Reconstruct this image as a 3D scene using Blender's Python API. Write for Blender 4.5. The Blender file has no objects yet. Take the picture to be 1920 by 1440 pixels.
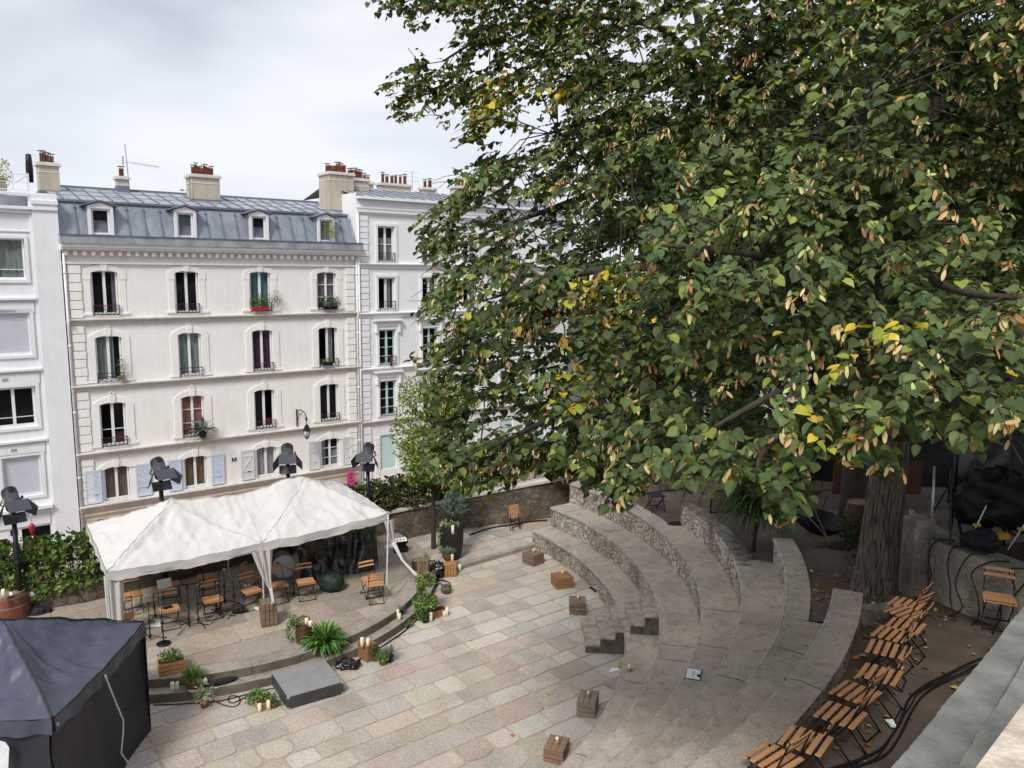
import bpy, math, random
import numpy as np
from mathutils import Vector, Matrix, noise as mnoise
random.seed(7); rng = np.random.default_rng(7)
R = math.radians
sc = bpy.context.scene
col = sc.collection
# ---------------------------------------------------------------- camera
FPX, PITCH, ROLL, AZ, CAMZ = 1482.33, R(8.1863), R(-0.53307), R(52.2574), 8.5
F_ = np.array([0, math.cos(PITCH), -math.sin(PITCH)])
R0 = np.array([1.0, 0, 0]); D0 = np.array([0, -math.sin(PITCH), -math.cos(PITCH)])
R_ = R0*math.cos(ROLL) + D0*math.sin(ROLL)
D_ = -R0*math.sin(ROLL) + D0*math.cos(ROLL)
cd = bpy.data.cameras.new('camera'); cam = bpy.data.objects.new('camera', cd); col.objects.link(cam)
cd.sensor_width = 36; cd.lens = FPX/1920*36; cd.clip_end = 3000; cd.clip_start = 0.05
cam.matrix_world = Matrix(((R_[0], -D_[0], -F_[0], 0), (R_[1], -D_[1], -F_[1], 0), (R_[2], -D_[2], -F_[2], CAMZ), (0, 0, 0, 1)))
sc.camera = cam
def ray(px, py): return F_ + (px-960)/FPX*R_ + (py-720)/FPX*D_
def G(px, py, z=0.0):
    d = ray(px, py); t = (z-CAMZ)/d[2]; return Vector((d[0]*t, d[1]*t, z))
def P3(px, py, Z):
    d = ray(px, py)*Z; return Vector((d[0], d[1], d[2]+CAMZ))
U = np.array([math.sin(AZ), math.cos(AZ)]); N = np.array([math.cos(AZ), -math.sin(AZ)])
UROT = math.atan2(U[1], U[0])
def zat(x, y, py):
    lo, hi = -10.0, 30.0
    for _ in range(50):
        m = (lo+hi)/2; v = np.array([x, y, m-CAMZ]); q = 720+FPX*(v@D_)/(v@F_)
        if q > py: lo = m
        else: hi = m
    return m
# ---------------------------------------------------------------- light
SUN_EL, SUN_AZ = R(47), R(198)      # azimuth clockwise from +Y of where the sun stands
w = bpy.data.worlds.new('World'); sc.world = w; w.use_nodes = True
nt = w.node_tree; nt.nodes.clear()
def nn(nt, t, **k):
    n = nt.nodes.new(t)
    for a, b in k.items():
        if a in ('in_',):
            for i, v in b.items(): n.inputs[i].default_value = v
        else: setattr(n, a, b)
    return n
out = nn(nt, 'ShaderNodeOutputWorld'); bg = nn(nt, 'ShaderNodeBackground'); bg.inputs[1].default_value = 0.1
sky = nn(nt, 'ShaderNodeTexSky', sky_type='NISHITA', sun_disc=False, sun_elevation=SUN_EL, sun_rotation=SUN_AZ, air_density=1.0, dust_density=2.0)
tc = nn(nt, 'ShaderNodeTexCoord'); mp = nn(nt, 'ShaderNodeMapping'); mp.inputs['Scale'].default_value = (1, 1, 3.2)
n1 = nn(nt, 'ShaderNodeTexNoise'); n1.inputs['Scale'].default_value = 2.1; n1.inputs['Detail'].default_value = 6; n1.inputs['Roughness'].default_value = .47; n1.inputs['Distortion'].default_value = .25
cr = nn(nt, 'ShaderNodeValToRGB'); e = cr.color_ramp.elements
e[0].position = .34; e[0].color = (.50, .535, .61, 1); e[1].position = .62; e[1].color = (.82, .84, .885, 1)
em = cr.color_ramp.elements.new(.47); em.color = (.66, .69, .76, 1)
sep = nn(nt, 'ShaderNodeSeparateXYZ'); mr = nn(nt, 'ShaderNodeMapRange'); mr.inputs[1].default_value = 0.0; mr.inputs[2].default_value = .28; mr.inputs[3].default_value = .55; mr.inputs[4].default_value = 0
hz = nn(nt, 'ShaderNodeMixRGB'); hz.inputs[2].default_value = (.80, .825, .88, 1)
sc8 = nn(nt, 'ShaderNodeMixRGB', blend_type='MULTIPLY'); sc8.inputs[0].default_value = 1; sc8.inputs[2].default_value = (5.7, 5.7, 5.7, 1)
mx = nn(nt, 'ShaderNodeMixRGB'); mx.inputs[0].default_value = .93
L = nt.links.new
L(tc.outputs['Generated'], mp.inputs[0]); L(mp.outputs[0], n1.inputs[0]); L(n1.outputs[0], cr.inputs[0])
L(tc.outputs['Generated'], sep.inputs[0]); L(sep.outputs[2], mr.inputs[0]); L(mr.outputs[0], hz.inputs[0]); L(cr.outputs[0], hz.inputs[1])
L(hz.outputs[0], sc8.inputs[1]); L(sky.outputs[0], mx.inputs[1]); L(sc8.outputs[0], mx.inputs[2]); L(mx.outputs[0], bg.inputs[0]); L(bg.outputs[0], out.inputs[0])
sl = bpy.data.lights.new('sun', 'SUN'); sl.energy = 1.5; sl.angle = R(13); sl.color = (1, .965, .91)
so = bpy.data.objects.new('sun', sl); col.objects.link(so)
sdir = Vector((math.sin(SUN_AZ)*math.cos(SUN_EL), math.cos(SUN_AZ)*math.cos(SUN_EL), math.sin(SUN_EL)))
so.rotation_euler = sdir.to_track_quat('Z', 'Y').to_euler()
sc.view_settings.view_transform = 'Standard'; sc.view_settings.look = 'None'; sc.view_settings.gamma = 1; sc.view_settings.exposure = 1.03
sc.cycles.max_bounces = 6; sc.cycles.transparent_max_bounces = 12; sc.cycles.diffuse_bounces = 3
# ---------------------------------------------------------------- helpers
def link(o, parent=None):
    col.objects.link(o)
    if parent is not None: o.parent = parent
    return o
def tag(o, label=None, cat=None, group=None, kind=None):
    if label: o['label'] = label
    if cat: o['category'] = cat
    if group: o['group'] = group
    if kind: o['kind'] = kind
    return o
def empty(name, loc=(0, 0, 0), rz=0.0, label=None, cat=None, group=None, rot=None):
    o = bpy.data.objects.new(name, None); o.empty_display_size = .2
    o.location = loc; o.rotation_euler = rot or (0, 0, rz); link(o)
    return tag(o, label, cat, group)
class MB:
    def __init__(s): s.v = []; s.f = []; s.m = []; s.sm = []
    def add(s, vs, fs, mi=0, smooth=False, M=None):
        b = len(s.v)
        if M is not None: vs = [M @ Vector(p) for p in vs]
        s.v += [tuple(p) for p in vs]; s.f += [[i+b for i in f] for f in fs]
        s.m += [mi]*len(fs); s.sm += [smooth]*len(fs); return s
    def box(s, c, d, rz=0, mi=0, M=None, bev=0):
        x, y, z = d[0]/2, d[1]/2, d[2]/2
        vs = [(a, b, e_) for e_ in (-z, z) for a, b in ((-x, -y), (x, -y), (x, y), (-x, y))]
        T = Matrix.Translation(c) @ (rz if isinstance(rz, Matrix) else Matrix.Rotation(rz, 4, 'Z'))
        if M is not None: T = M @ T
        return s.add(vs, [[3, 2, 1, 0], [4, 5, 6, 7], [0, 1, 5, 4], [1, 2, 6, 5], [2, 3, 7, 6], [3, 0, 4, 7]], mi, False, T)
    def bar(s, a, b, wd, th=None, mi=0, up=(0, 0, 1)):
        a = Vector(a); b = Vector(b); d = b-a; th = th or wd
        z = d.normalized(); x = z.cross(Vector(up))
        if x.length < 1e-4: x = z.cross(Vector((1, 0, 0)))
        x.normalize(); y = z.cross(x)
        vs = [p + x*sx*wd/2 + y*sy*th/2 for p in (a, b) for sx, sy in ((-1, -1), (1, -1), (1, 1), (-1, 1))]
        return s.add(vs, [[3, 2, 1, 0], [4, 5, 6, 7], [0, 1, 5, 4], [1, 2, 6, 5], [2, 3, 7, 6], [3, 0, 4, 7]], mi)
    def tube(s, pts, r, n=6, mi=0, cap=True):
        pts = [Vector(p) for p in pts]; k = len(pts)
        rs = r if isinstance(r, (list, tuple)) else [r]*k
        vs = []; fs = []; px = None
        for i, p in enumerate(pts):
            t = (pts[min(i+1, k-1)]-pts[max(i-1, 0)]).normalized()
            if px is None: px = t.cross(Vector((0, 0, 1)) if abs(t.z) < .9 else Vector((1, 0, 0))).normalized()
            else:
                px = px - t*px.dot(t)
                px = px.normalized() if px.length > 1e-5 else t.orthogonal().normalized()
            py = t.cross(px)
            for j in range(n):
                a = 2*math.pi*j/n; vs.append(p + (px*math.cos(a)+py*math.sin(a))*rs[i])
        for i in range(k-1):
            for j in range(n): fs.append([i*n+j, i*n+(j+1) % n, (i+1)*n+(j+1) % n, (i+1)*n+j])
        if cap: fs.append(list(range(n))[::-1]); fs.append([(k-1)*n+j for j in range(n)])
        return s.add(vs, fs, mi, True)
    def lathe(s, prof, n=20, c=(0, 0, 0), mi=0, cap=True, smooth=True, M=None):
        vs = []; fs = []; k = len(prof)
        for r, z in prof:
            for j in range(n):
                a = 2*math.pi*j/n; vs.append((c[0]+r*math.cos(a), c[1]+r*math.sin(a), c[2]+z))
        for i in range(k-1):
            for j in range(n): fs.append([i*n+j, i*n+(j+1) % n, (i+1)*n+(j+1) % n, (i+1)*n+j])
        s.add(vs, fs, mi, smooth, M)
        if cap:
            b = len(s.v)-len(vs)
            s.f += [[b+j for j in range(n)][::-1], [b+(k-1)*n+j for j in range(n)]]; s.m += [mi]*2; s.sm += [False]*2
        return s
    def prism(s, poly, z0, z1, mi=0, top=None, M=None):
        n = len(poly); vs = [(p[0], p[1], z0) for p in poly]+[(p[0], p[1], z1) for p in poly]
        fs = [[i, (i+1) % n, n+(i+1) % n, n+i] for i in range(n)]
        s.add(vs, fs, mi, False, M); b = len(s.v)-2*n
        s.f += [[b+i for i in range(n)][::-1], [b+n+i for i in range(n)]]; s.m += [mi, mi if top is None else top]; s.sm += [False]*2
        return s
    def prismy(s, poly, y0, y1, mi=0):   # poly in (x, z), thickness along y
        n = len(poly); vs = [(p[0], y0, p[1]) for p in poly]+[(p[0], y1, p[1]) for p in poly]
        fs = [[i, (i+1) % n, n+(i+1) % n, n+i] for i in range(n)]+[list(range(n))[::-1], [n+i for i in range(n)]]
        return s.add(vs, fs, mi)
    def build(s, name, mat, parent=None, bevel=0.0, loc=None):
        me = bpy.data.meshes.new(name); me.from_pydata(s.v, [], s.f)
        for m in (mat if isinstance(mat, (list, tuple)) else [mat]): me.materials.append(m)
        me.polygons.foreach_set('material_index', s.m); me.polygons.foreach_set('use_smooth', s.sm); me.update()
        o = bpy.data.objects.new(name, me); link(o, parent)
        if loc is not None: o.location = loc
        if bevel:
            b = o.modifiers.new('bevel', 'BEVEL'); b.width = bevel; b.segments = 2; b.limit_method = 'ANGLE'
        return o
def copy_tree(o, parent=None):
    c = o.copy(); col.objects.link(c)
    if parent is not None: c.parent = parent
    for ch in [x for x in ALLCH(o)]: copy_tree(ch, c)
    return c
def ALLCH(o): return [x for x in o.children]
# ---------------------------------------------------------------- materials
def nmat(name):
    m = bpy.data.materials.new(name); m.use_nodes = True; t = m.node_tree
    return m, t, t.nodes['Principled BSDF'], t.links.new
def mat(name, c, rough=.7, var=.15, scale=3.0, bump=0.0, bscale=None, metal=0.0, c2=None, spec=.4, sub=0, streak=None, det=5, mixpos=(.35, .65)):
    m, t, p, l = nmat(name)
    p.inputs['Roughness'].default_value = rough; p.inputs['Metallic'].default_value = metal
    p.inputs['Specular IOR Level'].default_value = spec
    c2 = c2 or tuple(x*(1-var*1.6) for x in c)
    tcn = nn(t, 'ShaderNodeTexCoord'); n = nn(t, 'ShaderNodeTexNoise'); n.inputs['Scale'].default_value = scale; n.inputs['Detail'].default_value = det; n.inputs['Roughness'].default_value = .6
    src = tcn.outputs['Object']
    if streak:
        mpn = nn(t, 'ShaderNodeMapping'); mpn.inputs['Scale'].default_value = streak; l(src, mpn.inputs[0]); l(mpn.outputs[0], n.inputs[0])
    else: l(src, n.inputs[0])
    r = nn(t, 'ShaderNodeValToRGB'); r.color_ramp.elements[0].position = mixpos[0]; r.color_ramp.elements[1].position = mixpos[1]
    r.color_ramp.elements[0].color = (*c2, 1); r.color_ramp.elements[1].color = (*c, 1)
    l(n.outputs[0], r.inputs[0]); l(r.outputs[0], p.inputs['Base Color'])
    if bump:
        nb = nn(t, 'ShaderNodeTexNoise'); nb.inputs['Scale'].default_value = bscale or scale*6; nb.inputs['Detail'].default_value = 4; l(src, nb.inputs[0])
        b = nn(t, 'ShaderNodeBump'); b.inputs['Strength'].default_value = bump; b.inputs['Distance'].default_value = .02; l(nb.outputs[0], b.inputs['Height']); l(b.outputs[0], p.inputs['Normal'])
    return m
def rubble(name, cols, mortar, scale=5.0, zs=1.3, bump=.9, mw=.05, rnd=.9):
    m, t, p, l = nmat(name); p.inputs['Roughness'].default_value = .92; p.inputs['Specular IOR Level'].default_value = .2
    tcn = nn(t, 'ShaderNodeTexCoord'); mpn = nn(t, 'ShaderNodeMapping'); mpn.inputs['Scale'].default_value = (1, 1, zs)
    nz = nn(t, 'ShaderNodeTexNoise'); nz.inputs['Scale'].default_value = 2.5; mxx = nn(t, 'ShaderNodeMixRGB', blend_type='ADD'); mxx.inputs[0].default_value = .25
    l(tcn.outputs['Object'], mpn.inputs[0]); l(tcn.outputs['Object'], nz.inputs[0]); l(mpn.outputs[0], mxx.inputs[1]); l(nz.outputs['Color'], mxx.inputs[2])
    v = nn(t, 'ShaderNodeTexVoronoi'); v.inputs['Scale'].default_value = scale; v.inputs['Randomness'].default_value = rnd
    d = nn(t, 'ShaderNodeTexVoronoi', feature='DISTANCE_TO_EDGE'); d.inputs['Scale'].default_value = scale; d.inputs['Randomness'].default_value = rnd
    l(mxx.outputs[0], v.inputs[0]); l(mxx.outputs[0], d.inputs[0])
    sp = nn(t, 'ShaderNodeSeparateColor'); l(v.outputs['Color'], sp.inputs[0])
    r = nn(t, 'ShaderNodeValToRGB'); r.color_ramp.elements[0].color = (*cols[0], 1); r.color_ramp.elements[1].color = (*cols[-1], 1)
    for i, c in enumerate(cols[1:-1]): r.color_ramp.elements.new((i+1)/(len(cols)-1)).color = (*c, 1)
    l(sp.outputs[0], r.inputs[0])
    n2 = nn(t, 'ShaderNodeTexNoise'); n2.inputs['Scale'].default_value = 22; n2.inputs['Detail'].default_value = 5; l(tcn.outputs['Object'], n2.inputs[0])
    n3 = nn(t, 'ShaderNodeTexNoise'); n3.inputs['Scale'].default_value = .9; n3.inputs['Detail'].default_value = 3; l(tcn.outputs['Object'], n3.inputs[0])
    mu = nn(t, 'ShaderNodeMixRGB', blend_type='MULTIPLY'); mu.inputs[0].default_value = .75
    r2 = nn(t, 'ShaderNodeValToRGB'); r2.color_ramp.elements[0].position = .3; r2.color_ramp.elements[0].color = (.55, .54, .52, 1); r2.color_ramp.elements[1].position = .65; l(n2.outputs[0], r2.inputs[0]); l(r.outputs[0], mu.inputs[1]); l(r2.outputs[0], mu.inputs[2])
    mu3 = nn(t, 'ShaderNodeMixRGB', blend_type='MULTIPLY'); mu3.inputs[0].default_value = .7
    r3 = nn(t, 'ShaderNodeValToRGB'); r3.color_ramp.elements[0].position = .35; r3.color_ramp.elements[0].color = (.45, .42, .38, 1); r3.color_ramp.elements[1].position = .6; l(n3.outputs[0], r3.inputs[0])
    edge = nn(t, 'ShaderNodeMapRange'); edge.inputs[1].default_value = mw*.4; edge.inputs[2].default_value = mw*1.6; l(d.outputs['Distance'], edge.inputs[0])
    mm = nn(t, 'ShaderNodeMixRGB'); mm.inputs[1].default_value = (*mortar, 1); l(edge.outputs[0], mm.inputs[0]); l(mu.outputs[0], mm.inputs[2])
    l(mm.outputs[0], mu3.inputs[1]); l(r3.outputs[0], mu3.inputs[2]); l(mu3.outputs[0], p.inputs['Base Color'])
    b = nn(t, 'ShaderNodeBump'); b.inputs['Strength'].default_value = bump; b.inputs['Distance'].default_value = .06
    ad = nn(t, 'ShaderNodeMath', operation='MULTIPLY_ADD'); ad.inputs[1].default_value = .35; l(n2.outputs[0], ad.inputs[0]); l(edge.outputs[0], ad.inputs[2]); l(ad.outputs[0], b.inputs['Height']); l(b.outputs[0], p.inputs['Normal'])
    return m
def attrmat(name, attr='Col', rough=.5, trans=0.0, var=.25, nscale=8, bump=0, bscale=60, spec=.4, bdist=.01, big=.8, bigvar=0.0):
    m, t, p, l = nmat(name); p.inputs['Roughness'].default_value = rough; p.inputs['Specular IOR Level'].default_value = spec
    a = nn(t, 'ShaderNodeAttribute', attribute_name=attr); tcn = nn(t, 'ShaderNodeTexCoord')
    n = nn(t, 'ShaderNodeTexNoise'); n.inputs['Scale'].default_value = nscale; n.inputs['Detail'].default_value = 5; n.inputs['Roughness'].default_value = .65; l(tcn.outputs['Object'], n.inputs[0])
    r = nn(t, 'ShaderNodeMapRange'); r.inputs[1].default_value = .3; r.inputs[2].default_value = .7; r.inputs[3].default_value = 1-var; r.inputs[4].default_value = 1+var*.5; l(n.outputs[0], r.inputs[0])
    nl_ = nn(t, 'ShaderNodeTexNoise'); nl_.inputs['Scale'].default_value = big; nl_.inputs['Detail'].default_value = 7; nl_.inputs['Roughness'].default_value = .7; l(tcn.outputs['Object'], nl_.inputs[0])
    rl_ = nn(t, 'ShaderNodeMapRange'); rl_.inputs[1].default_value = .38; rl_.inputs[2].default_value = .55; rl_.inputs[3].default_value = 1-bigvar; rl_.inputs[4].default_value = 1.0; l(nl_.outputs[0], rl_.inputs[0])
    mq = nn(t, 'ShaderNodeMath', operation='MULTIPLY'); l(r.outputs[0], mq.inputs[0]); l(rl_.outputs[0], mq.inputs[1])
    mu = nn(t, 'ShaderNodeVectorMath', operation='SCALE'); l(a.outputs['Color'], mu.inputs[0]); l(mq.outputs[0], mu.inputs['Scale'])
    l(mu.outputs[0], p.inputs['Base Color'])
    if trans:
        tr = nn(t, 'ShaderNodeBsdfTranslucent'); tint = nn(t, 'ShaderNodeMixRGB', blend_type='MULTIPLY'); tint.inputs[0].default_value = 1; tint.inputs[2].default_value = (1.5, 1.6, .5, 1)
        l(mu.outputs[0], tint.inputs[1]); l(tint.outputs[0], tr.inputs[0])
        ms = nn(t, 'ShaderNodeMixShader'); ms.inputs[0].default_value = trans; l(p.outputs[0], ms.inputs[1]); l(tr.outputs[0], ms.inputs[2]); l(ms.outputs[0], t.nodes['Material Output'].inputs[0])
    if bump:
        nb = nn(t, 'ShaderNodeTexNoise'); nb.inputs['Scale'].default_value = bscale; nb.inputs['Detail'].default_value = 5; l(tcn.outputs['Object'], nb.inputs[0])
        b = nn(t, 'ShaderNodeBump'); b.inputs['Strength'].default_value = bump; b.inputs['Distance'].default_value = bdist; l(nb.outputs[0], b.inputs['Height']); l(b.outputs[0], p.inputs['Normal'])
    return m
def stucco(name, c, dirt=(.3, .29, .27), amt=.35):
    m, t, p, l = nmat(name); p.inputs['Roughness'].default_value = .9; p.inputs['Specular IOR Level'].default_value = .2
    tcn = nn(t, 'ShaderNodeTexCoord')
    def ns(s, mapping=None, d=5):
        n = nn(t, 'ShaderNodeTexNoise'); n.inputs['Scale'].default_value = s; n.inputs['Detail'].default_value = d; n.inputs['Roughness'].default_value = .62
        if mapping: mpn = nn(t, 'ShaderNodeMapping'); mpn.inputs['Scale'].default_value = mapping; l(tcn.outputs['Object'], mpn.inputs[0]); l(mpn.outputs[0], n.inputs[0])
        else: l(tcn.outputs['Object'], n.inputs[0])
        return n
    a = ns(1.2); b_ = ns(2.0, (2.5, 1, .25))
    m1 = nn(t, 'ShaderNodeMath', operation='MULTIPLY'); l(a.outputs[0], m1.inputs[0]); l(b_.outputs[0], m1.inputs[1])
    r = nn(t, 'ShaderNodeMapRange'); r.inputs[1].default_value = .2; r.inputs[2].default_value = .38; r.inputs[3].default_value = 0; r.inputs[4].default_value = amt; l(m1.outputs[0], r.inputs[0])
    mixc = nn(t, 'ShaderNodeMixRGB'); mixc.inputs[1].default_value = (*c, 1); mixc.inputs[2].default_value = (*dirt, 1); l(r.outputs[0], mixc.inputs[0]); l(mixc.outputs[0], p.inputs['Base Color'])
    nb = ns(40); b = nn(t, 'ShaderNodeBump'); b.inputs['Strength'].default_value = .12; b.inputs['Distance'].default_value = .01; l(nb.outputs[0], b.inputs['Height']); l(b.outputs[0], p.inputs['Normal'])
    return m
def glassmat(name, tint=(.02, .025, .03), tr=.25):
    m, t, p, l = nmat(name); p.inputs['Base Color'].default_value = (*tint, 1); p.inputs['Roughness'].default_value = .04; p.inputs['Specular IOR Level'].default_value = .6
    tb = nn(t, 'ShaderNodeBsdfTransparent'); ms = nn(t, 'ShaderNodeMixShader'); ms.inputs[0].default_value = tr
    tcn = nn(t, 'ShaderNodeTexCoord'); nb = nn(t, 'ShaderNodeTexNoise'); nb.inputs['Scale'].default_value = 1.5; l(tcn.outputs['Object'], nb.inputs[0])
    b = nn(t, 'ShaderNodeBump'); b.inputs['Strength'].default_value = .05; b.inputs['Distance'].default_value = .05; l(nb.outputs[0], b.inputs['Height']); l(b.outputs[0], p.inputs['Normal'])
    l(p.outputs[0], ms.inputs[1]); l(tb.outputs[0], ms.inputs[2]); l(ms.outputs[0], t.nodes['Material Output'].inputs[0])
    return m
def woodmat(name, c, c2, axis_scale=(1, 14, 14), rough=.6):
    return mat(name, c, rough=rough, scale=2.2, c2=c2, streak=axis_scale, bump=.3, bscale=3, mixpos=(.3, .7), spec=.3)
MT = {}
MT['cream'] = stucco('cream_stucco', (.86, .848, .808), (.54, .52, .47), .22)
MT['ledge'] = stucco('ledge_stone', (.64, .61, .55), (.38, .36, .32), .45)
MT['base'] = stucco('base_stone', (.62, .53, .43), (.35, .3, .24), .4)
MT['white'] = stucco('white_stucco', (.8, .815, .83), (.5, .51, .52), .2)
MT['white2'] = stucco('bright_stucco', (.82, .825, .83), (.55, .55, .54), .18)
MT['zinc'] = mat('zinc', (.29, .32, .37), rough=.5, var=.25, scale=1.6, metal=.15, streak=(2, 2, .35), c2=(.2, .225, .265))
MT['zinc2'] = mat('zinc_light', (.44, .465, .50), rough=.45, var=.2, scale=1.6, metal=.2, c2=(.25, .27, .305))
MT['zincedge'] = mat('zinc_edge', (.16, .19, .24), rough=.6, var=.1)
MT['chim'] = stucco('chimney_render', (.5, .44, .36), (.28, .25, .21), .5)
MT['pot'] = mat('terracotta', (.30, .105, .065), rough=.8, var=.3, scale=4)
MT['pvc'] = mat('white_frame', (.8, .8, .81), rough=.35, var=.04)
MT['mint'] = mat('mint_frame', (.55, .72, .68), rough=.4, var=.05)
MT['glass'] = glassmat('pane_glass', tr=.72)
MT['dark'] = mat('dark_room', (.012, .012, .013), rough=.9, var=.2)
MT['iron'] = mat('black_iron', (.018, .018, .02), rough=.45, var=.2)
MT['blackm'] = mat('black_metal', (.014, .014, .016), rough=.4, var=.15, metal=.3)
MT['redrail'] = mat('dark_red_rail', (.13, .03, .035), rough=.5)
MT['shutblue'] = mat('pale_blue_paint', (.6, .67, .8), rough=.5, var=.05)
MT['shutwhite'] = mat('old_white_paint', (.68, .69, .68), rough=.6, var=.06, scale=6)
MT['candle'] = mat('candle_wax', (.85, .78, .58), rough=.4, var=.03)
MT['chairwood'] = woodmat('chair_slat_wood', (.62, .33, .16), (.48, .235, .11), (1.2, 12, 12), .5)
MT['crateold'] = woodmat('weathered_crate_wood', (.27, .19, .13), (.12, .08, .055))
MT['cratenew'] = woodmat('fresh_crate_wood', (.5, .26, .12), (.3, .14, .06))
MT['dark_barrel'] = woodmat('dark_barrel_wood', (.11, .055, .03), (.05, .025, .015), (10, 10, 1))
MT['redbarrel'] = woodmat('red_barrel_wood', (.24, .075, .045), (.13, .04, .025), (10, 10, 1))
MT['hoop'] = mat('galvanised_hoop', (.3, .29, .22), rough=.5, var=.3, metal=.4)
MT['soil'] = mat('soil', (.09, .055, .035), rough=.95, var=.4, scale=9, bump=.6)
MT['cable'] = mat('cable_rubber', (.012, .012, .013), rough=.5)
MT['paper'] = mat('paper_white', (.85, .88, .9), rough=.6, var=.03)
MT['steel'] = mat('galvanised_steel', (.5, .52, .54), rough=.35, metal=.6, var=.1)
MT['clay'] = mat('clay_pot', (.27, .14, .08), rough=.8, var=.25, scale=8)
MT['basket'] = woodmat('wicker', (.32, .17, .08), (.15, .07, .035), (3, 3, 30))
def concmat(name, c, c2):
    m, t, p, l = nmat(name); p.inputs['Roughness'].default_value = .94; p.inputs['Specular IOR Level'].default_value = .2
    tcn = nn(t, 'ShaderNodeTexCoord')
    def ns(s, d=6, r=.6): n = nn(t, 'ShaderNodeTexNoise'); n.inputs['Scale'].default_value = s; n.inputs['Detail'].default_value = d; n.inputs['Roughness'].default_value = r; l(tcn.outputs['Object'], n.inputs[0]); return n
    a = ns(.9, 9, .68); r = nn(t, 'ShaderNodeValToRGB'); r.color_ramp.elements[0].position = .36; r.color_ramp.elements[0].color = (*c2, 1); r.color_ramp.elements[1].position = .62; r.color_ramp.elements[1].color = (*c, 1); l(a.outputs[0], r.inputs[0])
    s = ns(60, 3, .8); r2 = nn(t, 'ShaderNodeMapRange'); r2.inputs[1].default_value = .38; r2.inputs[2].default_value = .62; r2.inputs[3].default_value = .62; r2.inputs[4].default_value = 1.2; l(s.outputs[0], r2.inputs[0])
    s3 = ns(5.5, 8, .75); r3 = nn(t, 'ShaderNodeMapRange'); r3.inputs[1].default_value = .35; r3.inputs[2].default_value = .5; r3.inputs[3].default_value = .68; r3.inputs[4].default_value = 1.0; l(s3.outputs[0], r3.inputs[0])
    mm = nn(t, 'ShaderNodeMath', operation='MULTIPLY'); l(r2.outputs[0], mm.inputs[0]); l(r3.outputs[0], mm.inputs[1])
    v = nn(t, 'ShaderNodeVectorMath', operation='SCALE'); l(r.outputs[0], v.inputs[0]); l(mm.outputs[0], v.inputs['Scale']); l(v.outputs[0], p.inputs['Base Color'])
    b = nn(t, 'ShaderNodeBump'); b.inputs['Strength'].default_value = .8; b.inputs['Distance'].default_value = .015; l(s.outputs[0], b.inputs['Height']); l(b.outputs[0], p.inputs['Normal']); return m
MT['conc'] = concmat('tread_concrete', (.60, .52, .43), (.42, .36, .295))
MT['conc_old'] = mat('tread_concrete', (.46, .405, .34), rough=.93, scale=1.7, c2=(.29, .25, .205), bump=.7, bscale=70, det=9, mixpos=(.32, .68))
MT['conclight'] = mat('edge_worn_concrete', (.46, .43, .38), rough=.95, scale=5, c2=(.27, .245, .21), bump=.6, bscale=40)
MT['dirt'] = mat('dirt', (.14, .106, .082), rough=.97, scale=1.1, c2=(.07, .053, .042), bump=.7, bscale=14, det=9)
MT['rubble'] = rubble('rubble_stone', [(.42, .37, .3), (.72, .66, .56), (.55, .49, .4), (.8, .76, .68)], (.27, .24, .195), 7.5, 1.1, 1.0, .045)
MT['rubbledark'] = rubble('dark_rubble_stone', [(.14, .12, .1), (.2, .17, .135), (.27, .225, .165), (.16, .14, .115)], (.13, .112, .09), 3.6, 1.5, .7, .028)
MT['stoneblock'] = rubble('block_stone', [(.36, .335, .285), (.45, .415, .345), (.5, .45, .36), (.4, .37, .32)], (.33, .31, .27), 3.6, 1.7, .45, .03, .8)
MT['stage'] = None
# ================================================================ setting
CX, CY = -7.582, 17.565
ZT = [0, .536, 1.166, 1.815, 2.462, 3.03, 3.6]
RT = [None, 10.19, 10.91, 11.71, 12.43, 13.18, 13.906, 14.32]
def pol(r, a): return (CX+r*math.cos(R(a)), CY+r*math.sin(R(a)))
MT['street'] = mat('street_paving', (.4, .31, .28), rough=.9, scale=3, c2=(.22, .18, .16), bump=.4, bscale=20)
MT['asphalt'] = mat('asphalt', (.07, .07, .07), rough=.9, scale=5, bump=.3)
m = MB(); m.add([(-400, -400, -6.2), (400, -400, -6.2), (400, 400, -6.2), (-400, 400, -6.2)], [[0, 1, 2, 3]]); tag(m.build('ground', MT['asphalt']), kind='structure')
# wall line
WL = [(-21, 13.1, .74), (-11.35, 17.78, .86), (-10.3, 18.35, .95), (-6.4, 21.75, 1.05), (-2.4, 24.5, 1.16), (1.28, 26.2, 1.46), (3.6, 27.15, 1.62), (10, 30.2, 1.9), (18, 34, 2.2)]
def wl_at(x):
    for a, b in zip(WL, WL[1:]):
        if a[0] <= x <= b[0]:
            t = (x-a[0])/(b[0]-a[0]); return Vector((x, a[1]+t*(b[1]-a[1]), a[2]+t*(b[2]-a[2])))
    return Vector((x, WL[-1][1], WL[-1][2]))
def wl_px(px):        # where the wall line crosses a column of view
    lo, hi = -21.0, 18.0
    for _ in range(40):
        mid = (lo+hi)/2; p = wl_at(mid); v = np.array([p.x, p.y, .8-CAMZ]); q = 960+FPX*(v@R_)/(v@F_)
        if q < px: lo = mid
        else: hi = mid
    return wl_at(mid)
ou = Vector((-U[1], U[0], 0))    # away from the plaza
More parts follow.
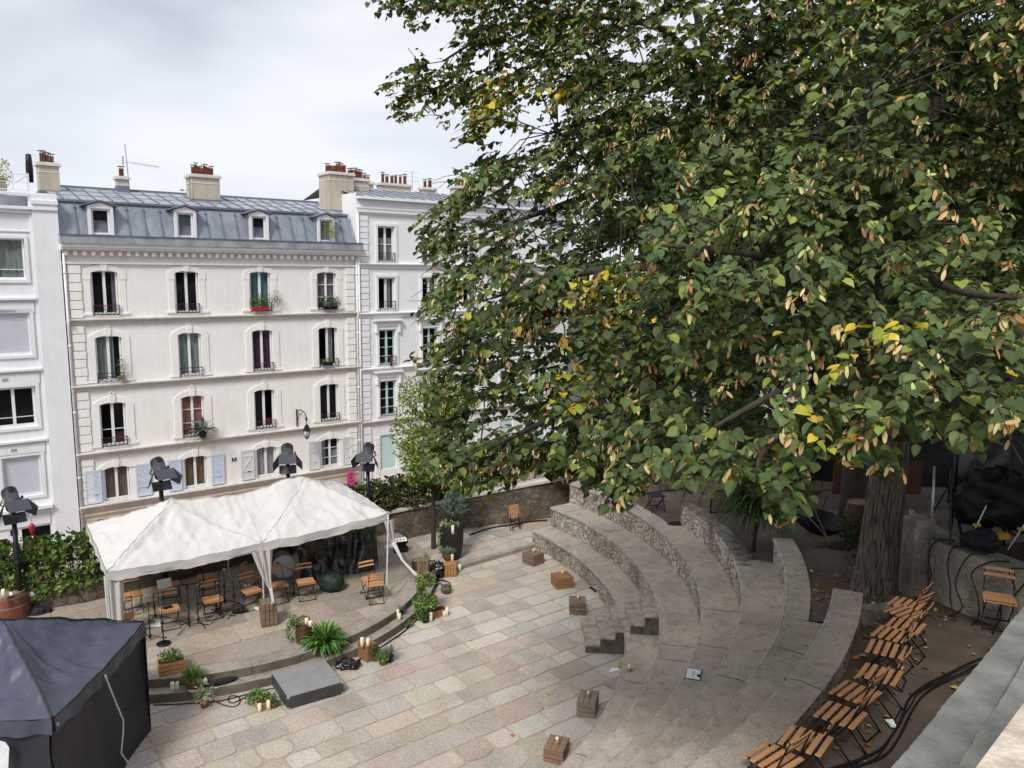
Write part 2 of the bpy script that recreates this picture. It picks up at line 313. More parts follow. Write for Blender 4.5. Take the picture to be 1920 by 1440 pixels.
# street: slopes from behind the wall down to the facades
m = MB(); rows = 14; vs = []; fs = []
def street_z(x, y, t):
    s = x*U[0]+y*U[1]; zf = -5+.09*s; p0 = wl_at(max(-21, min(18, x)))
    return t
nc = 40
for i in range(nc+1):
    s = -30+i*80/nc
    # wall distance in n direction for this s
    best = None
    for k in range(200):
        x = -21+39*k/199; p = wl_at(x); ss = p.x*U[0]+p.y*U[1]
        if best is None or abs(ss-s) < best[0]: best = (abs(ss-s), p.x*N[0]+p.y*N[1], p.z)
    w0 = best[1]-.42; w1 = -37.6; zf = -5+.09*max(-5, min(40, s)); z0 = best[2]-1.0
    for j in range(rows+1):
        t = j/rows; wv = w0+(w1-w0)*t; zz = z0+(zf-z0)*min(1, t*1.35)
        vs.append((U[0]*s+N[0]*wv, U[1]*s+N[1]*wv, zz+.02*math.sin(s*3+t*20)))
for i in range(nc):
    for j in range(rows): a = i*(rows+1)+j; fs.append([a, a+rows+1, a+rows+2, a+1])
m.add(vs, fs, 0, True); tag(m.build('street', MT['street']), kind='structure')
# ---- slabs
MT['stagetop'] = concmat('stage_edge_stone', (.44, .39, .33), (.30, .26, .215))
MT['slab'] = attrmat('paving_slab', rough=.85, var=.34, nscale=22, bump=.9, bscale=34, spec=.25, bdist=.02, big=.7, bigvar=.2)
MT['mortar'] = mat('pink_mortar', (.47, .385, .31), rough=.95, scale=5, c2=(.36, .295, .235), bump=.8, bscale=30)
PAL = [((.475, .45, .405), 4), ((.49, .45, .385), 5), ((.46, .40, .34), 2.2), ((.54, .495, .42), 2.8), ((.42, .39, .345), 3.5), ((.53, .505, .455), 4)]
PALS = [((.37, .325, .27), 3), ((.32, .285, .235), 3), ((.41, .36, .30), 2)]
def slabs(name, x0, x1, y0, y1, inside, zf, pal, rowh, lens, gap, rot=UROT, org=(-4, 15), jit=.02, clampf=None, seed=1, th=.014):
    rg = random.Random(seed); V = []; F = []; Cc = []
    c, s_ = math.cos(rot), math.sin(rot)
    tot = sum(p[1] for p in pal); y = y0
    while y < y1:
        h = rg.uniform(*rowh); x = x0-rg.random()
        while x < x1:
            l = rg.uniform(*lens)
            cx_, cy_ = x+l/2, y+h/2; wx = org[0]+cx_*c-cy_*s_; wy = org[1]+cx_*s_+cy_*c
            if inside(wx, wy):
                g = gap*rg.uniform(.5, 1.1); a, b = l/2-g, h/2-g*rg.uniform(.8, 1.2); rr = min(a, b)*rg.uniform(.12, .4)
                if rg.random() < .12: rr = min(a, b)*.75
                pts = []
                for qx, qy, st in ((a, b, 0), (-a, b, 90), (-a, -b, 180), (a, -b, 270)):
                    r2 = rr*rg.uniform(.5, 1.4)
                    for k in (0, 45, 90):
                        an = R(st+k); pts.append((math.copysign(abs(qx)-r2, qx)+r2*math.cos(an), math.copysign(abs(qy)-r2, qy)+r2*math.sin(an)))
                    nx, ny = {0: (0, b), 90: (-a, 0), 180: (0, -b), 270: (a, 0)}[st]
                    pts.append((nx+rg.uniform(-.3, .3)*a*(st in (0, 180)), ny+rg.uniform(-.3, .3)*b*(st in (90, 270))))
                z = zf(wx, wy)+rg.uniform(-.003, .004)
                b0 = len(V); tx, ty = rg.uniform(-.004, .004), rg.uniform(-.004, .004)
                for q in pts:
                    jx, jy = cx_+q[0]+rg.uniform(-jit, jit)*.6, cy_+q[1]+rg.uniform(-jit, jit)*.6
                    P = [org[0]+jx*c-jy*s_, org[1]+jx*s_+jy*c]
                    if clampf: P = clampf(*P)
                    V.append((P[0], P[1], z+tx*q[0]+ty*q[1]))
                n = len(pts)
                for q in V[b0:b0+n]: V.append((cx_*0+q[0], q[1], z-th))
                F.append(list(range(b0, b0+n)))
                for k in range(n): F.append([b0+k, b0+n+k, b0+n+(k+1) % n, b0+(k+1) % n])
                t = rg.random()*tot
                for pc, pw in pal:
                    t -= pw
                    if t <= 0: break
                k = rg.uniform(.97, 1.2); Cc.append((2*n, tuple(min(1, v*k*rg.uniform(.97, 1.03)*q_) for v, q_ in zip(pc, (1.02, .975, .95)))))
            x += l
        y += h
    me = bpy.data.meshes.new(name); me.from_pydata(V, [], F); me.materials.append(MT['slab'])
    at = me.color_attributes.new('Col', 'FLOAT_COLOR', 'POINT'); arr = np.ones((len(V), 4), dtype=np.float32); i = 0
    for n, cc in Cc: arr[i:i+n, :3] = cc; i += n
    at.data.foreach_set('color', arr.ravel()); o = bpy.data.objects.new(name, me); link(o); return o
STC = (-7.82, 20.22); RS, RS2, ZS, ZS2 = 5.55, 5.8, .38, .19
ca, cb = Vector((-1.41, 21.78)), Vector((.63, 23.51)); cdir = (cb-ca).normalized()
def beyond_curb(x, y): return (x-ca.x)*(-cdir.y)+(y-ca.y)*cdir.x > 0 and x > -3.2
def in_plaza(x, y):
    if math.hypot(x-CX, y-CY) > 10.6 and x > -6: return False
    if x < -20: return False
    return y < wl_at(max(-21, min(18, x))).y+.1 and math.hypot(x-STC[0], y-STC[1]) > RS2-.35
tag(slabs('plaza_paving', -14, 13, -9, 13, in_plaza, lambda x, y: .12 if beyond_curb(x, y) else 0.0, PAL, (.46, .63), (.5, 1.1), .026), kind='structure')
m = MB()
m.add([(-30, 2, -.012), (3, 2, -.012), (3.6, 27, -.012), (-21, 13.4, -.012), (-30, 10, -.012)], [[0, 1, 2, 3, 4]])
k0 = ca-cdir*1.2; k1 = cb+cdir*1.0
m.add([(k0.x, k0.y, .107), (k1.x, k1.y, .107), (1.6, 26.3, .107), (-3.2, 24.1, .107)], [[0, 1, 2, 3]])
tag(m.build('plaza_bed', MT['mortar']), kind='structure')
m = MB(); kk = k0.copy(); rg = random.Random(3)
while (kk-k0).length < (k1-k0).length:
    l = rg.uniform(.7, 1.1); mid = kk+cdir*l/2; m.box((mid.x, mid.y, .058), (l-.012, .17, .13), math.atan2(cdir.y, cdir.x)); kk = kk+cdir*l
tag(m.build('kerb', MT['stagetop'], bevel=.012), kind='structure')
# ---- stone stage
stage = empty('stone_stage', (0, 0, 0), label='low semicircular stone stage with two curved steps under the white canopy', cat='stage')
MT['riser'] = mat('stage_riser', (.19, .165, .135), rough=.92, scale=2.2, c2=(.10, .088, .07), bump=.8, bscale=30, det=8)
def arcpoly(c, r, a0, a1, st=3):
    n = max(2, int(abs(a1-a0)/st)); return [(c[0]+r*math.cos(R(a0+(a1-a0)*i/n)), c[1]+r*math.sin(R(a0+(a1-a0)*i/n))) for i in range(n+1)]
def ring(m, c, r0, r1, a0, a1, z0, z1, step=1.5, mi=(0, 1), caps=True, rough=0, inner_face=True, outer_face=True):
    n = max(1, int(abs(a1-a0)/step)); A = [a0+(a1-a0)*i/n for i in range(n+1)]
    def P(r, a, z): return (c[0]+r*math.cos(R(a)), c[1]+r*math.sin(R(a)), z)
    jr = [rough*(mnoise.noise(Vector((a*.9, r0, 0)))) for a in A]
    vs = []; 
    for i, a in enumerate(A): vs += [P(r0+jr[i], a, z0), P(r0+jr[i], a, z1), P(r1, a, z1), P(r1, a, z0)]
    fs = []; fm = []
    for i in range(n):
        b = i*4; q = b+4
        if inner_face: fs.append([b, q, q+1, b+1]); fm.append(mi[1])
        fs.append([b+1, q+1, q+2, b+2]); fm.append(mi[0])
        if outer_face: fs.append([b+2, q+2, q+3, b+3]); fm.append(mi[1])
    if caps: fs += [[0, 1, 2, 3], [n*4+3, n*4+2, n*4+1, n*4]]; fm += [mi[1]]*2
    b = len(m.v); m.v += vs; m.f += [[i+b for i in f] for f in fs]; m.m += fm; m.sm += [False]*len(fs)
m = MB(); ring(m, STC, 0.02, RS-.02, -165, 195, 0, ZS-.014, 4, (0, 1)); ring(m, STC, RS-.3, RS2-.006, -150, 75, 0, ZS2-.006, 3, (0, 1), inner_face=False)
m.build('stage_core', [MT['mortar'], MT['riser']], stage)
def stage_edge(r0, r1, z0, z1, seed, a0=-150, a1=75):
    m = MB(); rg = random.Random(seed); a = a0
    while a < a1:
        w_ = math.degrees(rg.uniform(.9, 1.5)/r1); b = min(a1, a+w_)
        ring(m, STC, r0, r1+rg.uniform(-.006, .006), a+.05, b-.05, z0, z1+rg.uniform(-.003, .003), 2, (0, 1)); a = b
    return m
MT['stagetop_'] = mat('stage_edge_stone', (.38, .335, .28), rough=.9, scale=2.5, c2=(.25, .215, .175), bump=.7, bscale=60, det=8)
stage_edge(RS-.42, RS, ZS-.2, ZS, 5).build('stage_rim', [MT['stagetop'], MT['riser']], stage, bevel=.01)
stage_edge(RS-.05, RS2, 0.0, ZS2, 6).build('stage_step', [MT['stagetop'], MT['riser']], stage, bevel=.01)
def cl(x, y):
    dx, dy = x-STC[0], y-STC[1]; d = math.hypot(dx, dy); k = min(1, (RS-.44)/d) if d > 0 else 1
    return [STC[0]+dx*k, STC[1]+dy*k]
o = slabs('stage_floor', -9, 9, -6, 9, lambda x, y: math.hypot(x-STC[0], y-STC[1]) < RS-.3, lambda x, y: ZS, PALS, (.75, 1.05), (.8, 1.7), .008, org=(STC[0], STC[1]), clampf=cl, seed=9, jit=.006); o.parent = stage
# ---- amphitheatre
amph = empty('stone_amphitheatre', (CX, CY, 0), label='curved stone amphitheatre of concrete topped seating tiers around the plaza', cat='amphitheatre')
amph.location = (0, 0, 0)
def tier(name, r0, r1, a0, a1, z0, z1, top='conc', face='rubble', step=.6, cap=True, nos=.022, rough=.05):
    n = max(2, int(abs(a1-a0)/step)); V = []; F = []; FM = []
    zs = [z0, z0+(z1-z0)*.33, z0+(z1-z0)*.66, z1-.07, z1-.065, z1-.012, z1]
    for i in range(n+1):
        a = a0+(a1-a0)*i/n; c_, s_ = math.cos(R(a)), math.sin(R(a))
        for k, z in enumerate(zs):
            d = mnoise.noise(Vector((a*2.1, z*7, r0)))*rough
            if k == 4: d = -.018+.006*mnoise.noise(Vector((a*4, 1, r0)))
            elif k == 5: d = -.02+.008*mnoise.noise(Vector((a*4, 1, r0)))
            elif k == 6: d = -.006+.008*mnoise.noise(Vector((a*4, 1, r0)))
            elif k < 4: d = abs(d)*.8+.004
            V.append((CX+(r0+d)*c_, CY+(r0+d)*s_, z))
        for r_ in (r0+nos, (r0+r1)/2, r1): V.append((CX+r_*c_, CY+r_*s_, z1+(.006*mnoise.noise(Vector((a*.7, r_*3, 5))) if r_ > r0+nos and r_ < r1 else .002)))
        V.append((CX+r1*c_, CY+r1*s_, z0))
    K = len(zs)+4
    for i in range(n):
        b = i*K; q = b+K
        for k in range(K-1):
            F.append([b+k, b+k+1, q+k+1, q+k]); FM.append(1 if k < 3 else (0 if k > 6 else 2) if k != 3 else 2)
            if k in (K-2,): FM[-1] = 1
    if cap: F += [list(range(K)), [n*K+k for k in range(K)][::-1]]; FM += [1, 1]
    m = MB(); m.v = V; m.f = F; m.m = FM; m.sm = [False]*len(F)
    return m.build(name, [MT[top], MT[face], MT['conclight']], amph)
tier('seating_tier', RT[1], RT[2]+.04, 36, -78, 0, ZT[1])
tier('seating_tier', RT[2], RT[3]+.04, 36, -78, ZT[1]-.3, ZT[2])
tier('seating_tier', RT[3], 12.16, 36.3, 13.62, ZT[2]-.3, ZT[3]); tier('seating_tier', RT[3], RT[4]+.04, 13.6, -78, ZT[2]-.3, ZT[3])
tier('seating_tier', RT[4], RT[5]+.04, -6.7, -78, ZT[3]-.3, ZT[4])
tier('seating_tier', RT[5], 13.56, -7.4, -24.6, ZT[4]-.6, ZT[5]); tier('seating_tier', RT[5], RT[6]+.03, -24.63, -78, ZT[4]-.3, ZT[5]-.012)
tier('seating_tier', RT[6], RT[7], -24.3, -78, ZT[5]-.6, ZT[6])
# rough topped wall
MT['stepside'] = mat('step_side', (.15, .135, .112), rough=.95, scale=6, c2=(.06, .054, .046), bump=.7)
MT['roughtop'] = mat('rough_coping', (.26, .235, .19), rough=.95, scale=6, c2=(.1, .09, .075), bump=1.0, bscale=14, det=8)
m = MB(); n = 70
V = []; F = []; FM = []
for i in range(n+1):
    a = 12.95+(-8.3-12.95)*i/n; c_, s_ = math.cos(R(a)), math.sin(R(a)); zt = 2.37+.09*i/n
    for k, (r_, z) in enumerate([(RT[4], 1.5), (RT[4], 1.95), (RT[4], 2.2), (RT[4]+.01, zt), (RT[4]+.13, zt+.02), (RT[4]+.27, zt+.01), (RT[4]+.42, zt-.02), (RT[4]+.44, 1.6)]):
        j = .045*mnoise.noise(Vector((a*2.3, z*5, r_*4))); V.append((CX+(r_+j)*c_, CY+(r_+j)*s_, z+(.05*mnoise.noise(Vector((a*1.9, r_*9, 2))) if k > 2 and k < 7 else 0)))
for i in range(n):
    for k in range(7): b = i*8; F.append([b+k, b+k+1, b+9+k, b+8+k]); FM.append(1 if k < 3 else 0)
F += [list(range(8)), [n*8+k for k in range(8)][::-1]]; FM += [1, 1]
m.v = V; m.f = F; m.m = FM; m.sm = [False]*len(F); m.build('rough_wall', [MT['roughtop'], MT['rubble']], amph)
# steps
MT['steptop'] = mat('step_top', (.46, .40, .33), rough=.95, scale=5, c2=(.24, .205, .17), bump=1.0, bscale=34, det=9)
rgk = random.Random(21); mk = MB()
for (r0_, r1_, z_) in ((RT[1], RT[2], ZT[1]), (RT[2], RT[3], ZT[2]), (RT[3], RT[4], ZT[3]), (RT[4], RT[5], ZT[4]), (RT[5], RT[6], ZT[5]-.012), (RT[6], RT[7], ZT[6])):
    for a_ in (29, 20, 9, -3, -13, -21, -29, -37, -46, -55):
        a_ += rgk.uniform(-4, 4)
        if (z_ == ZT[3] and a_ > 12) or (r0_ == RT[4] and a_ > -10) or (r0_ == RT[5] and a_ > -27) or (r0_ == RT[6] and a_ > -27) or rgk.random() < .5: continue
        if -6 < a_ < 4 and r0_ < 11: continue
        aa = a_; k_ = 7; P_ = []
        for i in range(k_+1):
            r_ = r0_+.03+(r1_-r0_-.04)*i/k_; aa += rgk.uniform(-.12, .12); P_.append((r_, aa))
        for (ra, aa1), (rb_, ab1) in zip(P_, P_[1:]):
            p_, q_ = pol(ra, aa1), pol(rb_, ab1); mk.bar((p_[0], p_[1], z_+.004), (q_[0], q_[1], z_+.004), .012, .004)
mk.build('joints', MT['stepside'], amph)
stairs = empty('steps_flight', label='short flight of worn concrete steps climbing between the lower stone tiers', cat='steps')
sr = [9.32, 9.65, 9.98, 10.3, 10.61, 10.93]; sz = [.18, .36, .545, .75, .96]
for i in range(5):
    m = MB(); zb = 0 if i < 3 else ZT[1]; lo = -5.0 if i < 3 else -5.5; hi = (3.6, 3.2, 2.9, 1.6, 1.0)[i]
    ring(m, (CX, CY), sr[i], sr[i+1]+.02 if i < 4 else 10.93, lo, hi, zb, sz[i], .6, (0, 0), rough=.02)
    ring(m, (CX, CY), sr[i]+.005, sr[i+1] if i < 4 else 10.92, lo-.02, lo+.02, zb, sz[i]-.03, .6, (1, 1))
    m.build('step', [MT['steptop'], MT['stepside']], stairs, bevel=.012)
# ---- dirt terrain
def dirt_z(a, r):
    def lin(x, pts):
        for (p, q), (p2, q2) in zip(pts, pts[1:]):
            if p >= x >= p2: return q+(q2-q)*(p-x)/(p-p2)
        return pts[0][1] if x > pts[0][0] else pts[-1][1]
    near = lin(a, [(14, 1.8), (12.5, 2.0), (4, 2.3), (-7, 2.42), (-8.5, 2.98), (-24.5, 3.0), (-27, 3.36)])
    far = lin(a, [(26, 1.8), (8, 2.35), (-6, 2.9), (-20, 3.1), (-32, 3.36)])
    t = max(0, min(1, (r-13.4)/1.6)); return near*(1-t)+far*t
def dirt_at(x, y): return dirt_z(math.degrees(math.atan2(y-CY, x-CX)), math.hypot(x-CX, y-CY))
V = []; F = []; As = np.concatenate([np.arange(44, -78, -.4)]); nr = 44
for a in As:
    rs = 12.1 if a > 13.4 else 12.44 if a > -7.0 else 13.5 if a > -24.4 else 14.25
    for j in range(nr+1):
        r_ = rs+(58-rs)*(j/nr)**2.2
        V.append((*pol(r_, a), dirt_z(a, r_)+.03*mnoise.noise(Vector((r_*math.cos(R(a))*1.3, r_*math.sin(R(a))*1.3, 0)))-.01*(j == 0)))
for i in range(len(As)-1):
    for j in range(nr): b = i*(nr+1)+j; F.append([b, b+nr+1, b+nr+2, b+1])
m = MB(); m.add(V, F, 0, True); tag(m.build('dirt_terrace', MT['dirt']), kind='structure')
# ---- retaining wall with fence
rw = empty('retaining_wall', label='dark rubble retaining wall with stone coping behind the stage and plaza', cat='wall')
m = MB(); mc = MB()
pts = []
for a, b in zip(WL, WL[1:]):
    k = max(1, int((b[0]-a[0])/.4)); pts += [Vector(a)+(Vector(b)-Vector(a))*i/k for i in range(k)]
pts.append(Vector(WL[-1]))
V = []; F = []
for i, p in enumerate(pts):
    for j in range(7):
        z = -.1+(p.z-.1+.1)*j/6; d = .03*mnoise.noise(Vector((p.x*2.2, z*2.2, 0)))
        V.append((p.x+ou.x*d, p.y+ou.y*d, z))
    V.append((p.x+ou.x*.4, p.y+ou.y*.4, p.z-.1)); V.append((p.x+ou.x*.42, p.y+ou.y*.42, -5.5))
for i in range(len(pts)-1):
    for k in range(8): b = i*9; F.append([b+k, b+k+9, b+k+10, b+k+1])
m.add(V, F); m.build('wall_face', MT['rubbledark'], rw)
for a, b in zip(pts[::4], pts[4::4]+[pts[-1]] if len(pts[4::4]) < len(pts[::4]) else pts[4::4]):
    if (b-a).length < .1: continue
    d = (b-a).normalized(); nrm = Vector((-d.y, d.x, 0)); q = []
    for p, sh in ((a, .004), (b, -.004)):
        for w_, dz in ((-.05, -.1), (.46, -.1), (.46, 0), (-.05, 0)): q.append(p+nrm*w_+d*sh+Vector((0, 0, dz)))
    mc.add(q, [[0, 1, 2, 3], [7, 6, 5, 4], [0, 4, 5, 1], [1, 5, 6, 2], [2, 6, 7, 3], [3, 7, 4, 0]])
mc.build('coping', MT['ledge'], rw, bevel=.012)
fence = empty('iron_fence', label='thin black iron railing running along the top of the rubble retaining wall', cat='fence')
mp_ = MB(); mr_ = MB(); FH = .92
L0 = 0; acc = 0; lastpost = -9
for a, b in zip(WL[:-1], WL[1:]):
    a = Vector(a); b = Vector(b); d = (b-a); ln = d.length; d.normalize()
    nrm = Vector((-d.y, d.x, 0)).normalized()*.2
    for h in (.06, FH-.02): mr_.bar(a+nrm+Vector((0, 0, h)), b+nrm+Vector((0, 0, h)), .035, .014)
    t = acc
    while t < ln:
        p = a+d*t+nrm
        if int(L0) % 18 == 0: mpo = MB(); mpo.bar(p-Vector((0, 0, .1)), p+Vector((0, 0, FH+.03)), .035); mpo.build('post', MT['iron'], fence)
        else: mp_.bar(p+Vector((0, 0, .06)), p+Vector((0, 0, FH)), .014)
        t += .104; L0 += 1
    acc = t-ln
mp_.build('pickets', MT['iron'], fence); mr_.build('rail', MT['iron'], fence)
# ---- stone wall at right, with bed
sw = empty('block_wall', label='pale block stone wall with draped black cables right of the big tree trunk', cat='wall')
A_, B_ = Vector((7.06, 12.75, 0)), Vector((8.3, 9.0, 0)); m = MB(); V = []; F = []; n = 24
for i in range(n+1):
    p = A_+(B_-A_)*i/n
    for j in range(6):
        z = 2.9+1.2*j/5; d = .05*mnoise.noise(Vector((p.y*3, z*3, 4))); V.append((p.x+d, p.y+d*.3, z+(.05*mnoise.noise(Vector((p.y*2, 0, 1))) if j == 5 else 0)))
    V.append((p.x+.45, p.y+.15, 4.12))
for i in range(n):
    for k in range(6): b = i*7; F.append([b+k+1, b+k+8, b+k+7, b+k])
F.append([0, 1, 2, 3, 4, 5, 6]); m.add(V, F)
m.add([(7.06, 12.75, 2.9), (7.06, 12.75, 4.1), (7.5, 12.9, 4.12), (7.55, 14.5, 4.1), (7.55, 14.5, 2.9)], [[0, 1, 2, 3, 4]])
m.build('wall_face', MT['stoneblock'], sw)
m = MB(); m.prism([(p.x-.05, p.y), (p.x+.36, p.y+.1), (p.x+.3, p.y+.42), (p.x-.1, p.y+.36)] if (p := Vector((6.82, 12.75, 0))) else [], 2.9, 4.42, 0); m.build('end_pillar', MT['stoneblock'], sw, bevel=.05)
V = []; F = []
for i in range(25):
    for j in range(25):
        x = 7.1+i*.35+(12.9-(8.6+j*.18))*.33; y = 8.6+j*.18; V.append((x, y, 4.05+.09*mnoise.noise(Vector((x*1.5, y*1.5, 3)))))
for i in range(24):
    for j in range(24): b = i*25+j; F.append([b, b+25, b+26, b+1])
m = MB(); m.add(V, F, 0, True); tag(m.build('raised_bed_soil', MT['soil']), kind='structure')
# ---- foreground ledges at lower right
MT['palestone'] = mat('pale_ledge_stone', (.33, .34, .315), rough=.85, scale=3.5, c2=(.21, .215, .2), bump=.4, bscale=30, det=8)
MT['warmstone'] = mat('warm_parapet_stone', (.66, .57, .46), rough=.85, scale=14, c2=(.4, .33, .27), bump=.4, bscale=60)
lg = empty('stone_ledge', label='pale grey stone ledge stepping up at the lower right corner beside the dirt strip', cat='ledge')
def ledge(z, p0, p1, name, zb, wob, m_):
    a = G(*p0, z); b = G(*p1, z); d = (b-a).normalized(); a = a-d*3.5; b = b+d*2; nrm = Vector((-d.y, d.x, 0))
    if nrm.dot(Vector((1, -.6, 0))) < 0: nrm = -nrm
    n = 260; poly = []
    for i in range(n+1):
        p = a+(b-a)*i/n+nrm*wob*(mnoise.noise(Vector((i*.03, z, 0)))+.35*mnoise.noise(Vector((i*.6, z, 0)))); poly.append((p.x, p.y))
    q = b+nrm*3; poly.append((q.x, q.y)); q = a+nrm*3; poly.append((q.x, q.y))
    mm = MB(); mm.prism(poly, zb, z); return mm.build(name, m_, lg)
ledge(4.5, (1920, 1140), (1670, 1440), 'ledge_slab', 2.8, .022, MT['palestone'])
ledge(4.64, (1920, 1240), (1790, 1440), 'ledge_slab', 4.45, .022, MT['palestone'])
tt = empty('terrace_parapet', label='warm cream stone parapet corner cutting across the bottom right corner', cat='parapet')
_lg = lg; lg = tt; ledge(7.55, (1924, 1312), (1829, 1440), 'parapet_top', 6.3, .0, MT['warmstone']); lg = _lg
# ================================================================ buildings (local x along the facade, y into the building, z up)
OFF = -37.0
def bldg(label, name='apartment_building'):
    return empty(name, (N[0]*OFF, N[1]*OFF, 0), UROT, label, 'building')
def facade(m, x0, x1, z0, z1, opens, y=0.0, jamb=.22, mi=0):
    xs = sorted({x0, x1, *[o[0] for o in opens], *[o[1] for o in opens]}); zs = sorted({z0, z1, *[o[2] for o in opens], *[o[3] for o in opens]})
    for a, b in zip(xs, xs[1:]):
        for c, d in zip(zs, zs[1:]):
            mx_, mz = (a+b)/2, (c+d)/2
            if any(o[0] < mx_ < o[1] and o[2] < mz < o[3] for o in opens): continue
            m.add([(a, y, c), (b, y, c), (b, y, d), (a, y, d)], [[0, 1, 2, 3]], mi)
    for a, b, c, d in opens:
        m.add([(a, y, c), (b, y, c), (b, y, d), (a, y, d), (a, y+jamb, c), (b, y+jamb, c), (b, y+jamb, d), (a, y+jamb, d)], [[0, 4, 5, 1], [1, 5, 6, 2], [2, 6, 7, 3], [3, 7, 4, 0]], mi)
cur_cols = {}
MT['roll'] = mat('roller_slats', (.62, .63, .7), rough=.5, var=.05)
def curtainmat(key, c):
    if key not in cur_cols: cur_cols[key] = mat('curtain_'+key, c, rough=.9, var=.35, scale=2.5, streak=(9, 1, .6))
    return cur_cols[key]
def window(P, x0, x1, z0, z1, y=.14, frame='pvc', bars=(), curtain=None, open_=None, split=True, arch=0.0, room=True, fw=.065):
    """casement window with its panes; z1 is the springing of a segmental head when arch > 0"""
    m = MB(); d = .06; w_ = x1-x0
    def bx(a, b, c, e_): m.box(((a+b)/2, y, (c+e_)/2), (b-a, d, e_-c))
    bx(x0, x0+fw, z0, z1); bx(x1-fw, x1, z0, z1); bx(x0+fw, x1-fw, z0, z0+fw+.03); bx(x0+fw, x1-fw, z1-fw, z1)
    xm = (x0+x1)/2
    if split: bx(xm-.055, xm+.055, z0+fw+.03, z1-fw)
    for t in bars:
        zz = z0+(z1-z0)*t
        for a, b in (((x0+fw, xm-.055), (xm+.055, x1-fw)) if split else ((x0+fw, x1-fw),)): m.box(((a+b)/2, y, zz), (b-a, .03, .03))
    f = m.build('window', MT[frame], P)
    halves = [(x0+fw, xm-.05), (xm+.05, x1-fw)] if split else [(x0+fw, x1-fw)]
    for i, (a, b) in enumerate(halves):
        if open_ == i: continue
        m = MB(); m.add([(a-.01, y+.012, z0+.06), (b+.01, y+.012, z0+.06), (b+.01, y+.012, z1-.05), (a-.01, y+.012, z1-.05)], [[0, 1, 2, 3]]); m.build('pane', MT['glass'], f)
    if curtain:
        for key, c, a, b, zl, zh in curtain:
            m = MB(); n = 26; V = []; a_ = x0+(x1-x0)*a; b_ = x0+(x1-x0)*b
            for i in range(n+1):
                xx = a_+(b_-a_)*i/n; yy = y+.06+.018*math.sin(i*1.9+a*7)+.01*math.sin(i*.7)
                V += [(xx, yy, z0+(z1-z0)*zl+.02), (xx, yy, z0+(z1-z0)*zh-.02)]
            m.add(V, [[2*i, 2*i+2, 2*i+3, 2*i+1] for i in range(n)], 0, True); m.build('curtain', curtainmat(key, c), f)
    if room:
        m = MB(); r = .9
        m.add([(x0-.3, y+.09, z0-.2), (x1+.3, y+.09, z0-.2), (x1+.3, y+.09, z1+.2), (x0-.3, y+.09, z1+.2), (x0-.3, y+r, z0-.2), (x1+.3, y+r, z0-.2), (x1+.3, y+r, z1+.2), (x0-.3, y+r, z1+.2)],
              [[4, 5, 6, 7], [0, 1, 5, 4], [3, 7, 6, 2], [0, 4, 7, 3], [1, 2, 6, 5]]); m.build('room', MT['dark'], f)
    return f
def railing(P, x0, x1, z0, h=.42, y=-.12, style=0, top='iron'):
    m = MB(); t = .02
    for zz in (z0+.04, z0+h*.62 if style != 2 else z0+h*.5): m.box(((x0+x1)/2, y, zz), (x1-x0, t, t))
    for xx in (x0+.01, x1-.01): m.box((xx, y, z0+h/2), (t, t, h)); m.box((xx, y/2, z0+h-.03), (t, -y, t)); m.box((xx, y/2, z0+.04), (t, -y, t))
    n = 6
    for i in range(1, n):
        xx = x0+(x1-x0)*i/n
        if style != 2: m.box((xx, y, z0+h*.32), (.013, .013, h*.56))
        else: m.box((xx, y, z0+h*.5), (.013, .013, h*.9))
    if style == 0:
        for i in range(n):
            xx = x0+(x1-x0)*(i+.5)/n; r_ = min((x1-x0)/n*.4, h*.2); pts = [(xx+r_*math.cos(k*math.pi/4), y, z0+h*.33+r_*1.3*math.sin(k*math.pi/4)) for k in range(9)]
            m.tube(pts, .008, 4, cap=False)
        for i in range(8):
            xx = x0+(x1-x0)*(i+.5)/8; m.tube([(xx+.035*math.cos(k*math.pi/3), y, z0+h*.8+.05*math.sin(k*math.pi/3)) for k in range(7)], .007, 4, cap=False)
    if style == 1:
        for i in range(4):
            a = x0+(x1-x0)*i/4; b = a+(x1-x0)/4; m.bar((a, y, z0+.05), (b, y, z0+h*.6), .012); m.bar((b, y, z0+.05), (a, y, z0+h*.6), .012)
    o = m.build('balcony_railing', MT['iron'], P)
    m = MB(); m.box(((x0+x1)/2, y, z0+h), (x1-x0+.02, .035, .028)); m.build('handrail', MT[top], o)
    return o
def archpoly(xa, xb, zs, zc, n=10):
    """points along a segmental arch from xb to xa, rising from zs to zc"""
    xm, hw, r = (xa+xb)/2, (xb-xa)/2, zc-zs; Rr = (hw*hw+r*r)/(2*r); a = math.asin(hw/Rr)
    return [(xm+Rr*math.sin(a-2*a*i/n), zc-Rr+Rr*math.cos(a-2*a*i/n)) for i in range(n+1)]
def headfill(m, x0, x1, zs, zc, y=0.0, th=.14, mi=0):
    p = archpoly(x0, x1, zs, zc); k = len(p)
    for i in range(k-1):
        a, b = p[i], p[i+1]
        m.add([(a[0], y, a[1]), (b[0], y, b[1]), (b[0], y, zc), (a[0], y, zc), (a[0], y+th, a[1]), (b[0], y+th, b[1])], [[0, 1, 2, 3], [0, 4, 5, 1]], mi)
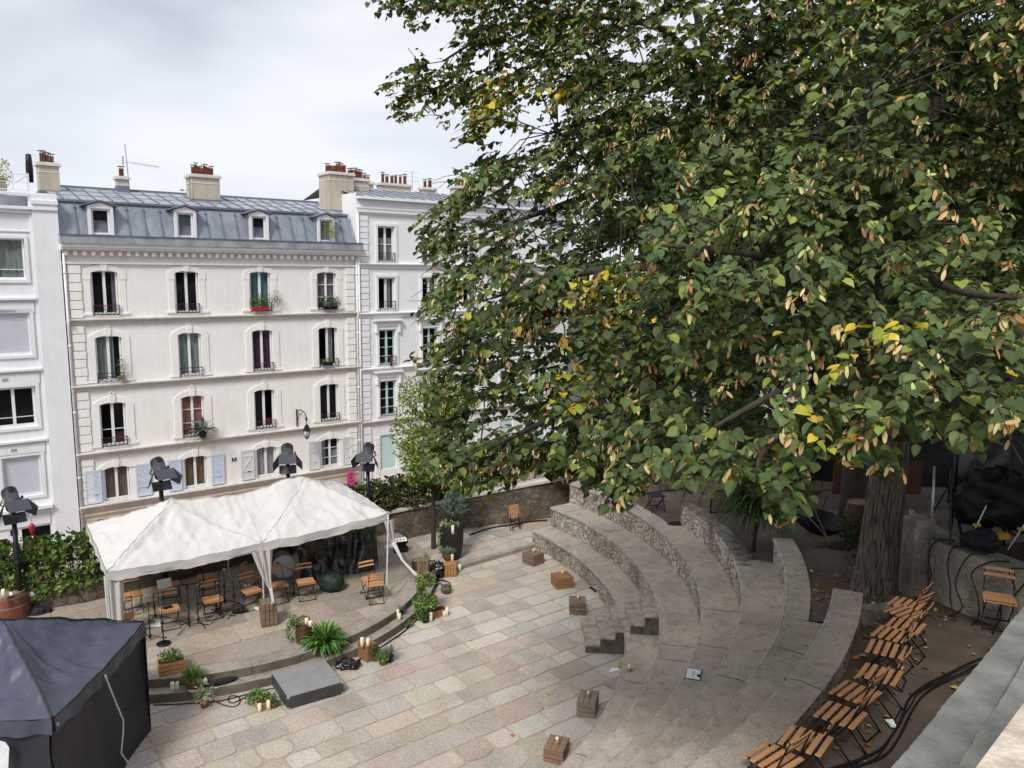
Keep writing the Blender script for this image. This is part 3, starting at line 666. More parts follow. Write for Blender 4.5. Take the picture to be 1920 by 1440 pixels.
def surround(P, x0, x1, z0, zs, zc, style, y=-.0):
    m = MB(); w_ = .28; t = .035
    ow = .32
    inn = [(q[0], q[1]) for q in archpoly(x0-.0, x1+.0, zs, zc)]
    zt = zc+.27
    outa = archpoly(x0-ow, x1+ow, zs+(.02 if style < 2 else .0), zt, 10)
    zb = zs-.28 if style == 0 else z0+.12 if style == 1 else zs-.02
    # arch band
    for i in range(10):
        q = [inn[i], outa[i], outa[i+1], inn[i+1]]
        m.add([(a, -t, b) for a, b in q]+[(a, 0, b) for a, b in q], [[0, 3, 2, 1], [1, 2, 6, 5], [0, 4, 7, 3]], 0)
    if style < 2:
        for sx, (xi, xo) in ((1, (x1, x1+ow)), (-1, (x0-ow, x0))):
            m.box(((xi+xo)/2, -t/2, (zs+.02+zb)/2), (abs(xo-xi), t, zs+.02-zb)); 
            if style == 0: m.box(((x1+.16) if sx > 0 else x0-.16, -t/2+.006, (z0+zb)/2), (.26, t-.012, zb-z0))
            m.box(((x1+.2) if sx > 0 else x0-.2, -t/2-.014, z0+.06), (.4, t+.028, .1))
    xm = (x0+x1)/2
    m.prismy([(xm-.09, zc-.03), (xm+.09, zc-.03), (xm+.14, zt+.02), (xm, zt+.09), (xm-.14, zt+.02)], -.075, 0)
    if style > 0:
        for dx, dz, r_ in ((0, .2, .055), (-.07, .12, .05), (.07, .12, .05)):
            m.lathe([(.001, 0), (r_, .01), (r_, .05), (.001, .06)], 8, M=Matrix.Translation((xm+dx, -.0, zt+dz)) @ Matrix.Rotation(R(90), 4, 'X'))
    return m.build('window_surround', MT['cream'], P, bevel=.008)
def quoins(P, x0, x1, z0, z1, mt, n, name='quoins'):
    m = MB(); h = (z1-z0)/n
    for i in range(n): m.box(((x0+x1)/2, -.035, z0+h*(i+.5)), (x1-x0-(.0 if i % 2 else .05), .07, h-.035))
    return m.build(name, mt, P, bevel=.012)
def course(P, x0, x1, z, mt, h=.24, d=.16, name='string_course'):
    m = MB(); m.prismy([(x0, z), (x1, z), (x1, z-.05), (x0, z-.05)], -d, 0); m.prismy([(x0, z-.05), (x1, z-.05), (x1, z-.12), (x0, z-.12)], -d*.72, 0); m.prismy([(x0, z-.12), (x1, z-.12), (x1, z-h), (x0, z-h)], -d*.38, 0)
    m.add([(x0, -d, z+.001), (x1, -d, z+.001), (x1, 0, z+.035), (x0, 0, z+.035)], [[0, 1, 2, 3]])
    return m.build(name, mt, P, bevel=.008)
XM0, XM1 = 5.43, 18.57
COLS = [(6.4, 7.44), (9.73, 10.75), (13.07, 14.07), (16.41, 17.43)]
ROWS = [(6.46, 8.34), (3.61, 5.60), (.81, 2.73), (-1.6, -.09)]
main = bldg('cream apartment building with blue-grey zinc mansard roof and arched windows')
ops = [(c[0], c[1], r[0], r[1]) for r in ROWS for c in COLS]
bw = [(9.9, 10.7, -3.6, -2.55), (15.2, 16.6, -3.4, -2.35)]
m = MB(); facade(m, XM0, XM1, -1.9, 9.4, ops)
for c in COLS:
    for r in ROWS: headfill(m, c[0], c[1], r[1]-.11, r[1])
m.add([(XM0, 0, -7), (XM0, 9, -7), (XM0, 9, 9.4), (XM0, 0, 9.4)], [[0, 1, 2, 3]]); m.add([(XM1, 0, -7), (XM1, 9, -7), (XM1, 9, 9.4), (XM1, 0, 9.4)], [[0, 1, 2, 3]])
m.build('wall', MT['cream'], main)
m = MB(); facade(m, XM0+.02, XM1-.02, -7, -1.9, bw, y=-.03); m.build('basement_wall', MT['base'], main)
m = MB()
for x0, x1, z0, z1 in bw:
    wdw = window(main, x0+.1, x1-.1, z0, z1-.05, y=.1, bars=(.5,)); mb = MB()
    for i in range(7): mb.box((x0+(x1-x0)*(i+.5)/7, -.02, (z0+z1)/2), (.02, .02, z1-z0))
    mb.build('window_bars', MT['iron'], main)
    ms_ = MB(); ms_.prismy([(x0-.1, z0), (x0, z0), (x0, z1-.02), ((x0+x1)/2, z1+.1), (x1, z1-.02), (x1, z0), (x1+.1, z0), (x1+.1, z1+.06), ((x0+x1)/2, z1+.22), (x0-.1, z1+.06)], -.07, -.032); ms_.build('window_surround', MT['ledge'], main)
CW = {(0, 0): (('grey', (.35, .37, .42), .78, .98, 0, 1),), (0, 2): (('teal', (.16, .33, .36), .05, .95, 0, 1),), (0, 3): (('mauve', (.30, .25, .30), .1, .95, .3, 1),),
      (1, 0): (('sage', (.38, .47, .45), .04, .72, 0, 1),), (1, 1): (('sage', (.38, .47, .45), .04, .96, 0, 1),), (1, 2): (('purple', (.17, .05, .13), .04, .42, 0, 1), ('purple', (.17, .05, .13), .6, .96, 0, 1)), (1, 3): (('cream', (.55, .54, .5), .5, .82, 0, 1),),
      (2, 0): (('plum', (.14, .05, .08), .5, .98, 0, .3),), (2, 1): (('salmon', (.6, .25, .18), .04, .96, 0, 1),), (2, 2): (('red', (.12, .02, .02), .5, .98, 0, .25),),
      (3, 0): (('taupe', (.27, .21, .16), .04, .96, 0, 1),), (3, 1): (('ochre', (.30, .20, .11), .04, .96, 0, 1),), (3, 2): (('lace', (.6, .62, .66), .04, .96, 0, 1),), (3, 3): (('lace', (.6, .62, .66), .1, .3, 0, 1), ('lace', (.6, .62, .66), .6, .96, 0, .6))}
for ri, r in enumerate(ROWS):
    for ci, c in enumerate(COLS):
        bars = (.33, .66) if (ri, ci) in ((0, 3), (2, 1), (3, 3)) else (.38,) if (ri, ci) == (2, 0) else ()
        op = {(1, 3): 0, (2, 0): 0, (2, 2): 1}.get((ri, ci))
        window(main, c[0]+.02, c[1]-.02, r[0]+.02, r[1]-.005, bars=bars, curtain=CW.get((ri, ci)), open_=op)
        surround(main, c[0], c[1], r[0], r[1]-.11, r[1], (0, 1, 1, 2)[ri])
        if ri < 3: railing(main, c[0]+.02, c[1]-.02, r[0], .40 if ri else .42, style=1 if (ri, ci) in ((1, 0), (1, 1)) else 0, top='redrail' if (ri, ci) not in ((1, 0), (1, 1)) else 'iron')
        else: course(main, c[0]-.12, c[1]+.12, r[0]-.02, MT['ledge'], .1, .12, 'window_sill')
for z, d in ((6.32, .2), (3.53, .2), (.65, .22), (-1.66, .24)): course(main, XM0-.05, XM1+.04, z, MT['ledge'], d=d)
course(main, XM0, XM1, -2.05, MT['base'], .3, .1, 'plinth_band')
for a, b in ((XM0+.13, XM0+.62), (XM1-.64, XM1-.15)):
    for z0, z1, n in ((6.36, 8.55, 6), (3.57, 6.06, 7), (.69, 3.27, 7), (-1.62, .38, 6)): quoins(main, a, b, z0, z1, MT['cream'], n)
# cornice and dentils
m = MB()
for z0, z1, d in ((9.28, 9.42, .42), (9.18, 9.28, .34), (8.6, 8.68, .1), (9.12, 9.18, .2)): m.prismy([(XM0-.1, z0), (XM1+.12, z0), (XM1+.12, z1), (XM0-.1, z1)], -d, .02)
x = XM0+.1
while x < XM1: m.box((x, -.12, 9.03), (.15, .24, .16)); m.box((x, -.07, 8.93), (.12, .14, .06)); x += .335
x = XM0
while x < XM1: m.box((x, -.19, 9.15), (.05, .06, .05)); x += .11
m.build('cornice', MT['cream'], main)
for sx, dz in ((XM0+.02, 0), (XM1-.05, 0)):
    m = MB()
    m.tube([(sx, -.1, 9.3), (sx, -.1, 6.5), (sx, -.24, 6.25), (sx, -.1, 6.0), (sx, -.1, -6)], .055, 8)
    for z in (8.2, 5.2, 2.4, -.4, -3): m.lathe([(.07, 0), (.075, .03), (.07, .08)], 8, (sx, -.1, z))
    m.build('downpipe', MT['pvc'], main)
# mansard roof
rf = empty('roof', (0, 0, 0)); rf.parent = main
m = MB()
zg, zb, zr = 9.42, 11.14, 12.02; x0, x1 = XM0-.12, XM1+.14
m.prismy([(x0, zg), (x1, zg), (x1, zg+.33), (x0, zg+.33)], -.5, .1, 1)
m.prismy([(x0, zg+.33), (x1, zg+.33), (x1, zg+.37), (x0, zg+.37)], -.54, -.1, 2)
ys, yb, yr = 0.0, .62, 4.1
m.add([(x0, ys, zg+.3), (x1, ys, zg+.3), (x1-.28, yb, zb), (x0+.05, yb, zb)], [[0, 1, 2, 3]])
m.add([(x0+.05, yb-.1, zb), (x1-.28, yb-.1, zb), (x1-.28, yb-.1, zb+.09), (x0+.05, yb-.1, zb+.09), (x0+.05, yb+.2, zb+.12), (x1-.28, yb+.2, zb+.12)], [[0, 1, 2, 3], [3, 2, 5, 4]], 2)
m.add([(x0+.05, yb, zb+.08), (x1-.28, yb, zb+.08), (x1-.28, yr, zr), (x0+.05, yr, zr), (x0, 8.2, zb), (x1, 8.2, zb)], [[0, 1, 2, 3], [3, 2, 5, 4]], 1)
m.add([(x1, ys, zg+.3), (x1, 8, zg), (x1-.28, yr, zr), (x1-.28, yb, zb)], [[0, 1, 2, 3]])
m.add([(x0, ys, zg+.3), (x0, 8, zg), (x0+.05, yr, zr), (x0+.05, yb, zb)], [[3, 2, 1, 0]])
m.build('mansard', [MT['zinc'], MT['zinc2'], MT['zincedge']], rf)
m = MB(); xx = x0+.75; i = 0
DOR = [(6.44, 7.41), (9.83, 10.77), (13.14, 14.06), (16.5, 17.4)]
while xx < x1-.35:
    if not any(a-.1 < xx < b+.1 for a, b in DOR):
        m.bar((xx, ys-.02, zg+.36), (xx, yb-.02, zb), .045, .05); m.lathe([(.03, 0), (.05, .04), (.05, .1), (.03, .14)], 6, (xx, yb-.14, zb-.3))
    xx += .66
xx = x0+.4
while xx < x1-.4:
    m.bar((xx, yb+.05, zb+.12), (xx, yr, zr+.02), .04, .05); xx += .62
m.bar((x0, yr, zr+.03), (x1-.3, yr, zr+.03), .16, .08)
for k in (.35, .68): m.bar((x0+.1, yb+(yr-yb)*k, zb+.09+(zr-zb-.08)*k), (x1-.3, yb+(yr-yb)*k, zb+.09+(zr-zb-.08)*k), .02, .02)
m.build('standing_seams', MT['zincedge'], rf)
for i, (a, b) in enumerate(DOR):
    dm = MB(); z0, z1 = 9.72, 10.98; xm = (a+b)/2
    for sx in (a+.06, b-.06): dm.box((sx, .25, (z0+z1)/2), (.12, .6, z1-z0))
    dm.box((xm, .25, z1-.05), (b-a-.24, .6, .1)); dm.box((xm, .2, z0+.03), (b-a-.24, .5, .08))
    dm.box((a-.015, .45, (z0+z1)/2), (.03, .8, z1-z0), mi=1); dm.box((b+.015, .45, (z0+z1)/2), (.03, .8, z1-z0), mi=1)
    dm.prismy([(a, z1), (b, z1), (xm, z1+.16)], -.05, .7)
    for s_ in (-1, 1): dm.add([(xm, -.14, z1+.25), (xm+s_*(b-a)/2+s_*.2, -.14, z1+.04), (xm+s_*(b-a)/2+s_*.2, .9, z1+.04), (xm, .9, z1+.25), (xm, -.14, z1+.19), (xm+s_*(b-a)/2+s_*.2, -.14, z1-.01), (xm+s_*(b-a)/2+s_*.2, .9, z1-.01), (xm, .9, z1+.19)], [[0, 1, 2, 3], [4, 7, 6, 5], [0, 4, 5, 1], [1, 5, 6, 2]], 2)
    d_ = dm.build('dormer', [MT['pvc'], MT['zinc'], MT['zincedge']], rf)
    # the dormer's window frame and pane as its sub-parts sit under the roof object
    fm_ = MB(); fa, fb, fz0, fz1 = a+.13, b-.13, z0+.08, z1-.1
    for q in (((fa+.04), .08, (fz0+fz1)/2, .08, fz1-fz0), ((fb-.04), .08, (fz0+fz1)/2, .08, fz1-fz0)): fm_.box((q[0], q[1], q[2]), (q[3], .06, q[4]))
    fm_.box((xm, .08, fz0+.04), (fb-fa-.16, .06, .08)); fm_.box((xm, .08, fz1-.04), (fb-fa-.16, .06, .08))
    fm_.build('dormer_window', MT['pvc'], rf)
    pm = MB(); pm.add([(fa+.05, .09, fz0+.05), (fb-.05, .09, fz0+.05), (fb-.05, .09, fz1-.05), (fa+.05, .09, fz1-.05)], [[0, 1, 2, 3]]); pm.build('dormer_pane', MT['glass'], rf)
    pm = MB(); pm.add([(fa, .3, fz0), (fb, .3, fz0), (fb, .3, fz1), (fa, .3, fz1)], [[0, 1, 2, 3]])
    pm.build('dormer_curtain' if i in (1, 3) else 'room', curtainmat('sage', (.38, .47, .45)) if i == 1 else curtainmat('cream', (.55, .54, .5)) if i == 3 else MT['dark'], rf)
def chimney(P, x0, x1, y0, y1, z0, z1, pots, potr=.09, poth=.34, lids=True, style='chim', leadbase=True):
    m = MB(); cx_, cy_ = (x0+x1)/2, (y0+y1)/2
    m.box((cx_, cy_, (z0+z1)/2), (x1-x0, y1-y0, z1-z0)); o = m.build('chimney', MT[style], P)
    m = MB(); m.box((cx_, cy_, z1+.03), (x1-x0+.16, y1-y0+.16, .09)); m.box((cx_, cy_, z1+.1), (x1-x0+.08, y1-y0+.08, .06)); m.box((cx_, cy_, z1-.28), (x1-x0+.03, y1-y0+.03, .05))
    if leadbase: m.box((cx_, cy_, z0+.35), (x1-x0+.05, y1-y0+.05, .3), mi=1)
    m.build('chimney_cap', [MT['ledge'], MT['zincedge']], o)
    rg = random.Random(int(x0*100))
    for k in range(pots):
        px_ = x0+.12+(x1-x0-.24)*(k+.5)/pots; py_ = cy_+rg.uniform(-.05, .05); h = poth*rg.uniform(.85, 1.15); r_ = potr*rg.uniform(.85, 1.1)
        m = MB(); m.lathe([(r_, 0), (r_*.92, h*.8), (r_*1.08, h*.82), (r_*1.08, h*.92), (r_*.9, h)], 10, (px_, py_, z1+.12)); m.build('chimney_pot', MT['pot'], o)
        if lids and rg.random() < .8:
            m = MB(); zt = z1+.12+h
            for a in (0, 2.1, 4.2): m.bar((px_+r_*.7*math.cos(a), py_+r_*.7*math.sin(a), zt-.03), (px_+r_*.7*math.cos(a), py_+r_*.7*math.sin(a), zt+.09), .014)
            m.lathe([(r_*1.7, 0), (r_*1.6, .02), (.01, .035)], 10, (px_, py_, zt+.08)); m.build('pot_lid', MT['zincedge'], o)
    return o
def fl(px, py, y=0.0):
    d = ray(px, py); t = (OFF-y)/(d[0]*N[0]+d[1]*N[1]); return (d[0]*U[0]+d[1]*U[1])*t, d[2]*t+CAMZ
chimney(rf, 5.15, 5.92, 2.6, 3.3, 11.2, 12.75, 3, .1, .36)
chimney(rf, 8.4, 8.86, 3.6, 4.1, 11.7, 12.5, 1, .11, .38)
chimney(rf, 11.35, 12.62, 2.3, 3.3, 11.2, 12.72, 7, .085, .42)
chimney(rf, 17.95, 19.3, 1.6, 2.9, 11.0, 13.3, 6, .11, .42)
m = MB(); m.bar((8.95, 3.8, 11.7), (8.85, 3.8, 14.1), .035); m.bar((8.87, 3.8, 13.3), (10.3, 3.8, 13.2), .02); m.bar((8.6, 3.8, 12.6), (8.9, 3.8, 12.6), .03)
for i in range(12): m.bar((9.15+i*.1, 3.72, 13.27-i*.008), (9.15+i*.1, 3.88, 13.27-i*.008), .012); m.bar((9.15+i*.1, 3.8, 13.2-i*.008), (9.15+i*.1, 3.8, 13.33-i*.008), .01)
m.box((8.72, 3.8, 13.35), (.03, .3, .4)); m.build('tv_antenna', MT['steel'], main)
m = MB(); m.bar((11.2, 2.2, 11.2), (11.2, 2.2, 12.7), .03); m.bar((11.2, 2.2, 12.1), (10.85, 2.2, 12.0), .02); m.lathe([(.01, 0), (.08, .03), (.1, .06)], 8, (10.8, 2.1, 12.0)); m.build('dish_mast', MT['zincedge'], main)
# shutters of the ground floor
def shutter(P, xc, w_, z0, z1, mt, style, y=-.05):
    m = MB(); h = z1-z0; xm = xc
    m.box((xm, y, (z0+z1)/2), (w_, .03, h))
    fr = .05
    for sx in (-1, 1): m.box((xm+sx*(w_/2-fr/2), y-.022, (z0+z1)/2), (fr, .022, h))
    for zz in (z0+.04, z1-.04, z0+h*(.62 if style == 'slat' else .3)): m.box((xm, y-.022, zz), (w_-2*fr, .022, .08))
    if style == 'z':
        m.box((xm, y-.022, z1-.3), (w_-2*fr, .022, .08)); m.bar((xm-w_/2+.06, y-.022, z0+h*.34), (xm+w_/2-.06, y-.022, z1-.34), .07, .02, up=(0, 1, 0))
    else:
        z_ = z0+h*(.66 if style == 'slat' else .36)
        while z_ < z1-.1: m.box((xm, y-.018, z_), (w_-2*fr, .02, .022), rz=Matrix.Rotation(R(35), 4, 'X')); z_ += .055
    o = m.build('shutter', mt, P)
    m = MB(); m.box((xm+.05, y-.045, z0+h*.28), (.12, .02, .03)); m.build('latch', MT['blackm'] if style == 'z' else mt, o); return o
for xc, w_, mt, st in ((5.98, .62, 'shutblue', 'louvre'), (7.98, .6, 'shutblue', 'louvre'), (9.3, .58, 'shutblue', 'louvre'), (11.22, .58, 'shutblue', 'louvre'),
                       (12.62, .62, 'shutwhite', 'z'), (14.52, .6, 'shutwhite', 'z'), (16.0, .56, 'shutwhite', 'slat'), (17.86, .56, 'shutwhite', 'slat')):
    shutter(main, xc, w_, -1.58, -.12, MT[mt], st)
# house number plate
def textobj(body, size, mt, parent, M, ext=.002, name='lettering'):
    cu = bpy.data.curves.new(name, 'FONT'); cu.body = body; cu.size = size; cu.extrude = ext; cu.align_x = 'CENTER'; cu.align_y = 'CENTER'; cu.materials.append(mt)
    tmp = bpy.data.objects.new('tmp', cu); col.objects.link(tmp); bpy.context.view_layer.update()
    me = bpy.data.meshes.new_from_object(tmp.evaluated_get(bpy.context.evaluated_depsgraph_get())); bpy.data.objects.remove(tmp); bpy.data.curves.remove(cu)
    o = bpy.data.objects.new(name, me); link(o, parent); o.matrix_local = M; return o
MT['enamel'] = mat('blue_enamel', (.03, .035, .09), rough=.3); MT['greyplate'] = mat('grey_plate', (.42, .42, .4), rough=.7)
FM = Matrix.Rotation(R(90), 4, 'X')
m = MB(); m.box((0, 0, 0), (.26, .02, .2)); o = m.build('number_plate', MT['paper'], main); o.location = (12.0, -.012, -.5)
m = MB(); m.box((0, -.003, 0), (.23, .02, .17)); m.build('plate_face', MT['enamel'], o)
textobj('9', .17, MT['paper'], o, Matrix.Translation((0, -.0155, 0)) @ FM, name='numeral')
# ---------------- left building
lb = bldg('pale grey white apartment building with wide flat windows and roof terrace at the left edge')
XL0, XL1 = -9, 5.33
LW = [(2.2, 4.12, 7.95, 9.56), (2.1, 4.12, 4.95, 6.66), (2.55, 4.12, 2.02, 3.68), (2.75, 4.12, -.85, .83)]
dl = [(2.75, 3.55, -6, -2.35), (4.62 - .9, 4.62, -6, -2.18)]
m = MB(); allo = LW+[(a-4.2, b-4.2, c, d) for a, b, c, d in LW]+[(1.6, 2.75, -6, -2.5), (3.25, 4.3, -6, -2.2)]
facade(m, XL0, 4.45, -7, 10.6, allo)
m.box((4.9, .3, 2.2), (.9, .9, 18.2)); m.add([(XL0, 0, 10.6), (4.45, 0, 10.6), (4.45, 9, 10.6), (XL0, 9, 10.6)], [[0, 1, 2, 3]]); m.build('wall', MT['white'], lb)
m = MB(); m.box((4.4, -.03, 2), (.1, .06, 18)); 
for z, d, h in ((11.3, .12, .1), (10.75, .22, .12), (10.6, .12, .1), (9.85, .05, .06), (7.2, .16, .1), (4.35, .16, .1), (1.45, .16, .1), (-1.35, .3, .14)):
    m.box(((XL0+4.4)/2 if z < 10 else (XL0+5.35)/2, -d/2, z), ((4.4-XL0) if z < 10 else 5.35-XL0, d, h))
for z in (6.85, 4.0, 1.12, -1.9): m.box(((XL0+4.3)/2, -.03, z), (4.3-XL0, .06, .42))
m.box((4.9, -.18, 11.0), (.95, .1, .16)); m.build('mouldings', MT['white'], lb, bevel=.01)
for i, (a, b, c, d) in enumerate(LW):
    for sh in (0, -4.2):
        if i in (1, 3):
            sm_ = MB(); z_ = c+.12
            while z_ < d-.05: sm_.box(((a+b)/2+sh, .1, z_), (b-a-.14, .03, .05)); z_ += .056
            sm_.box(((a+b)/2+sh, .13, (c+d)/2), (b-a-.14, .02, d-c)); sm_.build('roller_shutter', MT['roll'], lb)
            window(lb, a+sh+.01, b+sh-.01, c, d, y=.08, split=False, room=False)
        elif i == 0: window(lb, a+sh+.01, b+sh-.01, c, d, bars=(.25,), curtain=(('greygreen', (.38, .45, .42), .03, .97, 0, 1),))
        else: window(lb, a+sh+.01, b+sh-.01, c, d, bars=(.25,), fw=.1)
        fm_ = MB()
        for q in ((a+sh-.06, (c+d)/2, .12, d-c+.24), (b+sh+.06, (c+d)/2, .12, d-c+.24)): fm_.box((q[0], -.03, q[1]), (q[2], .06, q[3]))
        for zz in (c-.06, d+.06): fm_.box(((a+b)/2+sh, -.03, zz), (b-a, .06, .12))
        fm_.build('window_surround', MT['white'], lb)
for k, zz in enumerate((6.85, 4.0, 1.12)):
    m = MB(); m.box((3.0+.1*k, -.065, zz), (.2, .02, .12)); m.build('air_vent', MT['greyplate'], lb)
for a, b, zt in ((1.6, 2.75, -2.5), (3.25, 4.3, -2.2)):
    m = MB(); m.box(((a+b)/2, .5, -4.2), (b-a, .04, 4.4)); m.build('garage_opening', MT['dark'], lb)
m = MB(); m.box((0, 0, 0), (.26, .02, .22)); o = m.build('number_plate', MT['dark'], lb); o.location = (2.98, -.012, -2.3); textobj('7', .18, MT['paper'], o, Matrix.Translation((0, -.0125, 0)) @ FM, name='numeral')
m = MB()
for zz in (11.45, 11.75, 12.05): m.bar((XL0, -.0, zz), (4.42, 0, zz), .03 if zz < 12 else .045)
for xx in (-4.8, -3.0, -1.2, .6, 2.1, 3.9): m.bar((xx, 0, 11.3), (xx, 0, 12.05), .035)
m.bar((4.42, 0, 11.2), (4.42, 0, 12.1), .07); m.bar((4.42, 0, 12.05), (4.42, 4, 12.05), .03); m.build('terrace_railing', MT['pvc'], lb)
m = MB(); m.box((-2, 4, 10.95), (13, 6, .7)); m.build('roof', MT['zinc2'], lb)
chimney(lb, 1.9, 2.75, 4.5, 5.2, 11.0, 12.1, 1, .14, .4, leadbase=False); chimney(lb, 3.5, 4.2, 5.2, 5.7, 11.0, 12.3, 0, leadbase=False)
m = MB(); m.lathe([(.13, 0), (.15, .6), (.13, .9), (.11, 1.2), (.04, 1.23)], 8, (fl(57, 342, 4.4)[0], 4.4, fl(57, 342, 4.4)[1])); m.build('flue', MT['blackm'], lb)
# ---------------- right building
rb = bldg('bright white corner apartment building with quoins beside the cream block')
XR0, XR1 = 18.62, 33.0
RC = [(19.8, 20.76), (22.45, 23.38), (25.1, 26.05), (27.8, 28.75), (30.4, 31.3)]
RR = [(8.88, 10.68), (6.38, 8.06), (3.48, 5.34), (.72, 2.62), (-2.2, -.3)]
ops = [(c[0], c[1], r[0] + (.0), r[1]-(.62 if (i == 0 and j > 0) else 0)) for j, c in enumerate(RC) for i, r in enumerate(RR)]
m = MB(); facade(m, XR0, XR1, -6, 12.1, ops); m.add([(XR0, 0, 9), (XR0, 0, 12.3), (XR0, 7, 12.3), (XR0, 7, 9)], [[0, 1, 2, 3]]); m.add([(XR1, 0, -6), (XR1, 9, -6), (XR1, 9, 12.1), (XR1, 0, 12.1)], [[0, 1, 2, 3]]); m.build('wall', MT['white2'], rb)
for j, c in enumerate(RC):
    for i, r in enumerate(RR):
        z1 = r[1]-(.62 if (i == 0 and j > 0) else 0)
        fr = 'mint' if i in (2, 3) else 'pvc'
        if i == 4:
            sm_ = MB(); sm_.box(((c[0]+c[1])/2, .1, (r[0]+z1)/2), (c[1]-c[0], .04, z1-r[0])); sm_.build('mint_shutter', MT['mint'], rb); continue
        window(rb, c[0]+.01, c[1]-.01, r[0], z1, frame=fr, bars=(.25, .5, .75) if i in (2, 3) else (.5,) if i == 0 else (),
               curtain=(('greygreen', (.38, .45, .42), .05, .95, 0, .7),) if i == 0 else (('offwhite', (.55, .53, .45), .45, .85, 0, 1),) if i == 1 else None, open_=0 if i == 1 else None)
        railing(rb, c[0]+.03, c[1]-.03, r[0], .45, style=2 if i else 0)
        sm_ = MB()
        for sx in (c[0]-.09, c[1]+.09): sm_.box((sx, -.035, (r[0]+z1)/2), (.14, .07, z1-r[0]))
        sm_.box(((c[0]+c[1])/2, -.035, z1+.09), (c[1]-c[0]+.36, .07, .16))
        if i >= 2:
            sm_.box(((c[0]+c[1])/2, -.06, z1+.32), (c[1]-c[0]+.5, .1, .28)); sm_.box(((c[0]+c[1])/2, -.13, z1+.5), (c[1]-c[0]+.72, .26, .08))
            for sx in (c[0]-.2, c[1]+.2): sm_.box((sx, -.08, z1+.05), (.1, .16, .4))
        sm_.build('window_surround', MT['white2'], rb, bevel=.008)
for z in (8.78, 6.24, 3.35, .55): course(rb, XR0, XR1, z, MT['ledge'] if z < 1 else MT['white2'], d=.18)
course(rb, XR0, XR1, -2.7, MT['ledge'], .12, .06)
m = MB()
for z0, z1, d in ((12.0, 12.12, .3), (11.55, 11.62, .1), (11.35, 11.42, .16), (11.25, 11.35, .08)): m.prismy([(XR0, z0), (XR1, z0), (XR1, z1), (XR0, z1)], -d, .01)
m.build('cornice', MT['white2'], rb)
for z0, z1, n in ((8.82, 11.2, 8), (6.3, 8.5, 7), (3.4, 5.95, 8), (.6, 3.08, 8), (-5, .25, 13)): quoins(rb, XR0+.12, XR0+.62, z0, z1, MT['white2'], n)
for xa, xb in ((19.45, 19.75), (20.85, 22.4), (23.4, 25.05)):
    m = MB()
    for k in range(9): m.box(((xa+xb)/2, -.01, -4.6+k*.5), (xb-xa-.02, .04, .46))
    m.build('rustication', MT['white2'], rb, bevel=.01)
m = MB(); m.add([(XR0, -.25, 12.12), (XR1, -.25, 12.12), (XR1, 3.8, 12.95), (XR0, 3.8, 12.95), (XR1, 8, 12), (XR0, 8, 12)], [[0, 1, 2, 3], [3, 2, 4, 5]])
x = XR0+.3
while x < XR1: m.bar((x, -.2, 12.16), (x, 3.8, 12.98), .035, .04, 1); x += .6
m.build('roof', [MT['zinc2'], MT['zincedge']], rb)
chimney(rb, 19.35, 20.5, 2.2, 3.1, 12.0, 13.15, 5, .1, .42); chimney(rb, 20.6, 21.2, 3.0, 3.6, 12.2, 13.1, 2, .09, .35); chimney(rb, 21.75, 23.7, 3.2, 3.7, 12.3, 13.15, 6, .09, .45); chimney(rb, 24.6, 25.4, 3.3, 3.8, 12.3, 13.1, 2, .1, .4); chimney(rb, 26.6, 27.8, 3, 3.6, 12.3, 13.3, 4); chimney(rb, 29.3, 30.6, 3, 3.6, 12.3, 13.4, 4)
m = MB(); m.bar((23.9, 3.4, 13), (23.9, 3.4, 14.1), .025)
for z in (13.5, 13.75, 14.0): m.bar((23.45, 3.4, z), (24.4, 3.4, z), .012)
m.build('tv_antenna', MT['steel'], rb)
m = MB(); m.tube([(XR0+.02, -.1, 11.3), (XR0+.02, -.1, -5)], .06, 8); m.build('downpipe', MT['white2'], rb)
m = MB(); m.box((23.0, -.28, 3.9), (0.1, .1, .1))
# a further block closing the street on the right
fb = empty('apartment_building', (17.5, 47, 0), R(75), 'white apartment block glimpsed far behind the big tree foliage', 'building')
m = MB(); ops = [(x, x+1, z, z+1.7) for x in range(-8, 12, 3) for z in (-1, 2, 5, 8)]; facade(m, -10, 14, -5, 11.5, ops); m.add([(14, 0, -5), (14, 9, -5), (14, 9, 11.5), (14, 0, 11.5)], [[0, 1, 2, 3]]); m.add([(-10, 0, -5), (-10, 9, -5), (-10, 9, 11.5), (-10, 0, 11.5)], [[3, 2, 1, 0]]); m.build('wall', MT['white2'], fb)
for o_ in ops: window(fb, *o_, bars=(.5,))
m = MB(); m.add([(-10.3, -.3, 11.5), (14.3, -.3, 11.5), (14.3, 4, 13), (-10.3, 4, 13), (14.3, 9, 11.5), (-10.3, 9, 11.5)], [[0, 1, 2, 3], [3, 2, 4, 5]]); m.build('roof', MT['zinc2'], fb)
# pink arrow panel and wall lantern
MT['pink'] = mat('pink_panel', (.6, .07, .25), rough=.5, var=.1)
ps = empty('arrow_sign', (N[0]*(OFF+.35)+U[0]*17.85, N[1]*(OFF+.35)+U[1]*17.85, 0), UROT, 'tall pink arrow shaped street panel against the sandy basement wall', 'sign')
m = MB(); m.prismy([(-.2, -3.0), (.2, -3.0), (.2, -2.0), (0, -1.74), (-.2, -2.0)], -.03, .03); m.build('panel', MT['pink'], ps)
MT['pinkdark'] = mat('dark_pink_print', (.3, .01, .1), rough=.5)
for k, (t_, z_, s_) in enumerate((('O', -2.22, .2), ('LA', -2.45, .16), ('RUE', -2.62, .15), ('EST', -2.78, .15))): pass
m = MB(); m.prismy([(-.18, -2.06), (.18, -2.06), (.18, -2.03), (-.18, -2.03)], -.036, -.031); m.prismy([(-.03, -2.3), (.03, -2.3), (.05, -2.2), (0, -2.12), (-.05, -2.2)], -.036, -.031)
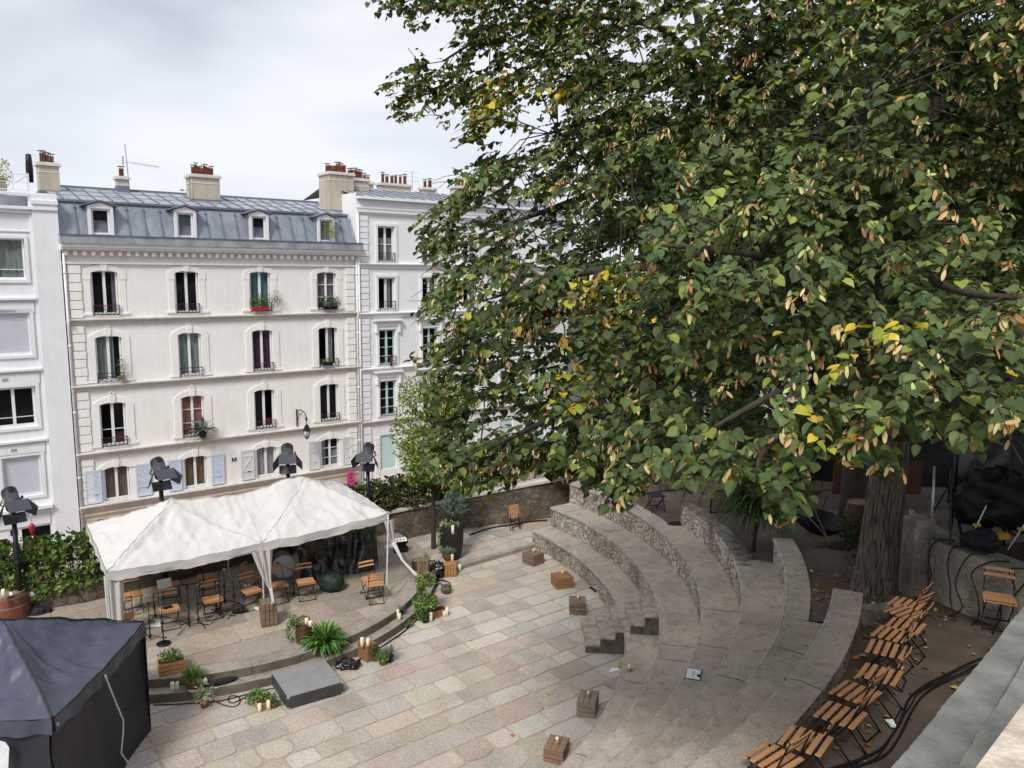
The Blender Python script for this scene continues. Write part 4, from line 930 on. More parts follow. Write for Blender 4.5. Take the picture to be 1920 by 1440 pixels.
for z_ in (-2.42, -2.62, -2.82): m.prismy([(-.13, z_-.05), (.14, z_-.02), (.14, z_+.03), (-.13, z_)], -.036, -.031)
m.build('print', MT['pinkdark'], ps)
m = MB(); m.bar((0, .06, -5), (0, .06, -2.2), .06); m.build('post', MT['blackm'], ps)
x_, z_ = fl(562, 800, .1); 
ln = empty('wall_lantern', (N[0]*OFF+U[0]*15.15, N[1]*OFF+U[1]*15.15, 0), UROT, 'black lantern hanging from a curved iron bracket on the cream facade', 'lamp')
m = MB(); m.bar((0, -.05, .75), (0, -.05, 1.6), .05); m.tube([(0, -.05, 1.55), (.1, -.35, 1.6), (.16, -.65, 1.5), (.18, -.8, 1.3)], .025, 6); m.tube([(0, -.05, 1.0), (.05, -.25, 1.3), (.12, -.5, 1.52)], .015, 5); m.lathe([(.03, 0), (.055, .04), (.05, .14), (.02, .2)], 8, (.18, -.8, 1.12)); m.bar((.18, -.8, .95), (.18, -.8, 1.15), .02); m.build('bracket', MT['blackm'], ln)
m = MB(); m.lathe([(.03, .4), (.09, .34), (.2, .12), (.2, .09)], 6, (.18, -.8, .55), smooth=False); m.lathe([(.2, .64), (.21, .66)], 6, (.18, -.8, 0)); 
for a in range(6): m.bar((.18+.18*math.cos(a*math.pi/3), -.8+.18*math.sin(a*math.pi/3), .64), (.18+.1*math.cos(a*math.pi/3), -.8+.1*math.sin(a*math.pi/3), .28), .014)
m.lathe([(.02, .2), (.1, .26), (.1, .28)], 6, (.18, -.8, 0)); m.build('lantern_cage', MT['blackm'], ln)
MT['milk'] = mat('lantern_glass', (.6, .63, .66), rough=.2); m = MB(); m.lathe([(.085, .285), (.165, .635)], 6, (.18, -.8, 0)); m.build('lantern_glass', MT['milk'], ln)
# ================================================================ leaf tools
HEART = [(0, 0), (-.07, .2), (.03, .4), (.26, .49), (.52, .44), (.75, .25), (.9, .08), (1.0, 0)]
OVAL = [(0, 0), (.1, .16), (.3, .27), (.55, .27), (.8, .14), (1.0, 0)]
NARROW = [(0, 0), (.2, .09), (.5, .12), (.8, .07), (1.0, 0)]
BRACT = [(0, 0), (.15, .1), (.45, .17), (.8, .12), (1.0, 0)]
def leafmesh(name, mt, P, X, Nn, size, colr, shape=HEART, parent=None, fold=.16, droop=.18):
    """P base points, X direction the leaf points along, Nn leaf normal, all (n,3); size (n,), colr (n,3)"""
    n = len(P)
    X = X/np.linalg.norm(X, axis=1, keepdims=True); Y = np.cross(Nn, X); Y /= (np.linalg.norm(Y, axis=1, keepdims=True)+1e-9); Z = np.cross(X, Y)
    half = shape[1:-1]; k = len(half)
    loc = [(shape[0][0], 0, 0)]+[(a, b, 0) for a, b in half]+[(shape[-1][0], 0, 0)]+[(a, -b, 0) for a, b in half[::-1]]
    loc = np.array(loc); loc[:, 2] = np.abs(loc[:, 1])*fold*2-droop*loc[:, 0]**2
    K = len(loc); sz = size[:, None, None]
    V = P[:, None, :]+sz*(loc[None, :, 0:1]*X[:, None, :]+loc[None, :, 1:2]*Y[:, None, :]+loc[None, :, 2:3]*Z[:, None, :])
    V = V.reshape(-1, 3)
    fa = list(range(0, k+2)); fb = [0]+list(range(k+1, 2*k+2))
    base = (np.arange(n)*K)[:, None]
    loops = np.concatenate([base+np.array(fa)[None], base+np.array(fb)[None]], axis=1).ravel().astype(np.int32)
    nl = k+2; starts = np.arange(2*n)*nl
    me = bpy.data.meshes.new(name); me.vertices.add(len(V)); me.vertices.foreach_set('co', V.astype(np.float32).ravel())
    me.loops.add(len(loops)); me.loops.foreach_set('vertex_index', loops); me.polygons.add(2*n)
    me.polygons.foreach_set('loop_start', starts.astype(np.int32)); me.polygons.foreach_set('loop_total', np.full(2*n, nl, dtype=np.int32))
    me.materials.append(mt); me.update(calc_edges=True)
    at = me.color_attributes.new('Col', 'FLOAT_COLOR', 'POINT'); c = np.ones((n, K, 4), dtype=np.float32); c[:, :, :3] = colr[:, None, :]
    at.data.foreach_set('color', c.ravel())
    o = bpy.data.objects.new(name, me); link(o, parent); return o
def pick(pal, n, jit=.15):
    w_ = np.array([p[1] for p in pal], float); w_ /= w_.sum(); c = np.array([p[0] for p in pal])[rng.choice(len(pal), n, p=w_)]
    return np.clip(c*(1+rng.uniform(-jit, jit, (n, 1)))*(1+rng.uniform(-.05, .05, (n, 3))), 0, 1)
def rdir(n):
    v = rng.normal(size=(n, 3)); return v/np.linalg.norm(v, axis=1, keepdims=True)
MT['leaf'] = attrmat('leaf', rough=.6, trans=.17, var=.2, nscale=30, spec=.25)
MT['leafm'] = attrmat('leaf_matt', rough=.75, trans=.15, var=.15, nscale=20, spec=.15)
MT['bark'] = mat('bark', (.06, .048, .036), rough=.95, scale=5, c2=(.035, .028, .02), streak=(9, 9, 1.1), bump=1.0, bscale=9, det=8)
MT['barkdark'] = mat('thin_bark', (.045, .036, .028), rough=.9, var=.3)
GREENS = [((.045, .085, .03), 4), ((.07, .12, .04), 3), ((.11, .17, .05), 1.5), ((.2, .24, .06), .5)]
def cloud(name, c, rad, n, size, pal, parent=None, shape=OVAL, mt='leafm', shell=.5, upbias=.6, out=1.0, jit=.2):
    d = rdir(n); r = (rng.uniform(0, 1, n)**shell)[:, None]; P = np.array(c)+d*r*np.array(rad)
    Nn = d*.6+np.array([0, 0, upbias])+rng.normal(size=(n, 3))*.4; X = d*out+rng.normal(size=(n, 3))*.6+np.array([0, 0, -.1])
    return leafmesh(name, MT[mt], P, X, Nn, size*rng.uniform(.6, 1.25, n), pick(pal, n, jit), shape, parent)
def blades(name, c, n, length, width, pal, parent=None, up=1.0, spread=1.0, droop=1.0, base_r=.03, seg=7, mt='leafm'):
    V = []; F = []; C = []; cols_ = pick(pal, n, .2)
    for i in range(n):
        a = rng.uniform(0, 2*math.pi); el = rng.uniform(.15, 1.0); L_ = length*rng.uniform(.6, 1.1); w_ = width*rng.uniform(.7, 1.2)
        h = Vector((math.cos(a), math.sin(a), 0)); side = Vector((-h.y, h.x, 0)); p = Vector(c)+h*base_r*rng.uniform(0, 1); v = (h*spread*(1.2-el)+Vector((0, 0, up*(.35+el)))).normalized(); b = len(V)
        for k in range(seg+1):
            t = k/seg; ww = w_*math.sin(math.pi*min(.98, .12+.88*(1-t)))*.5 if k < seg else 0.0005
            V += [tuple(p-side*ww), tuple(p+Vector((0, 0, -ww*.4))), tuple(p+side*ww)]; C += [cols_[i]*(1)]*3
            p = p+v*(L_/seg); v = (v+Vector((0, 0, -droop*.32*(.4+t)))).normalized()
        for k in range(seg):
            q = b+k*3; F += [[q, q+1, q+4, q+3], [q+1, q+2, q+5, q+4]]
    me = bpy.data.meshes.new(name); me.from_pydata(V, [], F); me.materials.append(MT[mt]); at = me.color_attributes.new('Col', 'FLOAT_COLOR', 'POINT')
    arr = np.ones((len(V), 4), dtype=np.float32); arr[:, :3] = np.array(C); at.data.foreach_set('color', arr.ravel())
    o = bpy.data.objects.new(name, me); link(o, parent); return o
# ================================================================ movable objects
ZST = ZS
FD = Vector((.5, -.866, 0))       # the way the musicians' chairs face
# ---- bistro chair
def chair_proto(n, gap, wd, name='folding_chair', wood='chairwood', backs=2):
    t = empty(name); H_ = .83
    m = MB(); y0, y1 = (-.15, .17) if n > 5 else (-.18, .19)
    for i in range(n):
        y = y1-(y1-y0)*i/(n-1); z = .452-.012*math.cos((y-.02)*9)+(.0); dz = -.02 if i == 0 else 0
        m.box((0, y, z+dz), (.42, wd, .016), rz=Matrix.Rotation(R(-14 if i == 0 else 4 if i == n-1 else 0), 4, 'X'))
    m.build('seat', MT[wood], t, bevel=.004)
    for k in range(backs):
        m = MB()
        z = .79-k*.085
        for j in range(6):
            x0, x1 = -.205+.41*j/6, -.205+.41*(j+1)/6; f = lambda x: -.262-.02*math.cos(x*7)+(.79-z)*.4
            m.bar((x0, f(x0), z), (x1, f(x1), z), .045, .012, up=(0, math.cos(R(22)), math.sin(R(22))))
        m.build('backrest_slat', MT[wood], t)
    for sx in (-1, 1):
        x = sx*.19
        m = MB(); m.tube([(x, -.278, .82), (x, -.225, .66), (x, -.16, .49), (x, -.03, .30), (x, .1, .15), (x*1.03, .21, .0)], .0095, 6); m.build('leg', MT['blackm'], t)
        x = sx*.172
        m = MB(); m.tube([(x, .17, .44), (x, .08, .33), (x, -.08, .17), (x, -.24, .0)], .0095, 6); m.build('leg', MT['blackm'], t)
    m = MB()
    for sx in (-1, 1): m.bar((sx*.175, -.17, .437), (sx*.175, .185, .437), .018, .012)
    for y in (-.168, .17): m.bar((-.175, y, .437), (.175, y, .437), .014, .01)
    m.build('frame', MT['blackm'], t)
    for x_, y_, z_ in ((.19, .2, .015), (.172, -.225, .015), (.19, .1, .15)):
        m = MB(); m.bar((-x_, y_, z_), (x_, y_, z_), .014); m.build('crossbar', MT['blackm'], t)
    return t
def place(t, loc, facing, first, label, cat, group, tilt=None):
    o = t if first else copy_tree(t)
    o.location = loc; o.rotation_euler = (tilt[0] if tilt else 0, tilt[1] if tilt else 0, math.atan2(facing.y, facing.x)-math.pi/2); tag(o, label, cat, group); return o
def turn(v, deg): return Matrix.Rotation(R(deg), 3, 'Z') @ v
ch = chair_proto(7, .004, .044)
SC = [((232, 1157), 0, 'folding chair nearest the white canopy front left leg curtain'), ((248, 1114), 6, 'folding chair in the back row at the left end under the canopy'),
      ((317, 1140), 0, 'folding chair with a black tablet lying on its slatted seat'), ((320, 1095), -4, 'folding chair in the back row with a sheet of paper on it'),
      ((398, 1122), 2, 'folding chair with empty seat behind the microphone stand wearing a green tag'), ((387, 1080), -3, 'folding chair in the back row behind the thickest black stand'),
      ((471, 1106), 12, 'folding chair beside the black hanging bag left of the tall brown crate'), ((475, 1084), 50, 'folding chair turned sideways behind the canopy middle curtain'),
      ((521, 1095), 4, 'folding chair in front of the white bass drum'), ((573, 1089), -4, 'folding chair standing alone before the black plastic draped gear'),
      ((694, 1084), 3, 'folding chair facing the plaza at the right canopy leg'), ((704, 1094), 168, 'folding chair with its back to the plaza beside the right canopy leg')]
for i, ((px, py), rot_, lab) in enumerate(SC):
    p = G(px, py, ZST+.45); place(ch, (p.x, p.y, ZST), turn(FD, rot_), i == 0, lab, 'chair', 'wooden folding chairs on the stage')
ch2 = chair_proto(5, .02, .058)
RC_ = [((1450, 1417), (80, 1240, 250, 1135)), ((1512, 1384), (330, 1100, 435, 968)), ((1577, 1336), (568, 908, 655, 825)), ((1605, 1295), (668, 762, 775, 685)), ((1651, 1260), (848, 650, 915, 560)),
       ((1663, 1213), (903, 485, 945, 402)), ((1675, 1184), (940, 372, 1010, 308)), ((1699, 1163), (1065, 300, 1120, 243)), ((1700, 1133), (1068, 210, 1060, 150)), ((1702, 1111), (1050, 108, 1110, 62))]
RLAB = ['folding chair nearest the camera at the bottom of the row on the dirt', 'second folding chair up from the bottom edge in the dirt row', 'folding chair with one dull greyish slat third from the bottom', 'bright orange slatted chair fourth from the bottom of the dirt row',
        'folding chair mid row level with the cable bundle bend', 'folding chair sixth from the bottom beside scattered leaves on dirt', 'folding chair with slats tilted beside the stone bench end', 'folding chair half hidden behind another chair back eighth up the row',
        'folding chair turned square on just below the tree trunk roots', 'farthest folding chair of the dirt row at the tree trunk foot']
for i, ((px, py), (a, b, c, d)) in enumerate(RC_):
    p = G(px, py, 3.83); q0 = G(1380+a/3.556, 1080+b/3.556, 3.83); q1 = G(1380+c/3.556, 1080+d/3.556, 3.83); s_ = (q1-q0).normalized()
    f = Vector((-s_.y, s_.x, 0)); 
    if f.x > 0 and f.y < .3: f = -f
    if i == 8: f = Vector((-.55, .83, 0))
    if f.dot(Vector((-.8, .6, 0))) < 0: f = -f
    place(ch2, (p.x, p.y, min(dirt_at(p.x, p.y), 3.4)), f, i == 0, RLAB[i], 'chair', 'wooden folding chairs in a row on the dirt').scale = (1.0, 1.0, 1.0)
p = G(1897, 1123, 3.83); place(ch, (p.x-.12, p.y+.1, 3.36), Vector((-.45, -.9, 0)), False, 'folding chair against the block wall at the right frame edge', 'chair', None)
# folded chair leaning on the wall
fc = empty('folded_chair', G(966, 993, .12), R(33), 'folded wooden slat chair leaning on the dark retaining wall', 'chair', rot=(R(-9), 0, R(35)))
m = MB()
for k in range(7): m.box((0, -.015, .42+k*.062), (.40, .016, .046))
m.build('seat', MT['chairwood'], fc, bevel=.004)
for sx in (-1, 1):
    m = MB(); m.bar((sx*.18, .01, 0), (sx*.15, 0, .9), .018); m.build('leg', MT['blackm'], fc)
    m = MB(); m.bar((sx*.15, -.1, 0), (sx*.17, .02, .7), .018); m.build('leg', MT['blackm'], fc)
m = MB(); m.bar((-.16, 0, .3), (.16, 0, .3), .014); m.bar((-.15, -.07, .1), (.15, -.07, .1), .014); m.build('frame', MT['blackm'], fc)
# black folding chair above the tiers
p = G(1228, 957, 1.82); bc = empty('folding_chair', p, R(200), 'black folding chair standing alone on the dirt behind the upper tier', 'chair')
MT['charcoal'] = mat('charcoal_paint', (.035, .04, .05), rough=.5)
m = MB(); m.box((0, 0, .45), (.42, .4, .04)); m.build('seat', MT['charcoal'], bc, bevel=.01)
m = MB(); m.box((0, -.23, .8), (.42, .03, .16)); m.build('backrest', MT['charcoal'], bc, bevel=.01)
for sx in (-1, 1):
    m = MB(); m.bar((sx*.21, -.26, .88), (sx*.21, .22, 0), .035, .025); m.build('leg', MT['charcoal'], bc); m = MB(); m.bar((sx*.19, .17, .45), (sx*.19, -.25, 0), .035, .025); m.build('leg', MT['charcoal'], bc)
m = MB(); m.bar((-.2, .2, .06), (.2, .2, .06), .025); m.bar((-.19, -.22, .08), (.19, -.22, .08), .025); m.build('crossbar', MT['charcoal'], bc)
# ---- crates
def crate(loc, rz, d, label, group=None, wood='crateold', vert=False, name='wooden_crate', open_top=False, rot=None, nb=3):
    t = empty(name, loc, rz, label, 'crate', group, rot=rot); w_, l, h = d; th = .014
    rg = random.Random(int(abs(loc[0])*1000)); mb = MB(); 
    for sx in (-1, 1):
        for sy in (-1, 1): mb.box((sx*(w_/2-.022), sy*(l/2-.022), h/2), (.03, .03, h-.004))
    mb.build('corner_posts', MT[wood], t)
    for sy in (-1, 1):
        m = MB(); bh = h/nb
        if vert:
            k = 4
            for i in range(k): m.box((-w_/2+w_*(i+.5)/k, sy*(l/2-th/2), h/2), (w_/k-.012, th, h-rg.uniform(0, .01)))
        else:
            for i in range(nb): m.box((0, sy*(l/2-th/2), bh*(i+.5)), (w_-.002, th, bh-.014))
        m.build('side_boards', MT[wood], t, bevel=.002)
    for sx in (-1, 1):
        m = MB()
        if vert:
            k = 4; 
            for i in range(k): m.box((sx*(w_/2-th/2), -l/2+.02+(l-.04)*(i+.5)/k, h/2), (th, (l-.04)/k-.012, h))
        else:
            for i in range(nb): m.box((sx*(w_/2+.0-th/2), 0, h/nb*(i+.5)), (th, l-.032, h/nb-.012))
        m.build('end_boards', MT[wood], t, bevel=.002)
    m = MB(); k = 3 if w_ < .4 else 4
    if not open_top:
        for i in range(k): m.box((-w_/2+.01+(w_-.02)*(i+.5)/k, 0, h-.007+rg.uniform(0, .003)), ((w_-.02)/k-.008, l-.03, .012))
        m.build('top_boards', MT[wood], t, bevel=.002)
    else:
        m.box((0, 0, h*.72), (w_-.03, l-.03, .02)); m.build('soil', MT['soil'], t)
    return t
def candle_obj(loc, h=.2, r=.036, label='cream pillar candle', group='cream pillar candles around the stage'):
    m = MB(); m.lathe([(r, 0), (r*1.01, h*.5), (r, h-.008), (r*.85, h), (r*.5, h-.012), (.002, h-.014)], 12); m.tube([(0, 0, h-.014), (.002, 0, h+.008)], .0025, 4, 1)
    o = m.build('candle', [MT['candle'], MT['blackm']]); o.location = loc; return tag(o, label, 'candle', group)
def c3(a, b, c):
    a, b, c = Vector(a), Vector(b), Vector(c); ctr = (a+c)/2; return ctr, math.atan2((b-a).y, (b-a).x)
CRL = ['dark worn crate nearest the terrace kerb in the plaza curve', 'orange brown crate second in the curve before the seating tiers', 'grey brown crate just above the steps with a candle on top', 'weathered crate in the lower curve with a gold candle holder', 'reddish topped crate nearest the bottom edge of the plaza']
CRP = [((.34, 22.22), (.67, 21.9), (.99, 22.22), 'crateold', .33), ((1.11, 20.71), (1.26, 20.26), (1.72, 20.42), 'cratemid', .31), ((1.48, 18.71), (1.89, 18.69), (1.92, 19.15), 'crateold', .31), ((1.29, 14.18), (1.64, 14.09), (1.78, 14.58), 'crategrey', .3), ((.58, 12.75), (.92, 12.64), (1.11, 13.06), 'cratemid2', .26)]
MT['cratemid'] = woodmat('orange_crate_wood', (.36, .19, .09), (.2, .1, .05)); MT['crategrey'] = woodmat('grey_crate_wood', (.33, .26, .19), (.17, .13, .1)); MT['cratemid2'] = woodmat('red_crate_wood', (.33, .2, .13), (.15, .09, .06))
MT['gold'] = mat('gold_twig_holder', (.45, .27, .1), rough=.5, metal=.3)
for i, (a, b, c, wd_, h) in enumerate(CRP):
    ctr, rz = c3(a, b, c); a, b, c = Vector(a), Vector(b), Vector(c)
    crate((ctr.x, ctr.y, 0), rz, ((b-a).length, (c-b).length, h), CRL[i], 'candle crates along the plaza curve', wd_)
    hd = empty('candle_holder', (ctr.x+.01, ctr.y+.02, h+.001), i*1.1, ['low gold candle holder on the dark worn crate', 'small gold candle holder on the orange brown crate', 'gold candle holder beside a black lighter on the grey brown crate', 'gold candle holder on the weathered crate in the lower curve', 'gold candle holder on the reddish crate at the bottom'][i], 'candle holder', 'candle holders on the plaza crates')
    m = MB()
    for k in range(9):
        an = k*.7; m.bar((.045*math.cos(an), .045*math.sin(an), .0), (.025*math.cos(an+1), .025*math.sin(an+1), .05+.02*(k % 3)), .007)
    m.lathe([(.05, 0), (.055, .012), (.03, .02)], 10); m.build('twig_base', MT['gold'], hd)
    m = MB(); m.lathe([(.03, .015), (.031, .085), (.024, .09), (.002, .082)], 10); m.build('candle', MT['candle'], hd)
ctr, rz = G(502, 1173, ZST), UROT
crate((ctr.x, ctr.y+.1, ZST), UROT-.25, (.36, .36, .56), 'tall dark brown crate standing on end at the canopy middle leg', None, 'crateold', True)
crate(tuple(G(322, 1258, ZST)), UROT-.12, (.5, .3, .25), 'fresh pine planter crate of herbs at the left stage edge', None, 'cratenew', open_top=True)
crate(tuple(G(688, 1236, 0)+Vector((0, .05, 0))), UROT+.1, (.26, .38, .38), 'fresh wood crate on end with two candles at the stage step', None, 'cratemid', True)
crate(tuple(G(842, 1078, 0)), UROT-.3, (.34, .34, .36), 'pine crate carrying a wicker pot beside the tall black urn', None, 'cratenew', True)
crate(tuple(G(792, 1112, ZS2-.15)+Vector((0, .25, 0))), UROT+.9, (.3, .3, .85), 'tall narrow rustic crate stand holding trailing ivy at the stage edge', None, 'crateold', True)
crate(tuple(G(803, 1147, 0)+Vector((0, .1, 0))), UROT+.5, (.34, .3, .36), 'upper brown planter crate overflowing with green plants by the step', None, 'cratenew', open_top=True)
crate(tuple(G(816, 1150, 0)+Vector((.08, -.1, 0))), UROT-.1, (.42, .26, .18), 'low brown crate in front of the overflowing planter crate', None, 'cratenew', open_top=True)
crate(tuple(G(493, 1330, 0)+Vector((0, .08, 0))), UROT, (.3, .2, .14), 'small reddish planter box under leafy herbs by the platform', None, 'cratenew', open_top=True)
for (px, py, z, h, lab) in ((323, 1231, ZST+.21, .12, 'short candle among herbs in the pine planter crate'), (324, 1297, ZS2, .2, 'taller of two candles at the left end of the stage step'), (333, 1293, ZS2, .16, 'shorter of two candles at the left end of the stage step'),
     (385, 1287, ZS2, .16, 'candle on the step beside the black microphone bag'), (487, 1334, 0, .16, 'candle at the left of the small planter box'), (504, 1330, 0, .19, 'candle in front of the small reddish planter box'),
     (575, 1170, 1.0, .13, 'left candle on top of the small dark barrel'), (582, 1174, 1.0, .12, 'right candle on top of the small dark barrel'), (679, 1212, .381, .2, 'left candle standing on the fresh crate'), (690, 1211, .381, .17, 'right candle standing on the fresh crate'),
     (706, 1225, .1, .16, 'candle half hidden in pots behind the fresh crate'), (713, 1232, 0, .2, 'candle among herb pots right of the fresh crate'), (746, 1158, ZS2, .2, 'taller candle beside lavender pot on the stage step'), (749, 1163, ZS2, .17, 'shorter candle beside lavender pot on the stage step'),
     (808, 1166, 0, .24, 'candle before the low brown crate'), (833, 1156, 0, .14, 'short candle at the right end of the low crate'), (838, 1155, 0, .22, 'tall candle at the right end of the low crate'), (862, 1071, 0, .2, 'candle on the paving right of the pine crate'),
     (848, 1052, .36, .2, 'candle beside the wicker pot on the pine crate'), (849, 1001, 1.2, .24, 'tall candle on the rim of the black urn'), (7, 1122, 1.0, .22, 'candle on the big red barrel near the bottle'), (-1, 1127, 1.0, .18, 'candle at the left rim of the big red barrel')):
    candle_obj(G(px, py, z), h, .04, lab)
# ---- stands
def mic_stand(base, h, label, boom=None, tag_=False, round_=False, lean=(0, 0), legs=.32, rz=0, thick=.011, desk=False):
    t = empty('microphone_stand', base, rz, label, 'microphone stand', 'black microphone and music stands on the stage')
    m = MB(); top = Vector((lean[0], lean[1], h)); m.tube([(0, 0, .02), (lean[0]*.5, lean[1]*.5, h*.5)], thick*1.25, 8); m.tube([(lean[0]*.5, lean[1]*.5, h*.48), tuple(top)], thick*.85, 8); m.lathe([(.02, 0), (.024, .02), (.024, .06), (.016, .08)], 8, (lean[0]*.5, lean[1]*.5, h*.46)); m.build('pole', MT['blackm'], t)
    if round_:
        m = MB(); m.lathe([(.14, 0), (.15, .01), (.15, .028), (.13, .04), (.03, .048)], 24); m.build('round_base', MT['blackm'], t)
    else:
        for a in (0.3, 2.4, 4.5):
            m = MB(); m.tube([(0, 0, .11), (legs*math.cos(a), legs*math.sin(a), .012)], .009, 6); m.lathe([(.013, 0), (.016, .02), (.01, .03)], 6, (legs*math.cos(a), legs*math.sin(a), 0)); m.build('leg', MT['blackm'], t)
        m = MB(); m.lathe([(.018, .05), (.028, .07), (.028, .13), (.018, .15)], 8); m.build('hub', MT['blackm'], t)
    if boom:
        m = MB(); b = Vector(boom); m.tube([tuple(top-b*.35), tuple(top+b)], .007, 6); m.lathe([(.02, -.02), (.024, 0), (.02, .03)], 8, tuple(top)); m.build('boom_arm', MT['blackm'], t)
        m = MB(); e_ = top+b; m.tube([tuple(e_), tuple(e_+b.normalized()*.1)], [.012, .02], 8); m.build('clip', MT['blackm'], t)
    elif desk:
        m = MB(); m.box((top.x, top.y, h), (.46, .05, .02), rz=.4); m.box((top.x, top.y, h-.04), (.05, .05, .1)); m.bar((-.2, -.05, h), (.22, .06, h), .02); m.build('desk_bar', MT['blackm'], t)
    else:
        m = MB(); m.tube([tuple(top), (top.x+.04, top.y-.05, h+.06)], [.011, .018], 8); m.build('clip', MT['blackm'], t)
    if tag_:
        m = MB(); m.box((top.x+.02, top.y-.03, h-.02), (.07, .012, .05), rz=.5); m.build('paper_tag', MT['limetag'], t)
    return t
MT['limetag'] = mat('lime_tag', (.55, .62, .2), rough=.6)
for (px, py), kw, lab in (((307, 1208), dict(h=1.0, round_=True), 'black stand on a heavy round base at the stage front left'), ((282, 1200), dict(h=.85, boom=(-.14, -.06, -.03)), 'short tripod stand with angled clip beside the black tent'),
    ((292, 1162), dict(h=.6, lean=(-.03, 0)), 'thin black stand behind the chair holding a tablet'), ((355, 1176), dict(h=1.02, desk=True, thick=.017, legs=.4), 'thick black stand with a flat crossbar in the middle of the stage'),
    ((372, 1169), dict(h=.98, tag_=True, legs=.36, rz=1), 'tripod stand with a lime tag nearest the stage front'), ((383, 1140), dict(h=.95, boom=(.12, -.25, -.1)), 'boom stand behind the empty chair seat'),
    ((414, 1158), dict(h=1.35, boom=(-.35, .1, -.35), rz=2), 'tall boom stand crossing in front of the back row'), ((422, 1133), dict(h=.92, tag_=True, boom=(.35, .12, .12)), 'boom stand with a lime tag and long arm pointing right'),
    ((440, 1151), dict(h=.9, legs=.3), 'straight stand with a black bag hung at its foot'), ((406, 1180-30), dict(h=.35, legs=.25), 'low stub stand between the tripod feet'), ((243, 1168), dict(h=.3, legs=.2), 'tiny low tripod just behind the dark tent edge'), ((551, 1120), dict(h=.7, boom=(-.35, .1, .12)), 'boom stand aimed at the bass drum')):
    mic_stand(G(px, py, ZST), label=lab, **kw)
# black bag at stand foot
def lump(name, loc, rad, mt, label, cat, n=20, k=.25, rz=0, seed=0, group=None, flat=False):
    m = MB(); V = []; F = []; a = 26; b = 44
    for i in range(a+1):
        th_ = math.pi*i/a
        for j in range(b):
            ph = 2*math.pi*j/b; d = Vector((math.sin(th_)*math.cos(ph), math.sin(th_)*math.sin(ph), math.cos(th_)))
            s_ = 1+k*mnoise.noise(d*1.7+Vector((seed, 0, 0)))+k*.6*mnoise.noise(d*4.5+Vector((seed, 3, 0)))+k*.3*mnoise.noise(d*9+Vector((seed, 3, 7)))
            z = d.z*rad[2]*s_
            V.append((d.x*rad[0]*s_, d.y*rad[1]*s_, max(z, -rad[2]*.92)+rad[2]*.92))
    for i in range(a):
        for j in range(b): F.append([i*b+j, (i+1)*b+j, (i+1)*b+(j+1) % b, i*b+(j+1) % b])
    m.add(V, F, 0, not flat); o = m.build(name, mt); o.location = loc; o.rotation_euler = (0, 0, rz)
    return tag(o, label, cat, group)
MT['plastic'] = mat('black_plastic', (.012, .012, .014), rough=.18, var=.2, spec=.8, bump=.8, bscale=9)
MT['cloth'] = mat('black_cloth', (.014, .015, .019), rough=.75, bump=.3, bscale=6)
MT['greencover'] = mat('dark_green_cover', (.012, .03, .018), rough=.6, bump=.5, bscale=5)
lump('stand_bag', G(446, 1150, ZST), (.16, .1, .13), MT['cloth'], 'small black cloth bag at the foot of a straight stand', 'bag', seed=1)
lump('black_bag', G(70, 1176, 0.0), (.4, .25, .3), MT['cloth'], 'black cloth bag slumped beside the big red barrel', 'bag', seed=2)
lump('covered_amplifier', G(621, 1107, ZST), (.34, .26, .25), MT['greencover'], 'round topped gear under a dark green cover on the stage', 'cover', seed=3, k=.12, flat=False)
lump('cable_heap', G(651, 1252, 0), (.22, .16, .09), MT['plastic'], 'heap of coiled black cable by the stage step', 'cable', seed=4, k=.5)
lump('cable_heap', G(815, 1078, .05), (.26, .2, .2), MT['plastic'], 'black connector bundle behind the pine crate', 'cable', seed=5, k=.6)
lump('plastic_heap', G(770, 985, .15)+Vector((-.3, 0, 0)), (.7, .35, .16), MT['plastic'], 'black plastic heap at the wall foot behind the stage floodlight', 'sheet', seed=6, k=.5)
lump('microphone_bag', G(414, 1283, ZS2), (.3, .08, .06), MT['cloth'], 'long black padded pouch lying on the stage step', 'bag', seed=7, rz=.6)
# draped black plastic over gear: a crumpled standing sheet
def sheet(name, P00, P10, h0, h1, depth, mt, label, cat, nx=44, nz=22, amp=.12, seed=0, top=True):
    a = Vector(P00); b = Vector(P10); d = (b-a); nrm = Vector((-d.y, d.x, 0)).normalized(); V = []; F = []; nt_ = nz+(10 if top else 0)
    for i in range(nx+1):
        t = i/nx; h = h0+(h1-h0)*t+.12*mnoise.noise(Vector((t*4, seed, 1)))
        for j in range(nt_+1):
            if j <= nz: z = h*j/nz; off_ = -.25*(1-j/nz)**2
            else: z = h-.05*(j-nz)/10; off_ = depth*(j-nz)/10
            q = a+d*t; k = amp*(mnoise.noise(Vector((t*9, z*1.6, seed)))+.5*mnoise.noise(Vector((t*22, z*3, seed+5))))
            V.append((q.x+nrm.x*(off_+k), q.y+nrm.y*(off_+k), a.z+z+(k*.4 if j > nz*.5 else 0)))
    for i in range(nx):
        for j in range(nt_): p_ = i*(nt_+1)+j; F.append([p_, p_+nt_+1, p_+nt_+2, p_+1])
    m = MB(); m.add(V, F, 0, True); o = m.build(name, mt); return tag(o, label, cat)
q0, q1 = G(560, 1085, ZST), G(706, 1062, ZST)
sheet('plastic_sheet', q0, q1, 1.35, 1.6, .9, MT['plastic'], 'shiny black plastic sheeting draped over stage equipment under the canopy', 'sheet', seed=2, amp=.16)
